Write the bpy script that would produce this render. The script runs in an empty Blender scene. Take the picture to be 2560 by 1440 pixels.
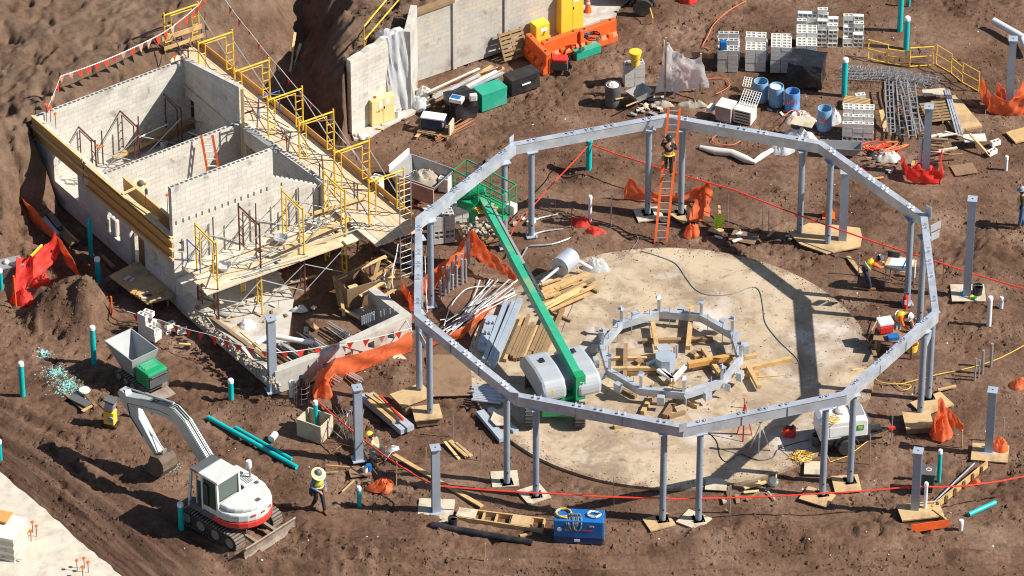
import bpy, bmesh, math, random
import numpy as np
from mathutils import Vector, Matrix, Quaternion
R = math.radians
scene = bpy.context.scene
# ---------------- camera, sky, sun, exposure ----------------
PX, FPX, EL, DIST = 68.0, 13600.0, R(35.4), 200.0
AIM = Vector((-5.84, 4.80, 0.0))
CAM = AIM + Vector((0, -math.cos(EL) * DIST, math.sin(EL) * DIST))
cam_d = bpy.data.cameras.new('camera')
cam = bpy.data.objects.new('camera', cam_d)
scene.collection.objects.link(cam)
scene.camera = cam
cam.location = CAM
cam.rotation_euler = (R(90) - EL, 0, 0)
cam_d.sensor_width = 36.0
cam_d.lens = 36.0 * FPX / 2560.0
cam_d.clip_start = 1.0
cam_d.clip_end = 1500.0
SUN_EL, SUN_AZ = R(43.0), R(-9.0)      # azimuth measured from +X towards +Y
world = bpy.data.worlds.new('World')
scene.world = world
world.use_nodes = True
nt = world.node_tree
bg = nt.nodes['Background']
sky = nt.nodes.new('ShaderNodeTexSky')
sky.sky_type = 'NISHITA'
sky.sun_disc = False
sky.sun_elevation = SUN_EL
sky.sun_rotation = R(90) - SUN_AZ
nt.links.new(sky.outputs[0], bg.inputs[0])
bg.inputs[1].default_value = 0.062
sun_d = bpy.data.lights.new('sun', 'SUN')
sun_d.energy = 5.0
sun_d.angle = R(0.5)
sun_d.color = (1.0, 0.93, 0.83)
sun = bpy.data.objects.new('sun', sun_d)
scene.collection.objects.link(sun)
sdir = Vector((math.cos(SUN_EL) * math.cos(SUN_AZ), math.cos(SUN_EL) * math.sin(SUN_AZ), math.sin(SUN_EL)))
sun.rotation_euler = sdir.to_track_quat('Z', 'Y').to_euler()
vs = scene.view_settings
vs.view_transform = 'Standard'
vs.look = 'None'
vs.exposure = 0.62
vs.gamma = 1.0
vs.use_curve_mapping = False
scene.cycles.pixel_filter_type = 'BLACKMAN_HARRIS'
scene.cycles.filter_width = 1.1

# ---------------- helpers ----------------
col = scene.collection
rnd = random.Random(7)
F_ = Vector((0, math.cos(EL), -math.sin(EL)))
U_ = Vector((0, math.sin(EL), math.cos(EL)))
def P(px, py, z=0.0):
    """world point seen at photograph pixel (px, py) on the level z"""
    d = F_ * FPX + Vector((1, 0, 0)) * (px - 1280) + U_ * (720 - py)
    t = (z - CAM.z) / d.z
    return CAM + d * t
OFF = {}
def link(o, parent=None):
    col.objects.link(o)
    if parent is not None: o.parent = parent
def tag(o, label=None, cat=None, group=None, kind=None):
    if label: o['label'] = label
    if cat: o['category'] = cat
    if group: o['group'] = group
    if kind: o['kind'] = kind
    return o
def thing(name, label, cat, loc=(0, 0, 0), rz=0.0, group=None):
    o = bpy.data.objects.new(name, None)
    o.empty_display_size = 0.2
    link(o); o.location = loc; o.rotation_euler = (0, 0, rz)
    OFF[o] = Vector(loc) if rz == 0 else None
    return tag(o, label, cat, group)
def V(*a): return Vector(a)
class MB:
    def __init__(s): s.v = []; s.f = []
    def add(s, vs, fs):
        n = len(s.v); s.v += [Vector(a) for a in vs]; s.f += [tuple(n + i for i in f) for f in fs]; return s
    def box(s, c, d, rz=0.0, M=None):
        x, y, z = d[0] / 2, d[1] / 2, d[2] / 2
        if M is None: M = Matrix.Rotation(rz, 3, 'Z')
        c = Vector(c)
        p = [c + M @ Vector((a * x, b * y, e * z)) for a in (-1, 1) for b in (-1, 1) for e in (-1, 1)]
        return s.add(p, [(0, 1, 3, 2), (4, 6, 7, 5), (0, 4, 5, 1), (2, 3, 7, 6), (0, 2, 6, 4), (1, 5, 7, 3)])
    def beam(s, p, q, w, h=None, up=(0, 0, 1)):
        p, q = Vector(p), Vector(q); h = w if h is None else h
        d = (q - p).normalized(); a = d.cross(Vector(up))
        if a.length < 1e-4: a = d.cross(Vector((1, 0, 0)))
        a.normalize(); b = a.cross(d).normalized()
        v = [e + a * (i * w / 2) + b * (j * h / 2) for e in (p, q) for i, j in ((-1, -1), (1, -1), (1, 1), (-1, 1))]
        return s.add(v, [(0, 1, 2, 3), (7, 6, 5, 4), (0, 4, 5, 1), (1, 5, 6, 2), (2, 6, 7, 3), (3, 7, 4, 0)])
    def tube(s, pts, r, n=6, closed=False, caps=True):
        pts = [Vector(p) for p in pts]; rs = r if isinstance(r, (list, tuple)) else [r] * len(pts)
        N = len(pts); base = len(s.v); pa = None
        for i, p in enumerate(pts):
            a = pts[(i - 1) % N] if (i or closed) else p
            b = pts[(i + 1) % N] if (i < N - 1 or closed) else p
            d = (b - a)
            d = d.normalized() if d.length > 1e-6 else Vector((0, 0, 1))
            if pa is None:
                pa = d.cross(Vector((0, 0, 1)))
                if pa.length < 0.05: pa = d.cross(Vector((1, 0, 0)))
            pa = (pa - d * pa.dot(d))
            if pa.length < 1e-4: pa = d.cross(Vector((0, 1, 0.3)))
            pa.normalize(); c = d.cross(pa)
            for k in range(n):
                t = 2 * math.pi * k / n
                s.v.append(p + (pa * math.cos(t) + c * math.sin(t)) * rs[i])
        M_ = N if closed else N - 1
        for i in range(M_):
            for k in range(n):
                a = base + i * n + k; b = base + i * n + (k + 1) % n
                e = base + ((i + 1) % N) * n
                s.f.append((a, b, e + (k + 1) % n, e + k))
        if caps and not closed:
            s.f.append(tuple(base + k for k in reversed(range(n))))
            s.f.append(tuple(base + (N - 1) * n + k for k in range(n)))
        return s
    def cyl(s, p, q, r, n=10, r2=None): return s.tube([p, q], [r, r if r2 is None else r2], n)
    def lathe(s, prof, c=(0, 0, 0), n=16, M=None):
        c = Vector(c); base = len(s.v); m = len(prof)
        for r, z in prof:
            for k in range(n):
                t = 2 * math.pi * k / n
                v = Vector((r * math.cos(t), r * math.sin(t), z))
                s.v.append(c + (M @ v if M else v))
        for i in range(m - 1):
            for k in range(n):
                a = base + i * n + k; b = base + i * n + (k + 1) % n
                s.f.append((a, b, b + n, a + n))
        if prof[0][0] > 1e-5: s.f.append(tuple(base + k for k in reversed(range(n))))
        if prof[-1][0] > 1e-5: s.f.append(tuple(base + (m - 1) * n + k for k in range(n)))
        return s
    def prism(s, poly, z0, z1):
        n = len(poly)
        if sum(poly[i][0] * poly[(i + 1) % n][1] - poly[(i + 1) % n][0] * poly[i][1] for i in range(n)) < 0: poly = poly[::-1]
        v = [(p[0], p[1], z0) for p in poly] + [(p[0], p[1], z1) for p in poly]
        return s.add(v, [tuple(reversed(range(n))), tuple(range(n, 2 * n))] + [(i, (i + 1) % n, n + (i + 1) % n, n + i) for i in range(n)])
    def ext(s, poly, a, b, ax='y', c=(0, 0, 0), M=None):
        """polygon in the (u, w) plane extruded along one axis from a to b"""
        f = {'y': lambda u, w, t: (u, t, w), 'x': lambda u, w, t: (t, u, w)}[ax]
        n = len(poly); c = Vector(c)
        v = [Vector(f(u, w, t)) for t in (a, b) for u, w in poly]
        v = [c + (M @ e if M else e) for e in v]
        return s.add(v, [tuple(range(n)), tuple(reversed(range(n, 2 * n)))] + [(i, n + i, n + (i + 1) % n, (i + 1) % n) for i in range(n)])
    def sheet(s, fn, nu, nv, th=0.01):
        """fn(a, b) -> point, a and b 0..1; a closed thin skin"""
        g = [[Vector(fn(i / nu, j / nv)) for j in range(nv + 1)] for i in range(nu + 1)]
        base = len(s.v); W = nv + 1
        def nrm(i, j):
            a = g[min(i + 1, nu)][j] - g[max(i - 1, 0)][j]; b = g[i][min(j + 1, nv)] - g[i][max(j - 1, 0)]
            c = a.cross(b); return c.normalized() if c.length > 1e-9 else Vector((0, 0, 1))
        for k in (0, 1):
            for i in range(nu + 1):
                for j in range(nv + 1): s.v.append(g[i][j] - nrm(i, j) * th * k)
        L = (nu + 1) * W
        for i in range(nu):
            for j in range(nv):
                a = base + i * W + j
                s.f.append((a, a + W, a + W + 1, a + 1)); s.f.append((L + a, L + a + 1, L + a + W + 1, L + a + W))
        for i in range(nu):
            for j in (0, nv):
                a = base + i * W + j
                s.f.append((a, a + L, a + W + L, a + W) if j == 0 else (a, a + W, a + W + L, a + L))
        for j in range(nv):
            for i in (0, nu):
                a = base + i * W + j
                s.f.append((a, a + 1, a + 1 + L, a + L) if i == 0 else (a, a + L, a + 1 + L, a + 1))
        return s
    def build(s, name, m, parent=None, smooth=False, at=None, bevel=0, label=None, rot=None):
        """with a parent the points are world points unless the parent is turned, then they are its local ones"""
        off = Vector((0, 0, 0))
        if parent is not None: off = OFF.get(parent) or Vector((0, 0, 0))
        elif at is not None: off = Vector(at)
        me = bpy.data.meshes.new(name)
        me.from_pydata([tuple(v - off) for v in s.v], [], s.f)
        me.validate()
        if smooth:
            for p in me.polygons: p.use_smooth = True
        me.materials.append(m)
        o = bpy.data.objects.new(name, me)
        link(o, parent)
        OFF[o] = off
        if parent is None and at is not None: o.location = off
        if bevel:
            b = o.modifiers.new('bevel', 'BEVEL'); b.width = bevel; b.segments = 2; b.limit_method = 'ANGLE'; b.angle_limit = R(35)
        if smooth:
            try: me.set_sharp_from_angle(angle=R(50))
            except Exception: pass
        if label: o['label'] = label
        return o
def solo(name, mb, m, label, cat, at, group=None, kind=None, **k):
    return tag(mb.build(name, m, None, at=at, **k), label, cat, group, kind)
def copy_tree(o, parent=None):
    c = o.copy(); col.objects.link(c)
    c.parent = parent
    OFF[c] = OFF.get(o)
    for ch in list(o.children): copy_tree(ch, c)
    return c
# ---------------- materials ----------------
def srgb(r, g, b):
    f = lambda c: ((c / 255 + 0.055) / 1.055) ** 2.4 if c > 10 else c / 255 / 12.92
    return (f(r), f(g), f(b))
def mat(name, c, rough=0.6, metal=0.0, var=0.15, scale=3.0, bump=0.0, bscale=20.0, dirt=None, dirt_amt=0.0, dscale=1.5, trans=0.0, alpha=1.0, sss=0.0, c2=None, c2lo=0.45, c2hi=0.6):
    m = bpy.data.materials.new(name); m.use_nodes = True
    n = m.node_tree; L = n.links; b = n.nodes['Principled BSDF']
    b.inputs['Roughness'].default_value = rough; b.inputs['Metallic'].default_value = metal
    tc = n.nodes.new('ShaderNodeTexCoord')
    no = n.nodes.new('ShaderNodeTexNoise'); no.inputs['Scale'].default_value = scale; no.inputs['Detail'].default_value = 6
    L.new(tc.outputs['Object'], no.inputs['Vector'])
    mr = n.nodes.new('ShaderNodeMapRange'); mr.inputs[1].default_value = 0.3; mr.inputs[2].default_value = 0.7
    mr.inputs[3].default_value = 1 - var; mr.inputs[4].default_value = 1 + var
    L.new(no.outputs[0], mr.inputs[0])
    mx = n.nodes.new('ShaderNodeVectorMath'); mx.operation = 'SCALE'; mx.inputs[0].default_value = c
    L.new(mr.outputs[0], mx.inputs['Scale'])
    out = mx.outputs[0]
    def mixin(out, colr, lo, hi, sc, amt):
        nn = n.nodes.new('ShaderNodeTexNoise'); nn.inputs['Scale'].default_value = sc; nn.inputs['Detail'].default_value = 8; nn.inputs['Roughness'].default_value = 0.65
        L.new(tc.outputs['Object'], nn.inputs['Vector'])
        r = n.nodes.new('ShaderNodeMapRange'); r.inputs[1].default_value = lo; r.inputs[2].default_value = hi; r.inputs[4].default_value = amt
        L.new(nn.outputs[0], r.inputs[0])
        mi = n.nodes.new('ShaderNodeMix'); mi.data_type = 'RGBA'
        L.new(r.outputs[0], mi.inputs[0]); L.new(out, mi.inputs[6]); mi.inputs[7].default_value = (*colr, 1)
        return mi.outputs[2]
    if c2: out = mixin(out, c2, c2lo, c2hi, scale * 0.6, 1.0)
    if dirt: out = mixin(out, dirt, 0.5, 0.68, dscale, dirt_amt)
    L.new(out, b.inputs['Base Color'])
    if bump:
        bn = n.nodes.new('ShaderNodeTexNoise'); bn.inputs['Scale'].default_value = bscale; bn.inputs['Detail'].default_value = 5
        L.new(tc.outputs['Object'], bn.inputs['Vector'])
        bp = n.nodes.new('ShaderNodeBump'); bp.inputs['Strength'].default_value = bump; bp.inputs['Distance'].default_value = 0.02
        L.new(bn.outputs[0], bp.inputs['Height']); L.new(bp.outputs[0], b.inputs['Normal'])
    if trans: b.inputs['Transmission Weight'].default_value = trans
    if alpha < 1: b.inputs['Alpha'].default_value = alpha
    return m
BROWN = srgb(96, 72, 56)
M = {}
M['galv'] = mat('galvanised_steel', (0.44, 0.49, 0.56), 0.34, 0.35, 0.14, 2.0, c2=(0.56, 0.61, 0.68), dirt=(0.35, 0.33, 0.30), dirt_amt=0.35)
M['post'] = mat('grey_primed_steel', (0.33, 0.39, 0.47), 0.45, 0.15, 0.10, 1.6, c2=(0.38, 0.44, 0.52), dirt=(0.42, 0.45, 0.48), dirt_amt=0.5)
M['pipe'] = mat('grey_painted_pipe', (0.24, 0.30, 0.38), 0.42, 0.15, 0.08, 1.2, dirt=(0.4, 0.42, 0.42), dirt_amt=0.5)
M['ply'] = mat('plywood', srgb(186, 158, 116), 0.8, 0, 0.14, 1.6, 0.1, 30, dirt=srgb(120, 96, 74), dirt_amt=0.75, dscale=1.1)
M['plypale'] = mat('weathered_plywood', srgb(190, 180, 158), 0.85, 0, 0.12, 1.6, 0.1, 30, dirt=srgb(120, 100, 82), dirt_amt=0.7, dscale=1.3)
M['plydark'] = mat('muddy_plywood', srgb(132, 106, 82), 0.9, 0, 0.15, 1.6, 0.1, 30, dirt=srgb(84, 64, 50), dirt_amt=0.8, dscale=1.0)
M['wood'] = mat('sawn_timber', srgb(188, 156, 108), 0.75, 0, 0.2, 2.5, dirt=srgb(120, 92, 66), dirt_amt=0.5, dscale=3)
M['woodold'] = mat('old_timber', srgb(142, 116, 84), 0.85, 0, 0.25, 3.0, dirt=srgb(80, 62, 46), dirt_amt=0.6, dscale=3)
M['woodyel'] = mat('formwork_plywood', srgb(196, 150, 84), 0.6, 0, 0.14, 2.0, dirt=srgb(150, 108, 58), dirt_amt=0.6, dscale=2)
M['woodtrim'] = mat('pale_form_timber', srgb(206, 180, 128), 0.7, 0, 0.15, 3.0)
M['teal'] = mat('teal_pvc', (0.0, 0.44, 0.45), 0.4, 0, 0.12, 2.0, dirt=(0.03, 0.32, 0.31), dirt_amt=0.6, dscale=1.8)
M['whitepvc'] = mat('white_pvc', (0.66, 0.67, 0.69), 0.35, 0, 0.04, 3.0, dirt=(0.45, 0.4, 0.34), dirt_amt=0.35)
M['orange'] = mat('safety_orange', (0.80, 0.13, 0.02), 0.45, 0, 0.12, 3.0, dirt=(0.45, 0.1, 0.03), dirt_amt=0.4)
M['orangebar'] = mat('orange_plastic', (0.85, 0.12, 0.02), 0.4, 0, 0.10, 2.0, dirt=(0.42, 0.12, 0.05), dirt_amt=0.6)
M['red'] = mat('red_paint', (0.62, 0.03, 0.02), 0.4, 0, 0.12, 3.0, dirt=(0.3, 0.06, 0.04), dirt_amt=0.4)
M['rope'] = mat('red_orange_ribbon', (0.78, 0.045, 0.02), 0.5, 0, 0.1, 3.0)
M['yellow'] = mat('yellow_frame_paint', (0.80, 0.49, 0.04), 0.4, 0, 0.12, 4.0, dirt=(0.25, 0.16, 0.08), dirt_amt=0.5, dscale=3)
M['cabyel'] = mat('cabinet_yellow', (0.86, 0.55, 0.05), 0.45, 0, 0.05, 2.0, dirt=(0.6, 0.42, 0.15), dirt_amt=0.3)
M['cabpale'] = mat('cabinet_pale_yellow', (0.78, 0.61, 0.28), 0.45, 0, 0.06, 2.0, dirt=(0.5, 0.36, 0.16), dirt_amt=0.35)
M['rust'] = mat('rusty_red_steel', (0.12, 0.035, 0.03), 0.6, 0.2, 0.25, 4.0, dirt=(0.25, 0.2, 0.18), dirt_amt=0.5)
M['brace'] = mat('zinc_brace', (0.45, 0.47, 0.48), 0.4, 0.6, 0.15, 4.0)
M['black'] = mat('black_plastic', (0.02, 0.02, 0.023), 0.38, 0, 0.2, 3.0, dirt=(0.12, 0.1, 0.09), dirt_amt=0.35)
M['rubber'] = mat('rubber', (0.03, 0.03, 0.03), 0.8, 0, 0.2, 5.0, dirt=(0.14, 0.1, 0.08), dirt_amt=0.6, dscale=2)
M['white'] = mat('white_paint', (0.78, 0.79, 0.78), 0.35, 0, 0.05, 2.0, dirt=(0.5, 0.47, 0.42), dirt_amt=0.3)
M['offwhite'] = mat('dirty_white', (0.62, 0.60, 0.56), 0.6, 0, 0.1, 3.0, 0.1, 20, dirt=(0.35, 0.3, 0.25), dirt_amt=0.5)
M['green'] = mat('green_paint', (0.01, 0.30, 0.12), 0.38, 0.0, 0.10, 2.0, dirt=(0.05, 0.24, 0.13), dirt_amt=0.5)
M['greenlt'] = mat('green_faded', (0.03, 0.34, 0.20), 0.4, 0.0, 0.10, 2.0, dirt=(0.27, 0.34, 0.17), dirt_amt=0.75, dscale=0.9)
M['greenbox'] = mat('green_chest', (0.02, 0.33, 0.22), 0.45, 0.0, 0.08, 2.0, dirt=(0.2, 0.36, 0.28), dirt_amt=0.4)
M['blue'] = mat('blue_paint', (0.01, 0.13, 0.42), 0.35, 0, 0.1, 2.0, dirt=(0.05, 0.15, 0.32), dirt_amt=0.4)
M['bluebar'] = mat('blue_drum', (0.12, 0.30, 0.62), 0.4, 0, 0.12, 2.0, dirt=(0.35, 0.42, 0.5), dirt_amt=0.4)
M['bluepale'] = mat('faded_blue_drum', (0.20, 0.40, 0.60), 0.45, 0, 0.12, 2.0, dirt=(0.5, 0.52, 0.52), dirt_amt=0.5)
M['grey'] = mat('grey_metal', (0.35, 0.36, 0.37), 0.45, 0.3, 0.12, 2.0, dirt=(0.25, 0.22, 0.2), dirt_amt=0.4)
M['darkgrey'] = mat('dark_grey', (0.10, 0.105, 0.11), 0.5, 0.1, 0.15, 2.0, dirt=(0.16, 0.12, 0.1), dirt_amt=0.5)
M['mudsteel'] = mat('muddy_steel', (0.27, 0.22, 0.18), 0.7, 0.1, 0.2, 2.5, 0.2, 15, dirt=(0.13, 0.085, 0.06), dirt_amt=0.8, dscale=2)
M['cmu'] = mat('concrete_block', (0.50, 0.49, 0.46), 0.9, 0, 0.10, 6.0, 0.25, 60)
M['cmuw'] = mat('pale_concrete_block', (0.70, 0.69, 0.65), 0.9, 0, 0.10, 6.0, 0.25, 60)
M['conc'] = mat('cast_concrete', (0.46, 0.445, 0.41), 0.88, 0, 0.10, 1.5, 0.15, 25, dirt=(0.22, 0.18, 0.14), dirt_amt=0.75, dscale=0.9)
M['rubble'] = mat('mortar_rubble', (0.36, 0.32, 0.26), 0.95, 0, 0.3, 5.0, 0.6, 30, dirt=(0.2, 0.15, 0.11), dirt_amt=0.8, dscale=2.5)
M['rebar'] = mat('rebar_steel', (0.16, 0.13, 0.12), 0.6, 0.5, 0.2, 6.0)
M['glass'] = mat('dark_glass', (0.03, 0.06, 0.05), 0.12, 0.0, 0.1, 2.0)
M['skin'] = mat('skin', (0.42, 0.24, 0.16), 0.6, 0, 0.05, 5)
M['navy'] = mat('navy_cloth', (0.02, 0.03, 0.075), 0.85, 0, 0.2, 6)
M['denim'] = mat('blue_denim', (0.05, 0.11, 0.24), 0.85, 0, 0.2, 6)
M['darkcloth'] = mat('dark_cloth', (0.025, 0.025, 0.028), 0.85, 0, 0.2, 6)
M['greycloth'] = mat('grey_cloth', (0.30, 0.31, 0.33), 0.85, 0, 0.15, 6)
M['bluecloth'] = mat('blue_cloth', (0.10, 0.18, 0.38), 0.85, 0, 0.15, 6)
M['orangecloth'] = mat('orange_cloth', (0.80, 0.14, 0.02), 0.8, 0, 0.1, 6)
M['lime'] = mat('lime_vest', (0.52, 0.75, 0.04), 0.7, 0, 0.1, 6)
M['limedk'] = mat('straw_hat_lime', (0.55, 0.56, 0.33), 0.8, 0, 0.1, 6)
M['reflect'] = mat('reflective_tape', (0.75, 0.75, 0.72), 0.4, 0.2, 0.05, 6)
M['boot'] = mat('leather_boot', (0.16, 0.09, 0.04), 0.7, 0, 0.2, 6)
M['cordorange'] = mat('orange_cord', (0.75, 0.18, 0.05), 0.5, 0, 0.1, 6)
M['cordyel'] = mat('yellow_cord', (0.72, 0.45, 0.08), 0.5, 0, 0.1, 6)
M['cordgrey'] = mat('grey_cord', (0.16, 0.19, 0.21), 0.5, 0, 0.1, 6)
M['cordblack'] = mat('black_cord', (0.03, 0.03, 0.03), 0.5, 0, 0.1, 6)
M['plastic'] = mat('clear_sheeting', (0.72, 0.75, 0.79), 0.25, 0, 0.08, 2.0, 0.5, 6, alpha=0.72)
M['plasticthick'] = mat('milky_sheeting', (0.80, 0.80, 0.80), 0.28, 0, 0.08, 1.2, 0.6, 5, alpha=0.74)
M['wrap'] = mat('shrink_wrap', (0.66, 0.69, 0.72), 0.2, 0, 0.1, 2.5, 0.6, 9, alpha=0.55)
M['blackwrap'] = mat('black_wrap', (0.016, 0.017, 0.02), 0.22, 0, 0.3, 3.0, 0.9, 7, dirt=(0.09, 0.085, 0.08), dirt_amt=0.4)
M['paper'] = mat('paper', (0.72, 0.72, 0.71), 0.7, 0, 0.05, 4)
M['drywhite'] = mat('white_form_panel', (0.55, 0.55, 0.52), 0.7, 0, 0.1, 3, dirt=(0.3, 0.28, 0.24), dirt_amt=0.5)
def net_mat(name, c):
    m = mat(name, c, 0.65, 0, 0.18, 2.5, 0.4, 12)
    n = m.node_tree; L = n.links; b = n.nodes['Principled BSDF']
    tc = n.nodes.new('ShaderNodeTexCoord'); w = n.nodes.new('ShaderNodeTexNoise'); w.inputs['Scale'].default_value = 3.0
    L.new(tc.outputs['Object'], w.inputs['Vector'])
    r = n.nodes.new('ShaderNodeMapRange'); r.inputs[1].default_value = 0.38; r.inputs[2].default_value = 0.62; r.inputs[3].default_value = 0.45; r.inputs[4].default_value = 0.9
    L.new(w.outputs[0], r.inputs[0]); L.new(r.outputs[0], b.inputs['Alpha'])
    return m
M['net'] = net_mat('orange_netting', (0.80, 0.19, 0.065))
M['netred'] = net_mat('red_netting', (0.82, 0.06, 0.04))
def translucent(m, amt, c):
    n = m.node_tree; L = n.links; o = n.nodes['Material Output']; b = n.nodes['Principled BSDF']
    t = n.nodes.new('ShaderNodeBsdfTranslucent'); t.inputs[0].default_value = (*c, 1)
    tr = n.nodes.new('ShaderNodeBsdfTransparent')
    mx = n.nodes.new('ShaderNodeMixShader'); mx.inputs[0].default_value = amt
    L.new(b.outputs[0], mx.inputs[1]); L.new(t.outputs[0], mx.inputs[2]); L.new(mx.outputs[0], o.inputs[0])
translucent(M['plastic'], 0.35, (0.85, 0.87, 0.9)); translucent(M['plasticthick'], 0.45, (0.95, 0.95, 0.94)); translucent(M['net'], 0.3, (0.95, 0.25, 0.08)); translucent(M['netred'], 0.3, (0.95, 0.12, 0.08))
def pick(*k): return M[rnd.choice(k)]
# ---------------- ground ----------------
def hash2(ix, iy, seed):
    h = (ix.astype(np.int64) * 374761393 + iy.astype(np.int64) * 668265263 + seed * 1442695041) & 0x7fffffff
    h = (h ^ (h >> 13)) * 1274126177 & 0x7fffffff
    return ((h ^ (h >> 16)) & 0xffff) / 65535.0
def vnoise(x, y, seed=0):
    ix, iy = np.floor(x), np.floor(y); fx, fy = x - ix, y - iy
    fx = fx * fx * (3 - 2 * fx); fy = fy * fy * (3 - 2 * fy)
    a = hash2(ix, iy, seed); b = hash2(ix + 1, iy, seed); c = hash2(ix, iy + 1, seed); d = hash2(ix + 1, iy + 1, seed)
    return (a * (1 - fx) + b * fx) * (1 - fy) + (c * (1 - fx) + d * fx) * fy
def fbm(x, y, sc, oct=4, seed=0, ridge=False):
    s = 0; a = 0.5; t = 0
    for i in range(oct):
        v = vnoise(x * sc + 17.3 * i, y * sc - 9.1 * i, seed + i)
        if ridge: v = 1 - abs(2 * v - 1)
        s = s + v * a; t += a; a *= 0.5; sc *= 2.03
    return s / t
def sstep(a, b, x):
    t = np.clip((x - a) / (b - a), 0, 1); return t * t * (3 - 2 * t)
def poly_sd(poly, x, y):
    """signed distance to a polygon, negative inside"""
    d = np.full(x.shape, 1e9); inside = np.zeros(x.shape, bool); n = len(poly)
    for i in range(n):
        ax, ay = poly[i]; bx, by = poly[(i + 1) % n]
        ex, ey = bx - ax, by - ay
        t = np.clip(((x - ax) * ex + (y - ay) * ey) / (ex * ex + ey * ey), 0, 1)
        d = np.minimum(d, np.hypot(x - ax - t * ex, y - ay - t * ey))
        cr = (ay > y) != (by > y)
        with np.errstate(divide='ignore', invalid='ignore'):
            xi = ax + (y - ay) * ex / (ey if ey else 1e-9)
        inside ^= cr & (x < xi)
    return np.where(inside, -d, d)
def line_d(pts, x, y):
    d = np.full(x.shape, 1e9); s = np.zeros(x.shape); acc = 0
    for (ax, ay), (bx, by) in zip(pts, pts[1:]):
        ex, ey = bx - ax, by - ay; L = math.hypot(ex, ey)
        t = np.clip(((x - ax) * ex + (y - ay) * ey) / (L * L), 0, 1)
        q = np.hypot(x - ax - t * ex, y - ay - t * ey)
        s = np.where(q < d, acc + t * L, s); d = np.minimum(d, q); acc += L
    return d, s
def XY(px, py, z=0): p = P(px, py, z); return (p.x, p.y)
BANK = [XY(-700, 1250, 3), XY(-300, 560, 3), XY(-60, 330, 3), XY(180, 200, 3), XY(380, 60, 3), XY(560, -30, 3), XY(640, -120, 3), XY(700, -400, 3), XY(-900, -500, 3)]
PLAT = [XY(892, 140, 3.35), XY(1000, 92, 3.35), XY(1024, 36, 3.15), XY(1425, -98, 3.05), XY(1425, -500, 3), XY(950, -500, 3), XY(880, -120, 3.2), XY(872, 40, 3.3)]
def macro(x, y):
    """the lie of the land without its small lumps"""
    sd = poly_sd(BANK, x, y) + (fbm(x, y, 0.35, 3, 5) - 0.5) * 2.2
    h = 3.1 * (1 - sstep(0.0, 3.6, sd)) * (1 + 0.0 * x)
    h = h + 0.9 * sstep(0, 9, -sd)
    sp = poly_sd(PLAT, x, y)
    wallside = x > P(860, 200, 3).x
    hp = 3.1 * (1 - sstep(0.0, 2.6, sp + (fbm(x, y, 0.5, 3, 8) - 0.5) * 1.2))
    # no spill through the block wall on its open side
    a = P(880, 335); b = P(1012, 275); c = P(1029, 208); d = P(1445, 64)
    def side(p, q): return (q.x - p.x) * (y - p.y) - (q.y - p.y) * (x - p.x)
    f1 = side(a, b) > 0.32 * (b - a).length; f2 = side(c, d) > 0.32 * (d - c).length
    front = np.where(x < b.x + 0.1, ~f1, ~f2) & (x > a.x - 0.25)
    hp = np.where(front, 0, hp)
    hp = np.where(x > d.x - 0.2, 0, hp)
    h = np.maximum(h, hp)
    return h
RUTS = [([(-60, 985), (150, 1085), (300, 1190), (430, 1300), (600, 1440), (760, 1560)], 0.16, 1), ([(-60, 1080), (100, 1165), (250, 1280), (400, 1420), (480, 1520)], 0.16, 1),
        ([(-60, 1040), (120, 1120), (280, 1240), (420, 1370), (520, 1480)], 0.10, 1),
        ([(430, 1290), (560, 1350), (760, 1400), (1000, 1410), (1400, 1440), (1800, 1470)], 0.13, 1),
        ([(560, 1410), (800, 1440), (1000, 1452), (1300, 1480)], 0.10, 0),
        ([(1150, 1385), (1500, 1378), (1900, 1372), (2300, 1372), (2700, 1350)], 0.09, 1),
        ([(1100, 1425), (1600, 1415), (2100, 1410), (2700, 1395)], 0.10, 1),
        ([(1560, 380), (1750, 435), (1950, 490), (2140, 560), (2400, 690)], 0.05, 1), ([(1700, 400), (1900, 440), (2200, 520), (2500, 650)], 0.05, 1)]
BERMS = [([(1740, 1345), (1850, 1328), (2000, 1335), (2240, 1330)], 0.55, 0.30), ([(760, 1330), (850, 1365), (980, 1400)], 0.8, 0.34), ([(600, 1395), (720, 1420), (900, 1425)], 0.5, 0.22),
         ([(1850, 1050 + 235), (1980, 1292)], 0.5, 0.12), ([(975, 905), (1030, 935)], 0.7, 0.2), ([(1060, 1310), (1300, 1345)], 0.6, 0.14),
         ([(2050, 640), (2150, 650)], 0.6, 0.1), ([(1450, 590), (1560, 618)], 0.7, 0.15), ([(2330, 560), (2420, 590), (2540, 640)], 0.7, 0.14), ([(1180, 1180), (960, 1140)], 0.5, 0.1),
         ([(0, 560), (60, 640)], 1.2, 0.5), ([(2180, 30), (2300, 90)], 0.6, 0.12), ([(30, 900), (200, 1010), (300, 1060)], 0.3, 0.05)]
PITS = [(1405, 430, 0.5, 0.4), (1560, 590, 0.4, 0.2), (2400, 585, 0.7, 0.25), (2500, 730, 0.5, 0.2), (620, 930, 1.0, 0.25), (1040, 1135, 0.4, 0.15), (2300, 640, 0.6, 0.12), (500, 1000, 0.7, 0.1), (950, 1150, 0.8, 0.2)]
MOUNDS = [(175, 775, 1.35, 1.25), (225, 790, 0.9, 0.7), (110, 790, 0.8, 0.35), (880, 735, 0.9, 0.35), (1010, 740, 1.2, 0.2), (1000, 935, 0.9, 0.25)]
PADC = P(1677, 914)
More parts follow.
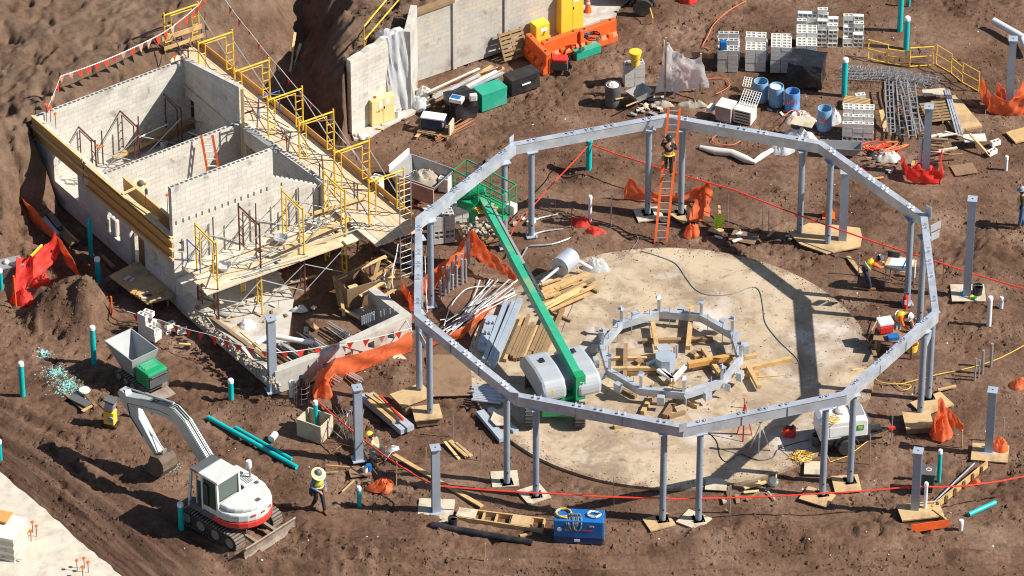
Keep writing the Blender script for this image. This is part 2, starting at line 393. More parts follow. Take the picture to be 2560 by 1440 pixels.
def micro(x, y):
    n1 = fbm(x, y, 0.45, 3, 11); n2 = fbm(x, y, 1.7, 4, 31, True); n3 = fbm(x * 0.8 + y * 0.5, y * 1.5 - x * 0.9, 2.6, 4, 57)
    rough = sstep(0.50, 0.66, fbm(x, y, 0.28, 3, 77)); n4 = fbm(x * 1.3 - y, y * 1.2 + x * 0.4, 4.5, 3, 63)
    L0 = P(0, 1100); calm = sstep(0.0, 3.0, (x - P(40, 960).x) * 0.80 * -1 + (P(640, 1080).y - y) * 0.9 - 1.0) * (x < P(1000, 1400).x)
    strip = 1 - sstep(P(0, 1395).y, P(0, 1330).y, y); rough = rough * (1 - 0.85 * np.maximum(calm, strip * .8))
    a1 = (x * 0.63 - y * 0.78); b1 = (x * 0.78 + y * 0.63)
    an1 = fbm(a1 * 0.30, b1 * 2.6, 1.0, 4, 111) - 0.5; an2 = fbm(x * 0.25, y * 2.8, 1.0, 4, 121) - 0.5
    ft = fbm(x, y, 5.5, 2, 131); spots = np.minimum(0, ft - 0.34) * (0.35 + 0.7 * rough)
    h0 = an1 * 0.34 * calm + an2 * 0.26 * strip + spots * 0.6
    h = h0 + (n1 - 0.60) * 0.22 + (n2 - 0.75) * (0.01 + 0.04 * rough) + np.minimum(0, n3 - 0.38) * (0.05 + 0.75 * rough) + np.minimum(0, n4 - 0.36) * 0.5 * rough
    for pts, dep, lug in [(a, b * 0.42, c) for a, b, c in RUTS]:
        w = [XY(*p) for p in pts]
        for o in (-0.2, 0.2) if lug else (0.0,):
            d, s = line_d([(a + o * 1.1, b - o * 0.4) for a, b in w], x, y)
            prof = -dep * (1 - sstep(0.10, 0.28, d)) + dep * 0.7 * np.exp(-((d - 0.36) / 0.10) ** 2)
            h = h + prof + 0.016 * np.sin(s * 31) * (1 - sstep(0.14, 0.26, d)) * lug * (fbm(x, y, 0.7, 2, 141) > 0.42)
    for pts, wd, ht in BERMS:
        d, s = line_d([XY(*p) for p in pts], x, y)
        e = np.exp(-(d / wd) ** 2); h = h + e * ht * (0.30 + 1.1 * fbm(x, y, 2.2, 4, 71, True) - 0.2) * 0.9
    for px, py, r, dp in PITS:
        c = P(px, py); h = h - dp * np.exp(-(((x - c.x) ** 2 + (y - c.y) ** 2) / r ** 2))
    for px, py, r, ht in MOUNDS:
        c = P(px, py); rr = np.sqrt((x - c.x) ** 2 + ((y - c.y) * 0.9) ** 2) / r
        h = h + ht * np.clip(1.15 - rr * 0.95 + (fbm(x, y, 1.6, 4, 91) - 0.5) * 0.6, 0, 1.2) * (rr < 1.7)
    return h
def level_zone(x, y, h):
    """keep slabs and floors clear of the soil"""
    k = 1 - sstep(7.4, 7.7, np.hypot(x - PADC.x, y - PADC.y))
    sd = poly_sd(FLOOR, x, y); k2 = 1 - sstep(0.0, 0.35, sd)
    sc = poly_sd(PAVE, x, y); k3 = 1 - sstep(-0.1, 0.15, sc)
    sq = poly_sd(PADTOP, x, y); k4 = 1 - sstep(-0.05, 0.15, sq)
    k = np.maximum(np.maximum(k, k2), np.maximum(k3, k4))
    return h * (1 - k) + (-0.06) * k
FLOOR = [XY(95, 465), XY(460, 323), XY(830, 640), XY(1035, 850), XY(700, 985), XY(440, 765)]
PAVE = [XY(-200, 1060), XY(0, 1182), XY(300, 1440), XY(460, 1600), XY(-300, 1900)]
PADTOP = [XY(1360, 92), XY(1470, 62), XY(1535, 46), XY(1620, -60), XY(1440, -60)]
def HT(x, y):
    a = np.array([float(x)]); b = np.array([float(y)])
    return float(macro(a, b)[0])
def PG(px, py, dz=0.0):
    """the point of the sloping ground seen at a pixel"""
    z = 6.0
    while z > -0.5:
        p = P(px, py, z)
        if HT(p.x, p.y) >= z: break
        z -= 0.08
    return V(p.x, p.y, max(z, 0) + dz)
def axis(lo, hi, step, far):
    a = list(np.arange(lo, hi, step)); s = step
    while a[-1] < far: s *= 1.35; a.append(a[-1] + s)
    s = step
    while a[0] > -far: s *= 1.35; a.insert(0, a[0] - s)
    return np.array(a)
gx = axis(-26.5, 14.5, 0.085, 400); gy = axis(-14.5, 28.0, 0.095, 500)
GX, GY = np.meshgrid(gx, gy)
mac = macro(GX, GY)
near = (GX > -30) & (GX < 18) & (GY > -18) & (GY < 32)
GZ = mac + np.where(near, micro(GX, GY), 0)
sl = sstep(0.3, 1.2, mac) * (1 - sstep(20, 60, np.hypot(GX, GY)) * 0.8)
GZ = GZ + sl * ((fbm(GX, GY, 0.30, 6, 41) - 0.5) * 1.0 + np.minimum(0, fbm(GX * 0.8 + GY * .5, GY * 0.5 - GX * .6, 1.3, 6, 43) - 0.40) * 2.2 + (fbm(GX, GY, 3.5, 4, 49) - 0.5) * 0.22)
GZ = level_zone(GX, GY, GZ)
ny, nx = GX.shape
verts = np.stack([GX.ravel(), GY.ravel(), GZ.ravel()], 1)
ii, jj = np.meshgrid(np.arange(ny - 1), np.arange(nx - 1), indexing='ij')
a = (ii * nx + jj).ravel()
faces = np.stack([a, a + 1, a + nx + 1, a + nx], 1)
me = bpy.data.meshes.new('ground')
me.vertices.add(len(verts)); me.vertices.foreach_set('co', verts.ravel().astype(np.float32))
me.loops.add(faces.size); me.loops.foreach_set('vertex_index', faces.ravel().astype(np.int32))
me.polygons.add(len(faces)); me.polygons.foreach_set('loop_start', (np.arange(len(faces)) * 4).astype(np.int32))
me.polygons.foreach_set('loop_total', np.full(len(faces), 4, np.int32))
me.update(calc_edges=True); me.validate()
for p in me.polygons: p.use_smooth = True
g = bpy.data.objects.new('ground', me); col.objects.link(g); tag(g, kind='structure')
def soil():
    m = bpy.data.materials.new('brown_soil'); m.use_nodes = True; n = m.node_tree; L = n.links; b = n.nodes['Principled BSDF']
    b.inputs['Roughness'].default_value = 0.95; b.inputs['Specular IOR Level'].default_value = 0.15
    tc = n.nodes.new('ShaderNodeTexCoord')
    def noise(sc, det=8, ro=0.6, off=0):
        mp = n.nodes.new('ShaderNodeMapping'); mp.inputs['Location'].default_value = (off, off * 2, 0); L.new(tc.outputs['Object'], mp.inputs[0])
        t = n.nodes.new('ShaderNodeTexNoise'); t.inputs['Scale'].default_value = sc; t.inputs['Detail'].default_value = det; t.inputs['Roughness'].default_value = ro
        L.new(mp.outputs[0], t.inputs['Vector']); return t.outputs[0]
    def ramp(f, stops):
        r = n.nodes.new('ShaderNodeValToRGB'); e = r.color_ramp.elements
        while len(e) < len(stops): e.new(0.5)
        for q, (p, c) in zip(e, stops): q.position = p; q.color = (*c, 1)
        L.new(f, r.inputs[0]); return r.outputs[0]
    base = ramp(noise(0.35, 6, 0.6), [(0.30, (0.075, 0.040, 0.025)), (0.43, (0.132, 0.076, 0.050)), (0.55, (0.175, 0.106, 0.072)), (0.68, (0.238, 0.157, 0.111))])
    fine = ramp(noise(5.0, 10, 0.7, 4), [(0.30, (0.62, 0.62, 0.62)), (0.5, (1, 1, 1)), (0.72, (1.32, 1.30, 1.28))])
    mm = n.nodes.new('ShaderNodeMix'); mm.data_type = 'RGBA'; mm.blend_type = 'MULTIPLY'; mm.inputs[0].default_value = 1
    L.new(base, mm.inputs[6]); L.new(fine, mm.inputs[7]); out = mm.outputs[2]
    # dark damp streaks and pale dry specks
    for sc, lo, hi, c, am, off in ((0.9, 0.56, 0.66, (0.050, 0.026, 0.016), 0.72, 9), (3.4, 0.60, 0.68, (0.035, 0.019, 0.012), 0.7, 14), (0.8, 0.58, 0.72, (0.17, 0.115, 0.082), 0.55, 21), (28.0, 0.66, 0.72, (0.36, 0.29, 0.21), 0.55, 33)):
        r = n.nodes.new('ShaderNodeMapRange'); r.inputs[1].default_value = lo; r.inputs[2].default_value = hi; r.inputs[4].default_value = am
        L.new(noise(sc, 8, 0.7, off), r.inputs[0])
        mi = n.nodes.new('ShaderNodeMix'); mi.data_type = 'RGBA'; L.new(r.outputs[0], mi.inputs[0]); L.new(out, mi.inputs[6]); mi.inputs[7].default_value = (*c, 1); out = mi.outputs[2]
    # the upper bank is a drier, greyer sand
    sx = n.nodes.new('ShaderNodeSeparateXYZ'); L.new(tc.outputs['Object'], sx.inputs[0])
    r = n.nodes.new('ShaderNodeMapRange'); r.inputs[1].default_value = 0.6; r.inputs[2].default_value = 2.6; r.inputs[4].default_value = 0.7; L.new(sx.outputs[2], r.inputs[0])
    mi = n.nodes.new('ShaderNodeMix'); mi.data_type = 'RGBA'; L.new(r.outputs[0], mi.inputs[0]); L.new(out, mi.inputs[6])
    dry = ramp(noise(1.1, 10, 0.68, 55), [(0.34, (0.055, 0.034, 0.023)), (0.45, (0.13, 0.085, 0.058)), (0.62, (0.195, 0.138, 0.097))]); L.new(dry, mi.inputs[7]); out = mi.outputs[2]
    # the churned haul track in the near left corner is darker, damp soil drawn out in streaks
    rot = n.nodes.new('ShaderNodeMapping'); rot.vector_type = 'POINT'; rot.inputs['Rotation'].default_value = (0, 0, math.atan2(0.78, 0.63)); L.new(tc.outputs['Object'], rot.inputs[0])
    st = n.nodes.new('ShaderNodeMapping'); st.inputs['Scale'].default_value = (0.35, 5.0, 1); L.new(rot.outputs[0], st.inputs[0])
    sn = n.nodes.new('ShaderNodeTexNoise'); sn.inputs['Scale'].default_value = 1.0; sn.inputs['Detail'].default_value = 7; sn.inputs['Roughness'].default_value = 0.6; L.new(st.outputs[0], sn.inputs['Vector'])
    dt = n.nodes.new('ShaderNodeVectorMath'); dt.operation = 'DOT_PRODUCT'; dt.inputs[1].default_value = (0.78, 0.63, 0); L.new(tc.outputs['Object'], dt.inputs[0])
    ad = n.nodes.new('ShaderNodeMath'); ad.operation = 'MULTIPLY_ADD'; ad.inputs[1].default_value = 3.0; L.new(noise(0.5, 4, 0.5, 61), ad.inputs[0]); L.new(dt.outputs['Value'], ad.inputs[2])
    hi = 0.78 * P(0, 1010).x + 0.63 * P(0, 1010).y + 1.5
    mk = n.nodes.new('ShaderNodeMapRange'); mk.inputs[1].default_value = hi + 0.6; mk.inputs[2].default_value = hi - 1.2; L.new(ad.outputs[0], mk.inputs[0])
    dk = ramp(sn.outputs[0], [(0.34, (0.045, 0.024, 0.016)), (0.5, (0.098, 0.056, 0.038)), (0.66, (0.15, 0.092, 0.064))])
    mi = n.nodes.new('ShaderNodeMix'); mi.data_type = 'RGBA'; L.new(mk.outputs[0], mi.inputs[0]); L.new(out, mi.inputs[6]); L.new(dk, mi.inputs[7]); out = mi.outputs[2]
    L.new(out, b.inputs['Base Color'])
    h1 = noise(7.0, 12, 0.78, 2)
    bp = n.nodes.new('ShaderNodeBump'); bp.inputs['Strength'].default_value = 0.9; bp.inputs['Distance'].default_value = 0.075; L.new(h1, bp.inputs['Height'])
    L.new(bp.outputs[0], b.inputs['Normal'])
    return m
M['soil'] = soil(); me.materials.append(M['soil'])
# teal primer overspray on the soil is laid as thin crumbs further down
def slab_mat():
    m = bpy.data.materials.new('stained_slab'); m.use_nodes = True; n = m.node_tree; L = n.links; b = n.nodes['Principled BSDF']
    b.inputs['Roughness'].default_value = 0.85
    tc = n.nodes.new('ShaderNodeTexCoord')
    out = None
    def noise(sc, off, ro=0.6):
        mp = n.nodes.new('ShaderNodeMapping'); mp.inputs['Location'].default_value = (off, -off, 0); L.new(tc.outputs['Object'], mp.inputs[0])
        t = n.nodes.new('ShaderNodeTexNoise'); t.inputs['Scale'].default_value = sc; t.inputs['Detail'].default_value = 9; t.inputs['Roughness'].default_value = ro; t.inputs['Distortion'].default_value = 0.4
        L.new(mp.outputs[0], t.inputs['Vector']); return t.outputs[0]
    r = n.nodes.new('ShaderNodeValToRGB'); e = r.color_ramp.elements
    for q, (p, c) in zip([e[0], e[1]] + [e.new(0.5), e.new(0.6)], [(0.34, (0.50, 0.41, 0.29)), (0.66, (0.22, 0.155, 0.105)), (0.47, (0.43, 0.345, 0.24)), (0.54, (0.33, 0.25, 0.17))]):
        q.position = p; q.color = (*c, 1)
    L.new(noise(0.32, 3.3), r.inputs[0]); out = r.outputs[0]
    for sc, off, lo, hi, c, am in ((0.42, 20, 0.50, 0.60, (0.20, 0.14, 0.095), 0.7), (0.8, 73, 0.56, 0.66, (0.24, 0.18, 0.125), 0.65), (2.6, 31, 0.57, 0.66, (0.13, 0.09, 0.06), 0.65), (0.9, 44, 0.56, 0.66, (0.50, 0.45, 0.36), 0.6), (9.0, 50, 0.66, 0.72, (0.10, 0.07, 0.05), 0.5)):
        q = n.nodes.new('ShaderNodeMapRange'); q.inputs[1].default_value = lo; q.inputs[2].default_value = hi; q.inputs[4].default_value = am
        L.new(noise(sc, off, 0.7), q.inputs[0])
        mi = n.nodes.new('ShaderNodeMix'); mi.data_type = 'RGBA'; L.new(q.outputs[0], mi.inputs[0]); L.new(out, mi.inputs[6]); mi.inputs[7].default_value = (*c, 1); out = mi.outputs[2]
    ln = n.nodes.new('ShaderNodeVectorMath'); ln.operation = 'LENGTH'; L.new(tc.outputs['Object'], ln.inputs[0])
    ma = n.nodes.new('ShaderNodeMath'); ma.operation = 'MULTIPLY_ADD'; ma.inputs[1].default_value = 3.2; L.new(noise(0.8, 90, 0.65), ma.inputs[0]); L.new(ln.outputs['Value'], ma.inputs[2])
    q = n.nodes.new('ShaderNodeMapRange'); q.inputs[1].default_value = 8.75; q.inputs[2].default_value = 9.15; q.inputs[4].default_value = 0.85; L.new(ma.outputs[0], q.inputs[0])
    mi = n.nodes.new('ShaderNodeMix'); mi.data_type = 'RGBA'; L.new(q.outputs[0], mi.inputs[0]); L.new(out, mi.inputs[6]); mi.inputs[7].default_value = (0.17, 0.105, 0.072, 1); out = mi.outputs[2]
    L.new(out, b.inputs['Base Color'])
    return m
M['slab'] = slab_mat()
mb = MB(); n = 160
mb.prism([(PADC.x + 7.33 * math.cos(2 * math.pi * k / n), PADC.y + 7.33 * math.sin(2 * math.pi * k / n)) for k in range(n)], -0.25, 0.06)
tag(mb.build('round_slab', M['slab'], None, at=(PADC.x, PADC.y, 0)), kind='structure')
M['pave'] = mat('sandy_pavement', (0.52, 0.48, 0.40), 0.9, 0, 0.12, 2.0, 0.3, 30, dirt=(0.36, 0.31, 0.24), dirt_amt=0.7, dscale=2.2)
mb = MB(); ed = []
pa, pb = P(-200, 1060), P(460, 1600)
a0, a1 = Vector((*XY(-160, 1085), 0)), Vector((*XY(0, 1182), 0)); a2 = Vector((*XY(300, 1440), 0)); a3 = Vector((*XY(470, 1600), 0))
for s, t in ((a0, a1), (a1, a2), (a2, a3)):
    for k in range(24):
        p = s.lerp(t, k / 24); ed.append((p.x + rnd.uniform(-.05, .05), p.y + rnd.uniform(-.05, .05)))
mb.prism(ed + [XY(470, 1900), XY(-300, 1900)], -0.2, 0.05)
tag(mb.build('pavement', M['pave'], None, at=(ed[0][0], ed[0][1], 0)), kind='structure')
mb = MB(); mb.prism([XY(1350, 98), XY(1470, 64), XY(1500, 52), XY(1537, 46), XY(1548, 20), XY(1640, -60), XY(1400, -60)], -0.2, 0.05)
tag(mb.build('concrete_apron', M['conc'], None, at=P(1450, 20)), kind='structure')
# clods and pebbles: nobody could count them
def clods(name, n, region, smin, smax, m, seed, zf=0.0):
    r = random.Random(seed); mb = MB()
    ico = [V(0, 0, 1), V(0.9, 0, 0.1), V(0.2, 0.85, 0), V(-0.75, 0.4, 0.1), V(-0.6, -0.6, 0), V(0.35, -0.85, 0.1)]
    pts = [region(r) for _ in range(n)]
    xs = np.array([p[0] for p in pts]); ys = np.array([p[1] for p in pts])
    zz = level_zone(xs, ys, macro(xs, ys) + micro(xs, ys)) if zf == 0 else np.full(n, zf)
    for (x, y), z in zip(pts, zz):
        s = r.uniform(smin, smax) * r.choice((0.5, 0.7, 1)); an = r.uniform(0, 6.3); e = r.uniform(0.5, 1.2)
        q = Matrix.Rotation(an, 3, 'Z')
        v = [V(x, y, z - s * 0.05) + q @ V(p.x * s * e, p.y * s, p.z * s * 0.7) for p in (k + V(r.uniform(-.2, .2), r.uniform(-.2, .2), r.uniform(-.2, .2)) for k in ico)]
        mb.add(v, [(0, 1, 2), (0, 2, 3), (0, 3, 4), (0, 4, 5), (0, 5, 1)])
    o = mb.build(name, m, None, at=(0, 0, 0)); tag(o, kind='stuff'); return o
def flat_region(r):
    while True:
        px, py = r.uniform(-20, 2580), r.uniform(0, 1450); p = P(px, py)
        if math.hypot(p.x - PADC.x, p.y - PADC.y) < 7.5: continue
        if px < 900 and py < 0.8 * px + 470 and py < 980 - 0 * px and not (px > 700 and py < 0): continue
        if px < 320 and py > 1170 + px * 0.87: continue
        if math.sin(p.x * 1.1 + 1.7 * math.sin(p.y * .8)) + math.sin(p.y * 1.7 + p.x * .4) < r.uniform(-1.2, 1.4): continue
        return (p.x, p.y)
tag(clods('soil_clods', 11000, flat_region, 0.03, 0.12, M['soil'], 3), 'loose brown soil clods scattered over the ground', 'soil')

def slab_rim(r):
    a = r.uniform(0, 6.283); k = 0.5 + 0.5 * math.sin(3 * a + 1) * math.sin(7 * a); return (PADC.x + (7.36 - abs(r.gauss(0, .12 + .35 * k))) * math.cos(a), PADC.y + (7.36 - abs(r.gauss(0, .12 + .35 * k))) * math.sin(a))
tag(clods('tracked_mud', 1500, slab_rim, .012, .045, M['soil'], 19, .062), 'brown mud crumbs tracked over the rim of the slab')
def slab_any(r):
    a = r.uniform(0, 6.283); q = 7.1 * math.sqrt(r.random()); p = (PADC.x + q * math.cos(a), PADC.y + q * math.sin(a)); return p
tag(clods('slab_crumbs', 700, slab_any, .012, .05, M['soil'], 23, .062), 'scattered mud crumbs on the slab')
# ---------------- steel ring ----------------
RC = P(1680, 903); ZT = 4.26; RO = 9.70; BW = 0.23; BD = 0.41
def pol(c, r, deg, z=0): return V(c.x + r * math.cos(R(deg)), c.y + r * math.sin(R(deg)), z)
root = thing('ring_beam', 'large ten-sided galvanised steel ring beam carried on pairs of pipe columns', 'ring beam', (RC.x, RC.y, ZT - BD))
VA = [90.4 + 36 * k for k in range(10)]
def seg_beam(c, r0, a0, a1, z0, z1, w):
    mb = MB(); p = [pol(c, r0, a0), pol(c, r0, a1)]; q = [pol(c, r0 - w, a0), pol(c, r0 - w, a1)]
    e = 0.003
    d = (p[1] - p[0]).normalized() * e
    quad = [p[0] + d, p[1] - d, q[1] - d, q[0] + d]
    mb.prism([(v.x, v.y) for v in quad], z0, z1); return mb
for k in range(10):
    mb = seg_beam(RC, RO, VA[k], VA[k] + 36, ZT - BD, ZT, BW)
    s = mb.build('beam_segment', M['galv'], root)
    fl = seg_beam(RC, RO + 0.02, VA[k], VA[k] + 36, ZT, ZT + 0.012, BW + 0.04)
    fl.build('top_flange', M['galv'], s)
    a, b = pol(RC, RO - BW / 2, VA[k], ZT + 0.012), pol(RC, RO - BW / 2, VA[k] + 36, ZT + 0.012)
    d = (b - a).normalized(); nrm = V(-d.y, d.x, 0)
    for t in (0.12, 0.37, 0.5, 0.63, 0.88):
        mb = MB(); c = a.lerp(b, t)
        for o in (-0.11, 0.11):
            mb.box(c + d * o + V(0, 0, 0.07), (0.012, 0.10, 0.08), math.atan2(d.y, d.x))
            mb.cyl(c + d * o + V(0, 0, 0.0) + nrm * 0.1, c + d * o + V(0, 0, 0.08) + nrm * 0.1, 0.012, 6)
        mb.build('clip_bracket', M['galv'], s)
    for t in (0.36, 0.64):
        mb = MB(); c = pol(RC, RO + 0.012, VA[k]).lerp(pol(RC, RO + 0.012, VA[k] + 36), t)
        mb.box(V(c.x, c.y, ZT - BD / 2), (0.012, 0.03, BD - 0.02), math.atan2(d.y, d.x)); mb.build('splice_plate', M['grey'], s)
for k, (dx, hh) in enumerate(((8, 0.5), (5, 0.35), (1, 0.35), (4, 0.3))):
    p = pol(RC, RO + 0.06, VA[dx], ZT - 0.1); q = Matrix.Rotation(R(VA[dx] + 20), 3, 'Z')
    MB().box(p + V(0, 0, hh / 2), (0.02, 0.28, hh), 0, q).build('lug_plate', M['galv'], root)
for dz, sx in ((-0.35, 0.5), (-0.75, 0.4)):
    p = pol(RC, RO + 0.25, VA[8] - 1.5, ZT + dz); MB().box(p, (sx, 0.03, 0.3), R(40)).build('lug_plate', M['galv'], root)
# columns
def pipe_column(p, label, r=0.117, top=ZT - BD, group='pipe columns under the ring beam'):
    t = thing('pipe_column', label, 'column', (p.x, p.y, 0.0), 0, group)
    mb = MB(); mb.cyl(V(p.x, p.y, 0.02), V(p.x, p.y, top - 0.035), r, 18); s = mb.build('shaft', M['pipe'], t, smooth=True)
    MB().box(V(p.x, p.y, top - 0.018), (0.42, 0.36, 0.032), R(20)).build('cap_plate', M['post'], t)
    MB().box(V(p.x, p.y, 0.05), (0.42, 0.42, 0.03), R(12)).build('base_plate', M['post'], t)
    mb = MB()
    for a in (45, 135, 225, 315): mb.cyl(pol(p, 0.23, a, 0.03), pol(p, 0.23, a, 0.13), 0.018, 6)
    mb.build('anchor_bolts', M['rebar'], t)
    mb = MB(); mb.cyl(V(p.x + 0.02, p.y - r - 0.004, 0.55), V(p.x + 0.02, p.y - r + 0.02, 0.55), 0.035, 8); mb.build('drain_hole', M['black'], t)
    return t
names = ['back pair behind the tall orange ladder', 'rear left pair above the plastic conduits', 'left pair beside the scaffold ladder posts', 'left front pair with the steel tie between them', 'front left pair by the muddy slab edge',
         'frontmost pair crossed by the red ribbon', 'front right pair beside the white generator trailer', 'right front pair with a steel tie between them', 'right pair behind the drawing table', 'rear right pair on the octagonal plywood']
for k in range(10):
    for s in (-1, 1):
        p = pol(RC, 9.38, VA[k] + s * 3.8)
        x0 = pol(RC, 9.38, VA[k] - s * 3.8).x
        lab = 'grey pipe column, %s one of the %s' % ('left' if p.x < x0 else 'right', names[k])
        if k in (2, 8): lab = 'grey pipe column, %s one of the %s' % ('nearer' if p.y < pol(RC, 9.38, VA[k] - s * 3.8).y else 'farther', names[k])
        pipe_column(p, lab)
for k in (3, 7):
    a, b = pol(RC, 9.38, VA[k] - 3.8, 2.95), pol(RC, 9.38, VA[k] + 3.8, 2.95); d = (b - a).normalized() * 0.14
    solo('tie_plate', MB().beam(a + d, b - d, 0.03, 0.3), M['post'], 'short flat steel tie between the two %s ring columns' % ('left front' if k == 3 else 'right front'), 'steel tie', (a + b) / 2)
def h_column(px, py, top_py, label, rz=0.0, s=0.235):
    b = P(px, py); h = (py - top_py) / 54.9
    t = thing('steel_post', label, 'steel column', (b.x, b.y, 0), 0, 'free-standing steel posts with cap plates')
    q = Matrix.Rotation(rz, 3, 'Z'); mb = MB()
    mb.box(b + V(0, 0, h / 2) , (s, s, h - 0.08), 0, q)
    mb.build('shaft', M['post'], t)
    for e in (-1, 1):
        m2 = MB(); m2.box(b + q @ V(0, e * (s / 2 + 0.006), 0) + V(0, 0, h / 2), (s + 0.05, 0.012, h - 0.07), 0, q); m2.build('flange', M['post'], t)
    cp = MB(); cp.box(b + V(0, 0, h - 0.018), (s + 0.12, s + 0.16, 0.035), 0, q); c = cp.build('cap_plate', M['post'], t)
    MB().cyl(b + V(0, 0, h - 0.0005), b + V(0, 0, h + 0.003), 0.035, 8).build('bolt_hole', M['black'], c)
    MB().box(b + V(0, 0, 0.055), (0.5, 0.45, 0.035), 0, q).build('base_plate', M['post'], t)
    return t
h_column(682, 978, 800, 'free-standing grey steel post at the corner of the low concrete wall', R(20))
h_column(897, 1150, 975, 'free-standing grey steel post beside the crouching worker', R(15))
h_column(1090, 1280, 1125, 'grey steel post wrapped by the red ribbon on a pale plywood pad', R(12))
h_column(2417, 740, 502, 'tall grey steel post beside the black bucket, right of the ring', R(-8))
h_column(2472, 1130, 980, 'grey steel post with orange netting at its foot, on plywood', R(-12))
h_column(2287, 1285, 1133, 'grey steel post in front of the green wheeled bin', R(-12))
h_column(2522, 272, 95, 'grey steel post wrapped in orange netting at the top right', R(-5))
h_column(2314, 432, 266, 'grey steel post standing in the red netting bundle', R(-5))
h_column(2106, 606, 430, 'grey steel post behind the rear right column pair', R(-5), 0.25)
# plywood pads under the columns
def pad(px, py, w, d, rz, m, label, th=0.045, z=0.02, poly=None, tilt=0):
    c = P(px, py); q = Matrix.Rotation(R(rz), 3, 'Z') @ Matrix.Rotation(R(tilt), 3, 'X')
    mb = MB()
    if poly: mb.prism([XY(*p) for p in poly], z, z + th)
    else: mb.box(V(c.x, c.y, z + th / 2 + abs(math.sin(R(tilt))) * d / 2), (w, d, th), 0, q)
    return solo('plywood_sheet', mb, M[m], label, 'plywood', (c.x, c.y, z))
pad(0, 0, 0, 0, 0, 'ply', 'large eight-sided plywood platform under the rear right columns', 0.05, 0.10, [(1973, 590), (2022, 565), (2085, 570), (2150, 578), (2155, 600), (2150, 625), (2065, 642), (2000, 618)])
pad(1622, 538, 1.0, 0.85, 12, 'plypale', 'pale plywood pad under the back left ladder column')
pad(1712, 538, 0.9, 0.85, 40, 'ply', 'square turned plywood pad under the back right ladder column')
pad(1262, 1200, 0.95, 0.9, 5, 'plypale', 'pale plywood pad under the left column of the front left pair')
pad(1335, 1238, 0.9, 0.9, 28, 'plypale', 'turned pale plywood pad under the right column of the front left pair')
pad(1648, 1308, 0.95, 0.75, 22, 'ply', 'plywood pad under the left frontmost column')
pad(1735, 1303, 0.95, 0.85, -33, 'plypale', 'turned pale plywood pad under the right frontmost column')
pad(2043, 1245, 1.05, 0.8, -28, 'ply', 'plywood pad under the left column by the generator trailer')
pad(2116, 1212, 0.95, 0.95, 6, 'ply', 'plywood pad under the right column by the generator trailer')
pad(2037, 1173, 0.75, 0.75, -4, 'plypale', 'small grey plywood square beside the generator wheel')
pad(2294, 1065, 1.0, 1.0, 5, 'ply', 'plywood box lid under the front column of the right pair', 0.05, 0.25)
pad(2330, 1012, 1.3, 0.9, 30, 'ply', 'plywood pad under the rear column of the right pair')
pad(2475, 1135, 1.3, 1.0, -8, 'ply', 'split plywood pad beneath the steel post with orange netting')
pad(1090, 1280, 1.25, 1.35, -3, 'plypale', 'large pale plywood pad beneath the ribbon-wrapped post')
pad(2420, 735, 1.25, 1.05, 0, 'plypale', 'white plywood pad beneath the tall right post')
pad(1068, 1050, 1.0, 0.85, 10, 'ply', 'tan plywood lid under the right left-front column', 0.05, 0.3)
pad(1030, 1015, 1.3, 0.9, 32, 'ply', 'tan plywood box top under the left left-front column', 0.05, 0.45)
pad(1125, 942, 1.55, 2.5, 2, 'plydark', 'large muddy plywood sheet lying left of the slab', 0.03, 0.05)
pad(990, 915, 0.95, 0.95, 38, 'plypale', 'square pale board lying near the orange net', 0.03, 0.03, tilt=6)
pad(900, 1182, 0.75, 0.5, 12, 'plydark', 'small brown board holding a blue paint tin', 0.03)
pad(1790, 1217, 0.75, 0.6, -5, 'plypale', 'small pale board by the front slab edge', 0.03, 0.06, tilt=5)
pad(2300, 1290, 1.5, 0.9, 10, 'ply', 'plywood pad under the post by the green bin', 0.05, 0.2)
pad(1860, 595, 1.0, 0.7, -20, 'plydark', 'brown board lying behind the slab, left of the octagonal platform', 0.03)
pad(1790, 578, 0.5, 0.35, -30, 'ply', 'short brown board beside the lime vest', 0.03, 0.03)
pad(2410, 425, 0.9, 0.7, 15, 'plydark', 'mud covered board lying right of the red net', 0.02, 0.02)
for i, (px, py, w, d, rz, z0, lab) in enumerate(((1068, 1050, 0.85, 0.7, 10, 0.3, 'plywood box under the tan lid at the right left-front column'), (1030, 1015, 1.1, 0.75, 32, 0.45, 'plywood box under the left left-front column'), (2294, 1065, 0.9, 0.9, 5, 0.25, 'plywood box under the front column of the right pair'), (2300, 1290, 1.4, 0.8, 10, 0.2, 'low timber box under the post by the green bin'))):
    c = P(px, py); solo('timber_box', MB().box(V(c.x, c.y, z0 / 2), (w, d, z0), R(rz)), M['plydark'], lab, 'box', c)
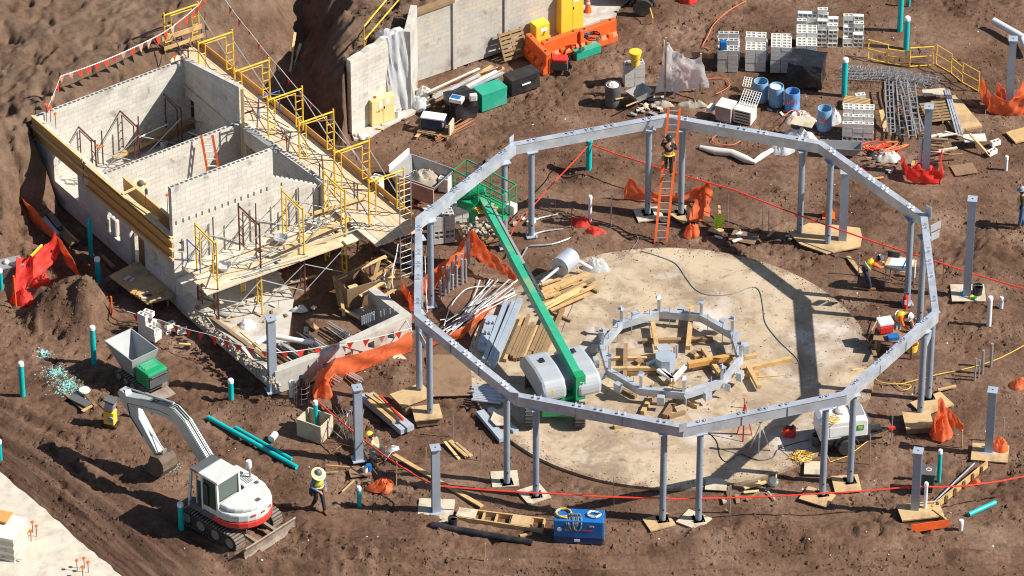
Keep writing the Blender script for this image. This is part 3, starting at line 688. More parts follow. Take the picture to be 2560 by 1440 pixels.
# ---------------- block building ----------------
def block_mat(name, c1, c2, mortar):
    m = bpy.data.materials.new(name); m.use_nodes = True; n = m.node_tree; L = n.links; b = n.nodes['Principled BSDF']; b.inputs['Roughness'].default_value = 0.92
    tc = n.nodes.new('ShaderNodeTexCoord'); sx = n.nodes.new('ShaderNodeSeparateXYZ'); L.new(tc.outputs['Object'], sx.inputs[0])
    ad = n.nodes.new('ShaderNodeMath'); L.new(sx.outputs[0], ad.inputs[0]); L.new(sx.outputs[1], ad.inputs[1])
    cb = n.nodes.new('ShaderNodeCombineXYZ'); L.new(ad.outputs[0], cb.inputs[0]); L.new(sx.outputs[2], cb.inputs[1])
    br = n.nodes.new('ShaderNodeTexBrick'); L.new(cb.outputs[0], br.inputs['Vector'])
    br.inputs['Color1'].default_value = (*c1, 1); br.inputs['Color2'].default_value = (*c2, 1); br.inputs['Mortar'].default_value = (*mortar, 1)
    br.inputs['Scale'].default_value = 1; br.inputs['Mortar Size'].default_value = 0.011; br.inputs['Brick Width'].default_value = 0.4; br.inputs['Row Height'].default_value = 0.2; br.inputs['Bias'].default_value = -0.1
    out = br.outputs[0]
    for sc, lo, hi, c, am in ((0.9, 0.5, 0.68, (0.30, 0.28, 0.24), 0.5), (1.7, 0.62, 0.70, (0.24, 0.18, 0.14), 0.6), (7.0, 0.5, 0.75, (0.62, 0.60, 0.56), 0.4)):
        t = n.nodes.new('ShaderNodeTexNoise'); t.inputs['Scale'].default_value = sc; t.inputs['Detail'].default_value = 8; L.new(tc.outputs['Object'], t.inputs['Vector'])
        r = n.nodes.new('ShaderNodeMapRange'); r.inputs[1].default_value = lo; r.inputs[2].default_value = hi; r.inputs[4].default_value = am; L.new(t.outputs[0], r.inputs[0])
        mi = n.nodes.new('ShaderNodeMix'); mi.data_type = 'RGBA'; L.new(r.outputs[0], mi.inputs[0]); L.new(out, mi.inputs[6]); mi.inputs[7].default_value = (*c, 1); out = mi.outputs[2]
    L.new(out, b.inputs['Base Color'])
    bp = n.nodes.new('ShaderNodeBump'); bp.inputs['Strength'].default_value = 0.35; bp.inputs['Distance'].default_value = 0.01; L.new(br.outputs['Fac'], bp.inputs['Height']); bp.invert = True
    L.new(bp.outputs[0], b.inputs['Normal'])
    return m
M['wall'] = block_mat('block_wall', (0.64, 0.61, 0.54), (0.53, 0.51, 0.46), (0.47, 0.45, 0.405))
M['wallwarm'] = block_mat('warm_block_wall', (0.50, 0.45, 0.36), (0.41, 0.41, 0.40), (0.40, 0.37, 0.31))
def wall(name, p, q, t, zf, parent, m, holes=(), z0=0.0, side=1, top_cells=False):
    """p, q ground points; zf(s) top height; thickness t to the given side; holes (s0, s1, za, zb)"""
    p = Vector(p); q = Vector(q); L = math.hypot(q.x - p.x, q.y - p.y); ang = math.atan2(q.y - p.y, q.x - p.x)
    cuts = sorted({0.0, L} | {min(max(c, 0), L) for h in holes for c in h[:2]} | {L * k / 8 for k in range(9)})
    mb = MB(); e = side * t
    def blk(s0, s1, za0, za1, zb0, zb1):
        if zb0 - za0 < 1e-3 and zb1 - za1 < 1e-3: return
        v = [V(s0, 0, za0), V(s1, 0, za1), V(s1, e, za1), V(s0, e, za0), V(s0, 0, zb0), V(s1, 0, zb1), V(s1, e, zb1), V(s0, e, zb0)]
        mb.add(v, [(0, 3, 2, 1), (4, 5, 6, 7), (0, 1, 5, 4), (1, 2, 6, 5), (2, 3, 7, 6), (3, 0, 4, 7)] if side > 0 else [(0, 1, 2, 3), (7, 6, 5, 4), (4, 5, 1, 0), (5, 6, 2, 1), (6, 7, 3, 2), (7, 4, 0, 3)])
    for s0, s1 in zip(cuts, cuts[1:]):
        if s1 - s0 < 1e-4: continue
        mid = (s0 + s1) / 2; hs = sorted([h[2:] for h in holes if h[0] - 1e-6 <= mid <= h[1] + 1e-6]); z = z0
        for za, zb in hs: blk(s0, s1, z, z, za, za); z = zb
        blk(s0, s1, z, z, zf(s0), zf(s1))
    me_parent = parent
    off = OFF.get(parent) if parent is not None else None
    me = bpy.data.meshes.new(name); me.from_pydata([tuple(v) for v in mb.v], [], mb.f); me.materials.append(m)
    o = bpy.data.objects.new(name, me); link(o, parent); o.location = p - (off or Vector((0, 0, 0))); o.rotation_euler.z = ang
    OFF[o] = None
    if top_cells:
        c = MB(); k = 0.12
        while k < L - 0.1:
            z = zf(k); c.box((k, e / 2, z + 0.003), (0.12, 0.10, 0.006)); k += 0.2
        me2 = bpy.data.meshes.new('block_cells'); me2.from_pydata([tuple(v) for v in c.v], [], c.f); me2.materials.append(M['darkgrey'])
        o2 = bpy.data.objects.new('block_cells', me2); link(o2, o); OFF[o2] = None
    return o
def lin(a, b, L): return lambda s: a + (b - a) * s / L
def seglen(a, b): return (Vector(a) - Vector(b)).length
cW, cN, cK, cE, cSW = P(95, 465), P(460, 323), P(605, 453), P(815, 636), P(440, 765)
cT = P(690, 669); cF = P(800, 628)
B = thing('block_building', 'roofless grey concrete block building shell with scaffolding around it', 'building', cSW)
hz = lambda y0, y1: (y0 - y1) / 55.4
# facade with its openings (measured from the far corner)
Lf = seglen(cW, cSW)
def fs(px): return (P(px, 465 + 0.8696 * (px - 95)) - cW).length
wall('facade_wall', cW, cSW, 0.2, lin(3.1, 2.95, Lf), B, M['wall'], [(fs(140), fs(200), 0.95, 2.15), (fs(272), fs(303), 0.7, 1.7), (fs(328), fs(365), 0.0, 1.75), (fs(385), fs(415), 0.95, 1.7)], side=1)
wall('north_wall', cW, cN, 0.2, lin(3.2, 3.25, 1) if 0 else (lambda s: 3.2), B, M['wall'], side=-1, top_cells=True)
L1 = seglen(cN, cK)
wall('gable_wall', cN, cK, 0.2, lin(3.25, 4.25, L1), B, M['wall'], [(0.25, 0.85, 0.2, 1.7)], side=1)
L2 = seglen(cK, cE)
wall('east_wall', cK, cE, 0.2, lin(2.65, 3.15, L2), B, M['wall'], [(0.35, 1.6, 0.0, 1.9)], side=1, top_cells=True)
cM = P(244, 592)
Lm = seglen(cM, cK)
wall('middle_wall', cM, cK, 0.2, lambda s: 2.6, B, M['wall'], side=1, top_cells=True)
Lt = seglen(cSW, cT)
slots = []; k = 0.12
while k < Lt - 0.05:
    slots.append((k, k + 0.07, 3.52, 3.72)); k += 0.255 if int(k * 7) % 4 else 0.30
gn = [(s, s + 0.38, 0.25, 0.75) for s in (0.35, 1.75, 3.1)]
wall('front_wall', cSW, cT, 0.2, lin(5.2, 5.22, Lt), B, M['wall'], slots + gn + [(0.15, 0.45, 2.25, 2.75)], side=1, top_cells=True)
wall('front_wall', cT, cF, 0.2, lin(4.05, 2.95, seglen(cT, cF)), B, M['wall'], [(0.3, 0.37, 3.5, 3.68)], side=1, top_cells=True)
fp = [XY(100, 462), XY(458, 327), XY(603, 456), XY(812, 634), XY(442, 760)]
MB().prism(fp, 0.02, 0.12).build('floor', M['conc'], B)
# a stub bay right of the facade
wall('corner_pier', P(441, 767), P(476, 752), 0.45, lambda s: 1.25, B, M['cmu'], side=-1)
# timber formwork on the facade
def board(name, p, q, w, h, m, parent, up=(0, 0, 1)): return MB().beam(p, q, w, h, up).build(name, M[m], parent)
def fpt(px, z, out=0.0):
    g_ = P(px, 465 + 0.8696 * (px - 95)); d = (cSW - cW).normalized(); nrm = V(d.y, -d.x, 0)
    if nrm.x > 0: nrm = -nrm
    return g_ + nrm * out + V(0, 0, z)
fw = thing('formwork', 'orange-brown plywood edge formwork along the upper part of the far facade', 'formwork', fpt(92, 2.3, 0.1))
MB().beam(fpt(93, 2.72, 0.04), fpt(218, 2.72, 0.04), 0.04, 0.86).build('form_board', M['woodyel'], fw)
board('rail', fpt(93, 2.75, 0.10), fpt(236, 2.7, 0.10), 0.07, 0.10, 'woodtrim', fw)
board('rail', fpt(93, 3.17, 0.05), fpt(216, 3.14, 0.05), 0.09, 0.06, 'woodtrim', fw)
fw = thing('formwork', 'long double-sided plywood beam formwork stepping out on the near facade', 'formwork', fpt(240, 2.2, 0.1))
for z, o in ((2.55, 0.06),): MB().beam(fpt(232, z, o), fpt(441, z, o), 0.04, 1.05).build('form_board', M['woodyel'], fw)
for z in (2.95, 2.55, 2.15): board('rail', fpt(228, z, 0.12), fpt(440, z, 0.12), 0.07, 0.10, 'woodyel', fw)
board('rail', fpt(228, 3.09, 0.06), fpt(441, 3.09, 0.06), 0.12, 0.05, 'woodtrim', fw)
inn = [fpt(286, 2.75, -0.55), fpt(428, 2.75, -0.55)]
MB().beam(inn[0], inn[1], 0.04, 0.8).build('form_board', M['woodyel'], fw)
board('rail', inn[0] + V(0, 0, 0.42), inn[1] + V(0, 0, 0.42), 0.1, 0.05, 'woodtrim', fw)
board('spreader', fpt(318, 3.14, 0.06), fpt(318, 3.2, -0.55), 0.09, 0.05, 'woodtrim', fw)
board('spreader', fpt(330, 3.14, 0.06), fpt(396, 3.14, -0.12), 0.14, 0.04, 'woodtrim', fw)
for i, z in enumerate((3.0, 2.6, 2.2)): board('rail_end', fpt(437, z, 0.12), fpt(446, z, 0.12), 0.10, 0.08, 'woodtrim', fw)
solo('timber_post', MB().beam(P(613, 459) + V(0, 0, 0.3), P(613, 459) + V(0, 0, 4.3), 0.12, 0.12, up=(0, 1, 0)), M['woodtrim'], 'upright yellow timber fixed to the end of the gable wall', 'timber', P(613, 459))
solo('steel_beam', MB().beam(P(614, 322, 2.72), P(692, 378, 2.9), 0.2, 0.12), M['grey'], 'grey steel lintel lying on the east wall next to the gable corner', 'steel beam', P(614, 322, 2.7))
# low front room
g1 = thing('foundation_wall', 'rough broken low concrete wall on the left of the open front room', 'low wall', P(460, 785))
w1 = wall('footing', P(452, 780), P(690, 985), 0.42, lambda s: 0.72 + 0.1 * math.sin(s * 5), g1, M['conc'], side=1)
g2 = thing('foundation_wall', 'smooth low cast wall with square ports behind the pennants', 'low wall', P(700, 985))
pa, pb, pc, pd = P(690, 985), P(840, 935), P(1030, 845), P(938, 775)
La = seglen(pa, pb); Lb = seglen(pb, pc)
wall('wall_panel', pa, pb, 0.32, lambda s: 0.95 + 0.1 * s / La, g2, M['conc'], [(La * 0.78, La * 0.78 + 0.3, 0.3, 0.62)], side=1)
wall('wall_panel', pb, pc, 0.32, lambda s: 1.054, g2, M['conc'], [(Lb * f, Lb * f + 0.3, 0.35, 0.68) for f in (0.12, 0.42, 0.68)], side=1)
wall('wall_panel', pc, pd, 0.32, lambda s: 1.058, g2, M['conc'], side=1)
for f in (0.45, 0.62): pass
fl = [XY(462, 782), XY(690, 978), XY(838, 928), XY(1022, 845), XY(935, 770), XY(800, 632), XY(445, 768)]
mb = MB(); mb.prism([XY(462, 782), XY(600, 900), XY(720, 850), XY(735, 745), XY(690, 672), XY(445, 768)], -0.1, 0.04)
tag(mb.build('room_floor', M['conc'], None, at=P(560, 780)), kind='structure')
mb = MB(); mb.prism([XY(850, 760), XY(940, 830), XY(1015, 840), XY(935, 775), XY(900, 735)], -0.1, 0.03)
tag(mb.build('room_floor', M['conc'], None, at=P(930, 800)), kind='structure')
mb = MB(); r = random.Random(5)
for i in range(240):
    t = r.random(); c = P(470, 792, 0.74).lerp(P(685, 975, 0.74), t) + V(r.gauss(0.2, 0.10), r.gauss(0.14, 0.08), r.uniform(-0.05, 0.06))
    s = r.uniform(0.03, 0.11); mb.box(c, (s, s * r.uniform(0.6, 1.2), s * 0.7), 0, Matrix.Rotation(r.uniform(0, 3), 3, (r.random(), r.random(), r.random() + .1)))
tag(mb.build('mortar_rubble', M['rubble'], None, at=P(570, 880, 0.7)), 'crumbled pale mortar heaped along the broken low wall', 'rubble', kind='stuff')
mb = MB()
for i in range(14):
    p = P(480, 800, 0.72).lerp(P(676, 970, 0.72), i / 13 + r.uniform(-.02, .02)); mb.cyl(p, p + V(r.uniform(-.05, .05), 0, r.uniform(0.3, 0.5)), 0.012, 5)
mb.build('rebar', M['rebar'], g1)
mb = MB()
for i in range(7): p = P(905 + i * 5, 812 - i * 2, 0.95); mb.cyl(p, p + V(0, 0, 0.38), 0.022, 6)
for px, py in ((935, 800), (952, 792), (960, 788), (975, 785), (985, 780)): p = P(px, py, 1.0); mb.cyl(p, p + V(0, 0, 0.25), 0.02, 6)
mb.build('anchor_rods', M['galv'], g2)
# block retaining wall
W = thing('retaining_wall', 'stained tall concrete block retaining wall holding back the earth', 'wall', P(1029, 208))
q0, q1, q2, q3 = P(880, 335), P(1012, 275), P(1029, 208), P(1445, 64)
wall('wall_stub', q0, q1, 0.25, lambda s: 3.3 + 0.45 * (s / seglen(q0, q1)) + 0.06 * math.sin(s * 9), W, M['wall'], side=1)
wall('wall_return', q1, q2, 0.25, lambda s: 3.6, W, M['conc'], side=-1)
L3 = seglen(q2, q3)
def bandwall():
    wall('wall_face', q2, q3, 0.25, lambda s: 3.06 + 0.03 * math.sin(s * 3), W, M['wallwarm'], z0=1.15, side=1)
    wall('wall_footing', q2, q3, 0.27, lambda s: 1.15, W, M['conc'], side=1)
bandwall()
d = (q3 - q2).normalized(); nf = V(d.y, -d.x, 0)
for s, w in ((0.06, 0.22), (1.95, 0.16), (4.3, 0.12)):
    c = q2 + d * s; MB().box(c + nf * 0.03 + V(0, 0, 1.52), (w, 0.08, 3.04), math.atan2(d.y, d.x)).build('pilaster', M['wallwarm'], W)
rs = mat('rust_stain', (0.26, 0.17, 0.08), 0.95, 0, 0.4, 3.0)
q = MB(); q.beam(q2 + V(0.05, 0.1, 3.14), q2 + d * 1.9 + V(0, 0.1, 3.14), 0.32, 0.14)
solo('weathered_timber', q, M['woodold'], 'weathered grey timber lying along the top left of the retaining wall', 'timber', q2 + V(0.05, 0.1, 3.1))
mb = MB(); mb.prism([XY(885, 352), XY(925, 345), XY(1075, 262), XY(1035, 212), XY(1012, 278), XY(880, 338)], -0.1, 0.07)
tag(mb.build('wall_footing_slab', M['conc'], None, at=P(960, 310)), kind='structure')
# ---------------- scaffolding ----------------
uD = (P(88, -29) - P(0, 0)); uD = V(uD.x, uD.y, 0).normalized()
vD = V(uD.y, -uD.x, 0)                           # towards the camera and right
def frame(name, p, q, z, m, label, group, h=2.0, ladder=True):
    """walk-through frame with posts on p and q"""
    t = thing(name, label, 'scaffold frame', (p.x, p.y, z), 0, group)
    r = 0.033; A, Bq = V(p.x, p.y, z), V(q.x, q.y, z); d = (Bq - A); k = d.normalized()
    for s in (A, Bq): MB().cyl(s, s + V(0, 0, h + 0.06), r, 7).build('post', M[m], t)
    mb = MB(); mb.cyl(A + V(0, 0, h - 0.05), Bq + V(0, 0, h - 0.05), r, 7); mb.build('head_bar', M[m], t)
    mb = MB(); i1, i2 = A + k * 0.3, Bq - k * 0.3
    mb.tube([i1 + V(0, 0, 0.35), i1 + V(0, 0, h - 0.17), i2 + V(0, 0, h - 0.17), i2 + V(0, 0, 0.35)], 0.026, 6); mb.build('inner_loop', M[m], t)
    for i in range(4):
        zz = 0.35 + i * 0.36
        MB().cyl(A + V(0, 0, zz), i1 + V(0, 0, zz), 0.02, 5).build('rung', M[m], t); MB().cyl(Bq + V(0, 0, zz), i2 + V(0, 0, zz), 0.02, 5).build('rung', M[m], t)
    return t
def braces(a0, a1, b0, b1, label, m='brace', name='cross_brace'):
    """one crossed pair between two frames"""
    mb = MB(); mb.cyl(a0, b1, 0.021, 5); t = mb.build(name, M[m], None, at=a0); tag(t, label, 'scaffold brace', 'crossed scaffold braces')
    m2 = MB(); m2.cyl(a1, b0, 0.021, 5); m2.build('rod', M[m], t)
ZD, ZF = 2.25, 2.05
wd = ['first', 'second', 'third', 'fourth', 'fifth', 'sixth', 'seventh']
tops = [((408, 35), (496, 8)), ((495, 105), (581, 78)), ((590, 175), (668, 148)), ((667, 248), (757, 218)), ((745, 305), (835, 277)), ((834, 378), (923, 350)), ((922, 452), (1008, 422))]
EF = []
for i, (a_, b_) in enumerate(tops):
    c = (V(*a_) + V(*b_)) / 2
    z = ZD + 2.0; c3 = P(c.x, c.y, z); a3 = c3 - uD * 0.75; b3 = c3 + uD * 0.75
    a3.z = b3.z = 0; EF.append((a3, b3))
    frame('scaffold', a3, b3, ZD, 'yellow', 'yellow walk-through scaffold frame on the east deck, %s from the top left' % wd[i], 'yellow frames along the east deck')
    low = 0.0
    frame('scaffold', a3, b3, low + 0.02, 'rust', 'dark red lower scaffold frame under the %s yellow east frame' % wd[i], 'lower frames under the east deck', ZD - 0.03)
for i in range(6):
    a, b = EF[i], EF[i + 1]
    braces(b[1] * 1 + V(0, 0, ZD + 0.4), b[1] + V(0, 0, ZD + 1.6), a[1] + V(0, 0, ZD + 0.4), a[1] + V(0, 0, ZD + 1.6), 'crossed zinc braces between the %s and %s yellow frames, outer side' % (wd[i], wd[i + 1]))
    braces(b[0] + V(0, 0, ZD + 0.4), b[0] + V(0, 0, ZD + 1.6), a[0] + V(0, 0, ZD + 0.4), a[0] + V(0, 0, ZD + 1.6), 'crossed braces between the %s and %s yellow frames, wall side' % (wd[i], wd[i + 1]), 'rebar')
    if i > 2: braces(b[1] + V(0, 0, 0.3), b[1] + V(0, 0, 1.7), a[1] + V(0, 0, 0.3), a[1] + V(0, 0, 1.7), 'crossed braces below the deck between %s and %s frames' % (wd[i], wd[i + 1]))
def planks(p, q, across, n, w, z, m, label, group, name='scaffold_plank', th=0.05, jit=0.06):
    """n planks lying from p to q, side by side along the vector across"""
    for i in range(n):
        o = across * (i * (w + 0.012))
        a = p + o + (q - p).normalized() * rnd.uniform(-jit, jit); b = q + o + (q - p).normalized() * rnd.uniform(-jit, jit)
        a.z = b.z = z + rnd.uniform(0, 0.012)
        solo(name, MB().beam(a, b, w, th), M[m] if isinstance(m, str) else pick(*m), label, 'plank', (a + b) / 2, group)
M['plank'] = mat('scaffold_plank_wood', srgb(206, 182, 148), 0.8, 0, 0.14, 2.0, 0.1, 25, dirt=srgb(160, 140, 118), dirt_amt=0.7, dscale=1.4)
M['plank2'] = mat('scaffold_plank_pale', srgb(196, 182, 160), 0.8, 0, 0.14, 2.0, 0.1, 25, dirt=srgb(140, 124, 104), dirt_amt=0.7, dscale=1.2)
M['plank3'] = mat('scaffold_plank_dusty', srgb(214, 200, 178), 0.85, 0, 0.12, 2.0, 0.1, 25, dirt=srgb(160, 148, 130), dirt_amt=0.6, dscale=1.2)
dl = (EF[6][0] - EF[0][0]).normalized()
sec = ['far', 'middle', 'near']
for i, (s, e) in enumerate(((0, 2), (2, 4), (4, 6))):
    p = EF[s][0] - uD * 0.35 + (dl * -0.8 if s == 0 else V(0, 0, 0)); q = EF[e][0] - uD * 0.35 + (dl * 1.2 if e == 6 else V(0, 0, 0))
    planks(p + dl * 0.03, q - dl * 0.03, uD, 8, 0.235, ZD - 0.06 - 0.02 * (i % 2), ('plank', 'plank2', 'plank3'), 'dusty plank laid side by side with others, %s stretch of the east deck' % sec[i], 'planks on the %s stretch of the east deck' % sec[i])
for i, (s, e) in enumerate(((0, 2), (2, 4), (4, 6))):
    p = EF[s][1] + uD * 0.06 + V(0, 0, ZD + 0.1) + dl * (0.03 if s else -0.3); q = EF[e][1] + uD * 0.06 + V(0, 0, ZD + 0.1) - dl * (0.03 if e < 6 else -0.9)
    solo('toe_board', MB().beam(p, q, 0.04, 0.3), M['woodyel'], 'brown toe board standing on edge along the %s stretch of the east deck' % sec[i], 'toe board', (p + q) / 2)
# front deck
ft = [((482, 562), (546, 606), 'yellow'), ((590, 511), (654, 561), 'rust'), ((698, 475), (763, 520), 'yellow'), ((803, 430), (868, 476), 'yellow')]
FF = []
for i, (a_, b_, m) in enumerate(ft):
    c = (V(*a_) + V(*b_)) / 2; c3 = P(c.x, c.y, ZF + 2.0); a3 = c3 - vD * 0.75; b3 = c3 + vD * 0.75; a3.z = b3.z = 0; FF.append((a3, b3))
    mm = {'yellow': 'yellow', 'rust': 'dark red'}[m]
    frame('scaffold', a3, b3, ZF, m, '%s scaffold frame standing on the front deck, %s from the left' % (mm, wd[i]), 'frames on the front deck')
    lm = 'yellow' if i == 1 or i == 3 else 'rust'
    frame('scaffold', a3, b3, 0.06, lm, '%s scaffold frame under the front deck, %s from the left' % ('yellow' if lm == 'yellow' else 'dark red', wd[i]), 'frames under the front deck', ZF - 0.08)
for i in range(3):
    a, b = FF[i], FF[i + 1]
    for s, w in ((0, 'wall side'), (1, 'open side')):
        braces(a[s] + V(0, 0, ZF + 0.4), a[s] + V(0, 0, ZF + 1.6), b[s] + V(0, 0, ZF + 0.4), b[s] + V(0, 0, ZF + 1.6), 'crossed braces above the front deck, bay %s from the left, %s' % (wd[i], w))
    braces(a[1] + V(0, 0, 0.4), a[1] + V(0, 0, 1.6), b[1] + V(0, 0, 0.4), b[1] + V(0, 0, 1.6), 'pale crossed braces under the front deck, bay %s from the left' % wd[i])
x0 = FF[0][0] - uD * 0.85
for i, (s, e) in enumerate(((-0.35, 2.55), (2.57, 5.4), (5.42, 8.1))):
    base = FF[0][0] - vD * 0.42
    p = base + uD * s; q = base + uD * e
    planks(p, q, vD, 2, 0.24, ZF - 0.06, ('plank2', 'plank3'), 'one of two pale planks by the front wall, %s part of deck' % ['left', 'middle', 'right'][i], 'inner planks of the front deck')
    planks(p + vD * 0.62, q + vD * 0.62, vD, 6, 0.235, ZF - 0.06, ('plank', 'plank2', 'plank3'), 'tan plank on the outer %s part of the front deck' % ['left', 'middle', 'right'][i], 'outer planks of the front deck, %s' % ['left', 'middle', 'right'][i], jit=0.16)
p = P(701, 645, ZF + .1); q = P(869, 580, ZF + .1)
solo('toe_board', MB().beam(p, q, 0.04, 0.22), M['woodtrim'], 'yellow timber on edge at the open side of the front deck', 'toe board', p)
p2 = FF[2][0] + V(0, 0, ZF + 1.0) - uD * 0.1
solo('timber_rail', MB().beam(P(764, 540, ZF + 0.4), P(922, 490, ZF + 0.4), 0.05, 0.14), M['woodtrim'], 'pale timber rail on edge at the wall side of the front deck', 'timber', P(764, 540, 2.4))
solo('timber_rail', MB().beam(P(712, 620, ZF + 0.5), P(880, 545, ZF + 0.55), 0.05, 0.16), M['woodtrim'], 'yellow timber lying along the middle of the front deck', 'timber', P(712, 620, 2.5))
for i, (a_, b_) in enumerate((((560, 668), (790, 590)), ((640, 672), (900, 560)), ((700, 640), (930, 560)), ((590, 690), (770, 640)))):
    solo('steel_tube', MB().cyl(P(*a_, ZF + 0.08 + .03 * i), P(*b_, ZF + 0.1 + .04 * i), 0.025, 6), M['brace'], ['long zinc tube nearest the wall on the front deck', 'long zinc tube down the middle of the front deck', 'zinc tube on the right half of the front deck', 'short zinc tube near the outer edge of the front deck'][i], 'tube', P(*a_, ZF + 0.1))
# access ladder frame at the right end
for i, (px, gy_) in enumerate(((1003, 712), (1030, 700))): pass
a3, b3 = EF[6]
lf = thing('scaffold_ladder', 'grey scaffold ladder frame rising beside the left ring beam', 'ladder frame', P(1002, 690))
pA, pB = P(1002, 705), P(1030, 695)
for s in (pA, pB): MB().cyl(s, s + V(0, 0, 4.6), 0.024, 6).build('post', M['brace'], lf)
for i in range(17): MB().cyl(pA + V(0, 0, 0.25 + i * 0.27), pB + V(0, 0, 0.25 + i * 0.27), 0.014, 5).build('rung', M['brace'], lf)
# inside scaffold of the building: dark red frames
inn = [((180, 305), (246, 355)), ((287, 265), (350, 318)), ((394, 222), (460, 275)), ((500, 180), (565, 228))]
IF = []
for i, (a_, b_) in enumerate(inn):
    c = (V(*a_) + V(*b_)) / 2; c3 = P(c.x, c.y, 2.15); a3 = c3 - vD * 0.75; b3 = c3 + vD * 0.75; a3.z = b3.z = 0; IF.append((a3, b3))
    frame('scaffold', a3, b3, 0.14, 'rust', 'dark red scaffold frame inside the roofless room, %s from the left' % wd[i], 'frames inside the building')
for i in range(3):
    a, b = IF[i], IF[i + 1]
    for s, w in ((0, 'far'), (1, 'near')):
        braces(a[s] + V(0, 0, 0.5), a[s] + V(0, 0, 1.7), b[s] + V(0, 0, 0.5), b[s] + V(0, 0, 1.7), 'crossed braces inside the room, bay %s from the left, %s side' % (wd[i], w))
for i, (a_, b_, z, m, w, lab) in enumerate((((285, 395), (430, 330), 0.35, 'wood', 0.26, 'tan plank lying on the floor inside the room'), ((375, 345), (520, 285), 0.9, 'woodold', 0.3, 'brown plank leaning across the shaded end of the room'), ((395, 350), (545, 290), 0.55, 'woodold', 0.3, 'old brown plank lying under the shaded gable wall'), ((300, 455), (340, 425), 1.9, 'woodyel', 0.3, 'short yellow board on the corner of the middle wall'))):
    solo('plank', MB().beam(P(*a_, z), P(*b_, z), w, 0.05), M[m], lab, 'plank', P(*a_, z))
# two ladders
def ladder(a, b, w, rungs, m, label, rm='brace', side=None):
    a, b = Vector(a), Vector(b); t = thing('ladder', label, 'ladder', a)
    s = side or V(1, 0, 0); s = s.normalized() * w / 2
    for e in (-1, 1): MB().beam(a + s * e, b + s * e, 0.04, 0.09, up=s).build('rail', M[m], t)
    for i in range(rungs):
        c = a.lerp(b, (i + 0.6) / rungs); MB().cyl(c - s, c + s, 0.024, 6).build('rung', M[rm], t)
    return t
ladder(P(548, 512, 0.12), P(517, 338, 2.95), 0.42, 10, 'orange', 'short orange ladder leaning on the middle block wall', 'white')
ladder(P(1652, 605, 0), P(1686, 270, 4.9), 0.42, 19, 'orange', 'tall orange ladder leaning on the back of the ring beam', 'brace')
# rebar with orange caps
def capped(px, py, z0, h, label, m='orange', group='rebars with orange safety caps'):
    t = thing('capped_rebar', label, 'rebar', P(px, py, z0), 0, group); p = P(px, py, z0)
    MB().cyl(p, p + V(0, 0, h), 0.013, 5).build('bar', M['rust'], t)
    MB().lathe([(0.02, -0.05), (0.025, 0.0), (0.062, 0.02), (0.062, 0.05), (0.0, 0.055)], p + V(0, 0, h), 10).build('cap', M[m], t)
for px, py, z0, h, l in ((117, 305, 2.9, 0.75, 'leftmost capped rebar on the far left corner of the building'), (127, 305, 2.9, 0.65, 'second capped rebar on the far left corner'), (140, 322, 2.9, 0.65, 'third capped rebar behind the far facade formwork'), (245, 410, 2.6, 0.8, 'capped rebar at the step of the two formworks'), (259, 412, 2.6, 0.8, 'capped rebar just right of the one at the formwork step'),
    (366, 540, 2.6, 1.4, 'tall capped rebar in front of the builder in the room'), (420, 545, 2.2, 1.0, 'capped rebar beside the tall front wall'), (455, 160, 3.2, 0.25, 'capped rebar on the top corner of the room'), (437, 155, 3.2, 0.2, 'low capped rebar just left of the top corner of the room')):
    capped(px, py, z0, h, l)
for k, (cx, cy) in enumerate(((78, 1345), (207, 1435))):
    for i, (dx, dy) in enumerate(((-14, -8), (4, -14), (0, 8), (14, -4))):
        capped(cx + dx, cy + dy, 0.05, 0.42, 'one of four capped rebars standing in the pavement, %s cluster' % ('upper' if k == 0 else 'lower'), group='capped rebars in the %s pavement cluster' % ('upper' if k == 0 else 'lower'))

# more of the clutter: odd poles, short guard frames and tubes
for i, (px, py, z, h, m, l) in enumerate(((718, 396, ZD, 1.0, 'rust', 'dark red pole on the east deck beside the third frame'), (800, 470, ZD, 1.1, 'rust', 'dark red pole on the east deck near the fifth frame'), (886, 505, ZD, .9, 'navy', 'dark blue pole on the east deck near the sixth frame'), (785, 560, ZF, 1.6, 'rebar', 'thin dark pole at the right of the front deck'),
    (536, 650, ZF, 1.9, 'rebar', 'thin dark pole against the front wall behind the first front frame'), (642, 610, ZF, 1.8, 'rebar', 'thin dark pole against the front wall behind the second front frame'), (748, 565, ZF, 1.7, 'rebar', 'thin dark pole against the front wall behind the third front frame'), (350, 395, .2, 1.9, 'rust', 'dark red pole standing inside the room left of the bucket'), (372, 320, .3, 1.9, 'navy', 'blue pole standing inside the room near the far wall'), (232, 425, 1.2, 1.4, 'rust', 'rusty pole at the formwork step'), (258, 410, 1.2, 1.5, 'rust', 'second rusty pole at the formwork step'))):
    solo('scaffold_pole', MB().cyl(P(px, py, z), P(px, py, z) + V(0, 0, h), .028, 6), M[m], l, 'pole', P(px, py, z))
M['bluesteel'] = mat('blue_frame_paint', (.02, .09, .32), .4)
for i, (px, py, z, l) in enumerate(((455, 135, ZD, 'blue guard frame at the top of the east deck'), (648, 300, ZD, 'blue guard frame beside the third yellow frame on the east deck'), (470, 655, ZF, 'blue guard frame at the left end of the front deck'))):
    a = P(px, py, z); d = uD if i < 2 else vD; solo('guard_rail', MB().tube([a, a + V(0, 0, 1.0), a + d * .9 + V(0, 0, 1.0), a + d * .9], .028, 6), M['bluesteel'], l, 'guard frame', a)
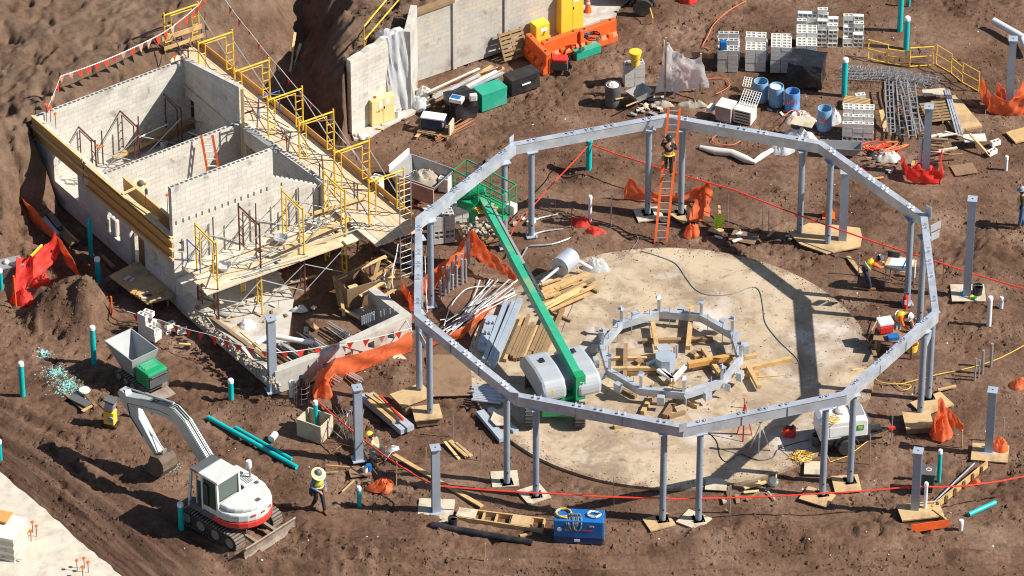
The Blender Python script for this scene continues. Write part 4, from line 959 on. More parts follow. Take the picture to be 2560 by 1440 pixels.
for i, (a_, b_, z, m, l) in enumerate((((270, 440), (415, 385), 1.0, 'brace', 'zinc tube lying across the red frames inside the room'), ((262, 300 + 130), (330, 400), .9, 'rust', 'dark tube low in the left of the room'), ((345, 345), (420, 310), 1.1, 'white', 'pale tube between the middle red frames'), ((440, 420), (510, 330), .4, 'brace', 'zinc brace leaning in the shaded corner of the room'), ((470, 330), (530, 350), 1.0, 'brace', 'zinc tube in front of the gable wall opening'), ((270, 445), (500, 350), .3, 'darkgrey', 'dark bar lying on the room floor'))):
    solo('steel_tube', MB().cyl(P(*a_, z), P(*b_, z), .025, 6), M[m], l, 'tube', P(*a_, z))
for i, (a_, b_, w, m, l) in enumerate((((405, 98), (505, 65), .2, 'wood', 'upper tan plank tied across the top left yellow frame'), ((410, 122), (508, 88), .16, 'wood', 'lower tan plank tied across the top left yellow frame'))):
    solo('guard_plank', MB().beam(P(*a_, ZD + 1.3 - .7 * i), P(*b_, ZD + 1.3 - .7 * i), .05, w), M[m], l, 'plank', P(*a_, ZD + 1))
solo('yellow_board', MB().beam(P(436, 500, 2.9), P(474, 490, 3.3), .4, .04), M['woodyel'], 'small yellow board leaning behind the left end of the front wall', 'board', P(436, 500, 2.9))
# ---------------- machines ----------------
def rbox(mb, x0, x1, y0, y1, z0, z1): return mb.box(((x0 + x1) / 2, (y0 + y1) / 2, (z0 + z1) / 2), (x1 - x0, y1 - y0, z1 - z0))
def arc(cx, cz, r, a0, a1, n): return [(cx + r * math.cos(R(a0 + (a1 - a0) * i / n)), cz + r * math.sin(R(a0 + (a1 - a0) * i / n))) for i in range(n + 1)]
def track(root, y0, y1, x0, x1, h, m='rubber'):
    r = h / 2; prof = arc(x1 - r, r, r, -90, 90, 8) + arc(x0 + r, r, r, 90, 270, 8)
    t = MB().ext(prof, y0, y1, 'y').build('crawler_track', M[m], root)
    mb = MB(); pts = []; 
    for i in range(len(prof)):
        a, b = V(prof[i][0], 0, prof[i][1]), V(prof[(i + 1) % len(prof)][0], 0, prof[(i + 1) % len(prof)][1])
        n = max(1, int((b - a).length / 0.13)); pts += [a.lerp(b, k / n) for k in range(n)]
    c = V((x0 + x1) / 2, 0, r)
    for p in pts[::1]:
        q = V(p.x, (y0 + y1) / 2, p.z); mb.box(q, (0.05, (y1 - y0) * 1.02, 0.05))
    mb.build('track_lugs', M['mudsteel'], t)
    for k in range(4):
        x = x0 + r + (x1 - x0 - 2 * r) * k / 3; MB().cyl(V(x, y0 - 0.02, r), V(x, y1 + 0.02, r), r * 0.62, 12).build('roller', M['mudsteel'], t)
    return t
ex = thing('excavator', 'white compact excavator with red stripe, blade lowered, working in the mud', 'excavator', P(580, 1308), R(137))
track(ex, 0.68, 1.12, -1.35, 1.4, 0.62); track(ex, -1.12, -0.68, -1.35, 1.4, 0.62)
mb = MB(); rbox(mb, -0.8, 0.9, -0.7, 0.7, 0.25, 0.6); mb.cyl(V(0, 0, 0.6), V(0, 0, 0.82), 0.5, 18); mb.build('undercarriage', M['mudsteel'], ex)
mb = MB(); pr = [(-1.80, 0.05), (-1.92, 0.03), (-1.86, 0.2), (-1.86, 0.4), (-1.95, 0.58), (-1.90, 0.6), (-1.78, 0.42), (-1.78, 0.18)]
mb.ext(pr, -1.22, 1.22, 'y'); mb.build('blade', M['mudsteel'], ex)
for y in (-0.45, 0.45): MB().beam(V(-0.7, y, 0.35), V(-1.8, y, 0.28), 0.12, 0.14).build('blade_arm', M['mudsteel'], ex)
def outline(k=1.0, x1=0.95):
    o = [(x1, 1.08 * k), (x1, -1.08 * k)]
    o += [(-0.45 + 1.12 * k * math.cos(R(a)) * 1.02, 1.10 * k * math.sin(R(a))) for a in range(-100, -261, -16)]
    return o
M['exwhite'] = mat('excavator_white', (0.56, 0.60, 0.58), 0.32, 0, 0.04, 2.0, dirt=(0.46, 0.44, 0.38), dirt_amt=0.45, dscale=1.4)
M['exred'] = mat('excavator_red', (0.62, 0.05, 0.04), 0.35, 0, 0.06, 2.0, dirt=(0.35, 0.12, 0.08), dirt_amt=0.4)
MB().prism(outline(1.0, -0.2), 0.84, 1.08).build('red_skirt', M['exred'], ex, bevel=0.03)
MB().prism([(-0.2, 1.08), (0.95, 1.08), (0.95, -0.9), (-0.2, -0.9)], 0.84, 1.06).build('house_floor', M['darkgrey'], ex)
mb = MB(); mb.prism(outline(0.985, -0.35), 1.085, 1.42); mb.build('counterweight', M['exwhite'], ex, bevel=0.06)
mb = MB(); mb.prism([(-0.38, 0.95), (-0.38, -1.0)] + [(-0.45 + 1.0 * math.cos(R(a)), 1.0 * math.sin(R(a))) for a in range(-106, -255, -16)], 1.425, 1.62); mb.build('engine_hood', M['exwhite'], ex, bevel=0.07)
mb = MB(); rbox(mb, -0.345, 0.80, -1.05, -0.32, 1.07, 1.60); mb.build('side_hood', M['exwhite'], ex, bevel=0.07)
mb = MB()
for i in range(8): rbox(mb, -0.30 + i * 0.07, -0.27 + i * 0.07, -0.8, -0.5, 1.60, 1.607)
rbox(mb, -1.30, -1.14, -0.2, 0.0, 1.62, 1.625); mb.cyl(V(-0.5, -0.75, 1.62), V(-0.5, -0.75, 1.63), 0.09, 10); mb.build('hood_vents', M['darkgrey'], ex)
mb = MB(); rbox(mb, -1.455, -1.448, -0.5, 0.45, 1.2, 1.26); mb.build('decal', M['blue'], ex)
MB().cyl(V(-0.1, -0.85, 1.58), V(-0.1, -0.85, 1.95), 0.035, 8).build('exhaust_pipe', M['grey'], ex)
mb = MB(); mb.lathe([(0.0, -0.16), (0.09, -0.14), (0.11, 0.0), (0.09, 0.14), (0.0, 0.16)], (0.05, -0.95, 2.02), 10); mb.cyl(V(0.05, -0.95, 1.6), V(0.05, -0.95, 1.9), 0.015, 6); mb.build('mirror', M['white'], ex, smooth=True)
# cab: posts, glass, roof
cx0, cx1, cy0, cy1, cz0, cz1 = -0.42, 1.02, -0.02, 1.02, 1.06, 2.50
for x, y, x2, y2 in ((cx0, cy0, cx0 + .04, cy0), (cx0, cy1, cx0 + .04, cy1), (cx1, cy0, cx1 - .16, cy0), (cx1, cy1, cx1 - .16, cy1), (0.32, cy1, 0.32, cy1)):
    MB().beam(V(x, y, cz0 - 0.2), V(x2, y2, cz1 - 0.04), 0.08, 0.08).build('cab_post', M['exwhite'], ex)
g_ = MB(); rbox(g_, cx0 + 0.03, cx0 + 0.045, cy0 + 0.05, cy1 - 0.05, 1.62, 2.40); g_.build('rear_window', M['glass'], ex)
g_ = MB(); rbox(g_, cx0 + 0.05, 0.27, cy1 - 0.03, cy1 - 0.015, 1.3, 2.40); g_.build('side_window', M['glass'], ex)
g_ = MB(); rbox(g_, cx0 + 0.06, cx1 - 0.1, cy0 + 0.02, cy0 + 0.03, 1.3, 2.4); g_.build('side_window', M['glass'], ex)
g_ = MB(); rbox(g_, cx0, 0.27, cy1 - 0.05, cy1 + 0.01, 0.84, 1.28); g_.build('cab_side', M['exwhite'], ex)
g_ = MB(); rbox(g_, cx0, cx0 + 0.05, cy0, cy1, 1.3, 1.6); g_.build('cab_back', M['exwhite'], ex)
mb = MB(); rbox(mb, cx0 - 0.04, 0.50, cy0 - 0.04, cy1 + 0.04, cz1 - 0.06, cz1 + 0.05); mb.build('roof', M['exwhite'], ex, bevel=0.04)
mb = MB(); rbox(mb, 0.503, 0.90, cy0 - 0.02, cy1 + 0.02, cz1 - 0.06, cz1 + 0.035); mb.build('roof_window', M['darkgrey'], ex, bevel=0.02)
mb = MB(); rbox(mb, -0.05, 0.4, 0.25, 0.75, 1.08, 1.5); rbox(mb, -0.15, -0.02, 0.25, 0.75, 1.3, 2.05); mb.build('seat', M['black'], ex, bevel=0.04)
for y in (0.15, 0.85): MB().beam(V(0.65, y, 1.06), V(0.7, y, 1.6), 0.04).build('control_lever', M['black'], ex)
mb = MB(); mb.box((0.25, -0.3, 1.3), (0.3, 0.2, 0.4)); 
MB().cyl(V(0.3, 0.5, 1.55), V(0.3, 0.5, 1.9), 0.16, 8).build('seat_cushion', M['red'], ex)
yb = -0.28
bp = [(0.75, 1.15), (0.62, 1.4), (2.35, 3.18), (2.85, 3.40), (3.35, 3.32), (5.35, 2.72), (5.45, 2.50), (5.30, 2.42), (3.2, 2.86), (2.85, 2.82), (2.6, 2.62), (1.0, 1.12)]
M['exarm'] = mat('excavator_arm', (0.44, 0.48, 0.46), 0.35, 0.1, 0.05, 2.0, dirt=(0.38, 0.35, 0.3), dirt_amt=0.4)
MB().ext(bp, yb - 0.19, yb + 0.19, 'y').build('boom', M['exarm'], ex, bevel=0.03)
sp = [(5.62, 2.86), (5.72, 2.70), (5.48, 2.30), (4.02, 0.88), (3.84, 0.84), (3.80, 1.0), (4.75, 2.2), (5.18, 2.66), (5.40, 2.86)]
st = MB().ext(sp, yb - 0.165, yb + 0.165, 'y').build('dipper_arm', M['exarm'], ex, bevel=0.03)
def ram(parent, a, b, f=0.55, r=0.06, n='hydraulic_ram'):
    a, b = V(*a), V(*b); c = a.lerp(b, f)
    o = MB().cyl(a, c, r, 10).build(n, M['exarm'], parent, smooth=True); MB().cyl(c, b, r * 0.5, 8).build('ram_rod', M['galv'], o); return o
ram(ex, (1.05, yb + 0.0, 1.0), (2.62, yb + 0.0, 2.62)); ram(ex, (3.0, yb, 3.5), (5.38, yb, 2.98), 0.6, 0.055); ram(ex, (4.95, yb, 2.05), (3.62, yb, 1.18), 0.6, 0.05)
mb = MB()
for o in (-0.09, 0.0, 0.09): mb.tube([V(1.2, yb + o, 2.2), V(2.2, yb + o, 3.22), V(2.8, yb + o, 3.5), V(3.4, yb + o, 3.42), V(4.2, yb + o, 3.05)], 0.02, 5)
mb.build('hose', M['black'], ex)
M['bucketmud'] = mat('muddy_bucket', (0.12, 0.085, 0.065), 0.8, 0, 0.3, 3, 0.3, 12, dirt=(0.2, 0.15, 0.12), dirt_amt=0.5)
bk = [(3.95, 0.92), (3.55, 1.02), (3.35, 0.85), (3.30, 0.55), (3.48, 0.24), (3.80, 0.10), (4.25, 0.16), (4.28, 0.20), (3.85, 0.17), (3.55, 0.30), (3.40, 0.56), (3.46, 0.78), (3.62, 0.90), (3.92, 0.84)]
b_ = MB().ext(bk, yb - 0.36, yb + 0.36, 'y').build('bucket', M['bucketmud'], ex)
for y in (yb - 0.36, yb + 0.345): MB().ext([(3.95, 0.92), (3.55, 1.02), (3.35, 0.85), (3.30, 0.55), (3.48, 0.24), (3.80, 0.10), (4.25, 0.16)], y - 0.003, y + 0.018, 'y').build('cheek_plate', M['bucketmud'], b_)
for k in range(5): MB().beam(V(4.22, yb - 0.3 + k * 0.15, 0.17), V(4.42, yb - 0.3 + k * 0.15, 0.22), 0.05, 0.04).build('tooth', M['mudsteel'], b_)
MB().beam(V(3.6, yb, 1.2), V(3.62, yb, 0.98), 0.2, 0.05).build('bucket_link', M['mudsteel'], b_)
# ---- tracked dumper
du = thing('tracked_dumper', 'small tracked mud buggy with grey hopper and green engine cover', 'dumper', P(356, 957), R(-50)); du.scale = (1.03, 1.03, 0.92)
track(du, 0.28, 0.52, -0.85, 0.75, 0.4); track(du, -0.52, -0.28, -0.85, 0.75, 0.4)
mb = MB(); rbox(mb, -0.8, 0.8, -0.28, 0.28, 0.2, 0.45); mb.build('chassis', M['darkgrey'], du)
M['hopper'] = mat('hopper_plastic', (0.33, 0.35, 0.36), 0.5, 0, 0.08, 2, dirt=(0.42, 0.40, 0.35), dirt_amt=0.6)
def hopper(parent, top, bot, z0, z1, m, th=0.03, name='hopper'):
    """open tub: top and bottom rectangles (x0,x1,y0,y1)"""
    mb = MB()
    def rect(r, z): return [V(r[0], r[2], z), V(r[1], r[2], z), V(r[1], r[3], z), V(r[0], r[3], z)]
    T, Bt = rect(top, z1), rect(bot, z0); i = th
    Ti, Bi = rect((top[0] + i, top[1] - i, top[2] + i, top[3] - i), z1), rect((bot[0] + i, bot[1] - i, bot[2] + i, bot[3] - i), z0 + i)
    v = T + Bt + Ti + Bi; f = [(4, 7, 6, 5), (12, 13, 14, 15)]
    for k in range(4):
        j = (k + 1) % 4
        f += [(4 + k, 4 + j, j, k), (8 + k, 8 + j, 12 + j, 12 + k), (k, j, 8 + j, 8 + k)]
    mb.add(v, f); return mb.build(name, m, parent)
hopper(du, (-1.35, 0.25, -0.58, 0.58), (-0.72, 0.0, -0.36, 0.36), 0.46, 1.50, M['hopper'], 0.035)
mb = MB(); rbox(mb, 0.18, 0.95, -0.42, 0.42, 0.45, 1.15); mb.build('engine_cover', M['green'], du, bevel=0.06)
mb = MB()
for k in range(3): rbox(mb, 0.28 + k * 0.14, 0.36 + k * 0.14, -0.3, 0.3, 1.15, 1.185)
mb.build('cover_ribs', M['greenlt'], du)
mb = MB(); rbox(mb, 0.95, 1.02, -0.4, 0.4, 0.55, 1.05); mb.build('control_panel', M['darkgrey'], du)
mb = MB(); mb.tube([V(1.0, -0.38, 1.05), V(1.12, -0.38, 1.1), V(1.12, 0.38, 1.1), V(1.0, 0.38, 1.05)], 0.02, 6); mb.build('handlebar', M['black'], du)
mb = MB(); mb.box((1.2, 0, 0.22), (0.5, 0.75, 0.03), 0, Matrix.Rotation(R(8), 3, 'Y')); mb.build('standing_plate', M['mudsteel'], du)
# ---- boom lift
M['lift'] = mat('boom_lift_cover', (0.36, 0.395, 0.43), 0.38, 0, 0.06, 1.5, dirt=(0.42, 0.42, 0.36), dirt_amt=0.5)
lc = P(1400, 1008); lc.z = 0.06
bl = thing('boom_lift', 'green telescopic boom lift with grey covers parked on the round slab', 'boom lift', lc)
def wl(px, py): p = P(px, py, 0.06); p.z = 0; return p
for px, py in ((1325, 962), (1450, 962), (1325, 1062), (1450, 1062)):
    p = P(px, py, 0.06)
    w = MB().lathe([(0.16, -0.19), (0.40, -0.19), (0.45, -0.15), (0.45, 0.15), (0.40, 0.19), (0.16, 0.19)], V(p.x, p.y, 0.51), 22, Matrix.Rotation(R(90), 3, 'Y')).build('wheel', M['rubber'], bl)
    MB().lathe([(0.0, -0.17), (0.2, -0.17), (0.2, 0.17), (0.0, 0.17)], V(p.x, p.y, 0.51), 14, Matrix.Rotation(R(90), 3, 'Y')).build('rim', M['lift'], w)
    mb = MB()
    for k in range(22):
        a = 2 * math.pi * k / 22; mb.box(V(p.x, p.y + 0.45 * math.cos(a), 0.51 + 0.45 * math.sin(a)), (0.36, 0.03, 0.03), 0, Matrix.Rotation(a - math.pi / 2, 3, 'X') )
    mb.build('tread', M['darkgrey'], w)
mb = MB(); mb.box(V(lc.x, lc.y, 0.55), (1.35, 2.7, 0.35)); mb.build('chassis', M['green'], bl, bevel=0.04)
mb = MB(); mb.cyl(V(lc.x, lc.y, 0.73), V(lc.x, lc.y, 0.95), 0.55, 20); mb.build('slew_ring', M['darkgrey'], bl)
bt, bb = P(1205, 664, 0), P(1446, 1046, 0); bd = (bt - bb); bd.z = 0; bn = bd.normalized(); bp_ = V(bn.y, -bn.x, 0)
MB().beam(V(lc.x, lc.y, 1.0) - bn * 1.1, V(lc.x, lc.y, 1.0) + bn * 0.9, 0.9, 0.12).build('turntable', M['green'], bl)
def podshape(side, l0, l1, w0, w1, name='cover'):
    mb = MB(); o = [(l0 + 0.35, 0.98), (l0, 1.12), (l0, 1.55), (l0 + 0.25, 1.86), (l0 + 1.0, 1.92), (l1 - 0.45, 1.8), (l1, 1.35), (l1, 0.98)]
    q = Matrix(((bn.x, bp_.x, 0), (bn.y, bp_.y, 0), (0, 0, 1)))
    n = len(o); v = [V(lc.x, lc.y, 0) + q @ V(x, w, z) for w in (w0, w1) for x, z in o]
    mb.add(v, [tuple(range(n)), tuple(reversed(range(n, 2 * n)))] + [(i, n + i, n + (i + 1) % n, (i + 1) % n) for i in range(n)])
    return mb.build(name, M['lift'], bl, bevel=0.13)
podshape(1, -1.35, 1.25, 0.17, 1.1); podshape(-1, -1.2, 1.3, -1.1, -0.17)
MB().box(V(lc.x, lc.y, 1.25) + bn * 0.1, (0.4, 1.6, 0.5), math.atan2(bn.y, bn.x) - R(90)).build('mid_cover', M['lift'], bl)
for s, l, z in ((0.62, 0.35, 1.93), (-0.62, 0.2, 1.93)):
    MB().box(V(lc.x, lc.y, z) + bp_ * s + bn * l, (0.24, 0.16, 0.02), math.atan2(bn.y, bn.x)).build('access_hatch', M['black'], bl)
MB().box(V(lc.x, lc.y, 1.35) + bp_ * 0.62 - bn * 1.22, (0.5, 0.02, 0.04), math.atan2(bp_.y, bp_.x)).build('seam', M['darkgrey'], bl)
MB().lathe([(0, 0), (.09, 0), (.09, .01), (0, .01)], V(lc.x, lc.y, 1.5) + bp_ * -0.75 - bn * 1.18, 10, Matrix.Rotation(R(75), 3, 'X')).build('round_sticker', M['cabyel'], bl)
b0 = V(bb.x, bb.y, 1.72); b1 = V(bt.x, bt.y, 2.95)
mb = MB(); mb.beam(b0, b0.lerp(b1, 0.66), 0.30, 0.40); mb.build('boom', M['greenlt'], bl, bevel=0.015)
mb = MB(); mb.beam(b0.lerp(b1, 0.661), b0.lerp(b1, 1.0), 0.23, 0.30); mb.build('boom_extension', M['greenlt'], bl, bevel=0.015)
mb = MB(); d_ = (b1 - b0).normalized(); mb.beam(b0.lerp(b1, 0.58) + bp_ * 0.24 + V(0, 0, .05), b0.lerp(b1, 0.99) + bp_ * 0.22 + V(0, 0, .05), 0.09, 0.12); mb.build('hose_rail', M['grey'], bl)
for k in range(26):
    pass
mb = MB()
for k in range(30):
    c = b0.lerp(b1, 0.40 + 0.2 * k / 29) + bp_ * 0.20 + V(0, 0, 0.22); mb.box(c, (0.10, 0.05, 0.05), math.atan2(bn.y, bn.x) + R(90))
mb.build('cable_chain', M['darkgrey'], bl)
mb = MB(); e = b0 - bn * 0.03; mb.box(V(e.x, e.y, 1.48), (0.36, 0.36, 1.02), math.atan2(bn.y, bn.x)); mb.build('boom_upright', M['green'], bl)
mb = MB()
for i in range(6):
    for j in range(3):
        if (i * 3 + j) % 4: mb.box(V(e.x - 0.09 + 0.09 * j, e.y, 1.72 - i * 0.06) - bn * 0.185, (0.06, 0.004, 0.03), math.atan2(bn.y, bn.x) - R(90))
mb.build('lettering_plate', M['white'], bl)
# platform
zf = 2.75
A_, B_, C_, D_ = [P(x, y, zf) for x, y in ((1134, 487), (1167, 461), (1290, 524), (1257, 550))]
pl = MB(); pl.prism([(p.x, p.y) for p in (A_, B_, C_, D_)], zf - 0.06, zf); pf = pl.build('platform', M['green'], bl)
for h in (0.12, 0.58, 1.1):
    MB().tube([p + V(0, 0, h) for p in (A_, B_, C_, D_)], 0.034 if h > 1 else 0.024, 6, closed=True).build('rail', M['green'], pf)
for p in (A_, B_, C_, D_, A_.lerp(D_, 0.5), B_.lerp(C_, 0.5), A_.lerp(D_, 0.25), A_.lerp(D_, 0.75), C_.lerp(D_, .5)): MB().cyl(p, p + V(0, 0, 1.1), 0.028, 6).build('rail_post', M['green'], pf)
jm = A_.lerp(D_, 0.35) - V(0, 0, 0.1); k_ = V(bt.x, bt.y, 2.95)
MB().beam(k_, jm + V(0, -0.25, -0.15), 0.26, 0.4).build('jib_arm', M['green'], bl)
MB().cyl(P(1145, 488, 3.0), P(1212, 478, 3.2) + V(0, 0, 0.1), 0.19, 12).build('rotary_actuator', M['green'], bl)
MB().box(P(1168, 512, 2.7), (0.8, 0.2, 0.35), R(-35)).build('platform_bracket', M['green'], bl)
MB().box(jm + V(0.05, -0.2, -0.3), (0.16, 0.22, 0.55), R(-30)).build('leveling_link', M['green'], bl)
mb = MB(); r = random.Random(2)
pts = [P(1215 + 28 * math.cos(i * 1.3) + r.uniform(-12, 12), 520 + 9 * math.sin(i * 1.3) + r.uniform(-6, 6), zf + 0.06 + 0.01 * (i % 4)) for i in range(34)]
solo('extension_cord', mb.tube(pts, 0.018, 5), M['cordyel'], 'tangled yellow cord lying on the boom lift platform', 'cord', pts[0])
mb = MB(); mb.box(P(1278, 520, zf + 0.22), (0.4, 0.3, 0.4), R(-30)); solo('canvas_bag', mb, M['offwhite'], 'pale canvas tool bag at the right end of the lift platform', 'bag', P(1278, 520, zf), bevel=0.05)
# ---- plate compactor by the arm
cp = thing('rammer', 'yellow trench rammer with grey tank standing on the mud', 'rammer', P(277, 1062), R(-20))
mb = MB(); mb.box((0, 0, 0.05), (0.55, 0.38, 0.08)); mb.build('shoe', M['black'], cp)
MB().box((0, 0, 0.38), (0.40, 0.34, 0.55)).build('housing', M['cabyel'], cp, bevel=0.03)
MB().cyl(V(0.1, -0.19, 0.4), V(0.1, -0.24, 0.4), 0.12, 12).build('engine_fan', M['grey'], cp)
MB().box((0.02, 0.0, 0.86), (0.34, 0.34, 0.36), 0, Matrix.Rotation(R(12), 3, 'Y')).build('fuel_tank', M['grey'], cp, bevel=0.04)
MB().box((0.04, 0.0, 1.1), (0.4, 0.36, 0.08), 0, Matrix.Rotation(R(12), 3, 'Y')).build('top_cover', M['darkgrey'], cp)
MB().tube([V(-0.15, -0.18, 0.75), V(-0.45, -0.18, 1.0), V(-0.45, 0.18, 1.0), V(-0.15, 0.18, 0.75)], 0.018, 6).build('handle', M['black'], cp)
# ---- generator trailer
gt = thing('generator_trailer', 'white towable generator on a black two-wheel trailer by the slab', 'generator', P(2105, 1110), R(12))
mb = MB(); mb.ext([(-0.95, 0.62), (0.78, 0.62), (0.78, 1.30), (0.6, 1.36), (-0.75, 1.36), (-0.95, 1.2)], -0.5, 0.5, 'y'); mb.build('canopy', M['white'], gt, bevel=0.04)
mb = MB(); rbox(mb, -0.9, 0.85, -0.52, 0.52, 0.42, 0.615); mb.build('frame', M['black'], gt)
mb = MB(); rbox(mb, 0.785, 0.9, -0.45, 0.45, 0.6, 1.1); mb.build('end_panel', M['darkgrey'], gt)
MB().tube([V(0.8, -0.3, 0.45), V(1.7, 0, 0.42), V(0.8, 0.3, 0.45)], 0.05, 6).build('drawbar', M['black'], gt)
MB().box((1.8, 0, 0.42), (0.25, 0.12, 0.1)).build('coupling', M['red'], gt)
MB().box((1.15, 0, 0.5), (0.5, 0.3, 0.12)).build('cable_tray', M['black'], gt)
for y in (-0.62, 0.62):
    Q = Matrix.Rotation(R(90), 3, 'X'); w = MB().lathe([(0.17, -0.09), (0.30, -0.09), (0.33, -0.05), (0.33, 0.05), (0.30, 0.09), (0.17, 0.09)], (0.0, y, 0.33), 18, Q).build('wheel', M['rubber'], gt)
    MB().lathe([(0.0, -0.06), (0.19, -0.07), (0.19, 0.07), (0.0, 0.06)], (0.0, y, 0.33), 14, Q).build('rim', M['white'], w)
    MB().tube([V(0.42 * math.cos(R(a)), y, 0.36 + 0.42 * math.sin(R(a))) for a in range(10, 171, 20)], 0.05, 6).build('mudguard', M['black'], gt)
MB().box((-0.25, -0.505, 0.95), (0.7, 0.012, 0.4)).build('service_door', M['white'], gt)
MB().box((0.5, -0.508, 1.02), (0.24, 0.012, 0.22)).build('green_label', M['green'], gt)
mb = MB()
for i in range(3): mb.box((0.5, -0.516, 1.08 - i * 0.055), (0.16 - 0.04 * (i == 2), 0.004, 0.02))
mb.build('label_lettering', M['cabyel'], gt)
MB().lathe([(0.22, 0), (0.22, 0.1), (0.12, 0.16), (0, 0.17)], (-0.05, 0.1, 1.36), 12).build('muffler_cap', M['offwhite'], gt)
mb = MB(); rbox(mb, 0.25, 0.7, -0.25, 0.4, 1.36, 1.44); mb.build('vent_box', M['grey'], gt)
mb = MB(); r = random.Random(9)
c0 = P(2078, 1045, 1.45)
pts = [c0 + V(0.26 * math.cos(i * 0.9) + r.uniform(-.06, .06), 0.16 * math.sin(i * 0.9) - 0.006 * i, 0.08 * (i % 3) * .5) for i in range(40)] + [P(2062, 1075, 1.2) + V(0, -0.3, 0), P(2060, 1110, 0.6) + V(0, -0.3, 0), P(2075, 1155, 0.03), P(2120, 1140, 0.03), P(2170, 1102, 0.03), P(2176, 1092, 0.35)]
solo('extension_cord', mb.tube(pts, 0.016, 5), M['cordyel'], 'yellow cord heaped on the white generator and trailing to the ground', 'cord', c0)
# ---- blue welder
wm = thing('welding_generator', 'blue engine-driven welder box with cable hanks on top', 'welder', P(1448, 1345), R(-5))
mb = MB(); rbox(mb, -0.86, 0.86, -0.36, 0.36, 0.28, 1.0); mb.build('case', M['blue'], wm, bevel=0.03)
mb = MB(); rbox(mb, -0.84, 0.84, -0.345, 0.345, 0.02, 0.275); mb.build('base', mat('dark_blue_base', (0.02, 0.05, 0.14), 0.5), wm)
mb = MB(); rbox(mb, 0.862, 0.88, -0.3, 0.3, 0.1, 0.92); mb.build('end_grille', M['darkgrey'], wm)
for x in (-0.12, 0.62):
    pass
mb = MB(); mb.lathe([(0.05, -0.006), (0.085, -0.006), (0.085, 0.006), (0.05, 0.006)], (-0.66, -0.368, 0.62), 14, Matrix.Rotation(R(90), 3, 'X')); mb.build('round_emblem', M['white'], wm)
def glyphs(mb, x, z, s, txt, y, m=None):
    F = {'T': 'tm', 'B': 'ltmbr', 'O': 'ltrb', 'L': 'lb', 'A': 'ltrm', 'I': 'c', 'U': 'lrb', 'N': 'ltr', 'E': 'ltmb', 'D': 'ltrb', 'S': 'tmb', 'R': 'ltm', 'C': 'ltb', 'W': 'lrb', 'G': 'ltbr', 'P': 'ltm', '0': 'ltrb', '1': 'c', '2': 'tmb', '-': 'm'}
    for i, ch in enumerate(txt):
        cx = x + i * s * 0.85; w = s * 0.12
        for k in F.get(ch, ''):
            if k in 'lr': mb.box((cx + (-0.25 if k == 'l' else 0.25) * s, y, z), (w, 0.006, s))
            elif k == 'c': mb.box((cx, y, z), (w, 0.006, s))
            else: mb.box((cx, y, z + {'t': 0.45, 'm': 0, 'b': -0.45}[k] * s), (s * 0.6, 0.006, w))
mb = MB(); glyphs(mb, -0.45, 0.62, 0.07, 'BLUE', -0.366); glyphs(mb, 0.4, 0.80, 0.07, 'ARC', -0.366); mb.build('lettering', M['white'], wm)
MB().box((0.3, -0.366, 0.62), (0.35, 0.006, 0.05)).build('red_lettering', M['red'], wm)
MB().box((-0.05, -0.35, 0.16), (0.2, 0.02, 0.1)).build('number_plate', M['white'], wm)
for nm, cx, cy, rx, rz_, m, lab, cnt in (('cable_coil', -0.55, 0.0, 0.27, 0.24, 'cordyel', 'yellow cord coiled on the left end of the blue welder', 6), ('cable_coil', -0.15, -0.2, 0.2, 0.0, 'cordgrey', 'thick grey cable hanks hanging over the blue welder front', 7), ('hose_coil', 0.5, 0.02, 0.22, 0.16, 'offwhite', 'pale tangled hose lying on the right end of the welder', 5)):
    mb = MB(); pts = []; r = random.Random(cnt)
    for i in range(cnt * 10):
        a = i * 0.63
        if rz_: pts.append(V(cx + (rx + r.uniform(-.04, .04)) * math.cos(a), cy + (rz_ + r.uniform(-.04, .04)) * math.sin(a), 1.03 + 0.003 * i * 0.4))
        else:
            pts.append(V(cx + 0.16 * math.sin(a * 0.17) + 0.11 * math.cos(a), -0.39 + 0.04 * r.random() + (0.18 if math.sin(a) > 0.3 else 0), 0.90 + 0.30 * math.sin(a)))
    o = mb.tube(pts, 0.02 if rz_ else 0.03, 5)
    q = Matrix.Rotation(R(-5), 3, 'Z'); w0 = P(1448, 1345); o.v = [w0 + q @ v for v in o.v]
    solo(nm, o, M[m], lab, 'coil', w0 + q @ V(cx, cy, 1.0))
# ---- black trailer at the top edge, only its wheel side is in view
tr = thing('utility_trailer', 'black trailer with a big rubber wheel cut by the top edge of the photo', 'trailer', P(1600, 30), 0)
w = MB().lathe([(0.18, -0.11), (0.36, -0.11), (0.39, -0.06), (0.39, 0.06), (0.36, 0.11), (0.18, 0.11)], P(1606, 38) + V(0, 0, 0.39), 22, Matrix.Rotation(R(90), 3, 'X')).build('wheel', M['rubber'], tr)
MB().lathe([(0, -0.07), (0.2, -0.08), (0.2, 0.08), (0, 0.07)], P(1606, 38) + V(0, 0, 0.39), 14, Matrix.Rotation(R(90), 3, 'X')).build('rim', M['darkgrey'], w)
mb = MB(); c = P(1590, 20); mb.box(V(c.x, c.y + 0.55, 0.85), (2.2, 1.1, 0.9)); mb.build('body', M['black'], tr, bevel=0.04)
MB().tube([P(1606, 38) + V(0.48 * math.cos(R(a)), 0.05, 0.39 + 0.48 * math.sin(R(a))) for a in range(0, 181, 20)], 0.06, 6).build('mudguard', M['black'], tr)
MB().tube([P(1625, 20, 0.5), P(1632, 45, 0.3), P(1630, 58, 0.02)], 0.025, 6).build('safety_chain', M['cordyel'], tr)
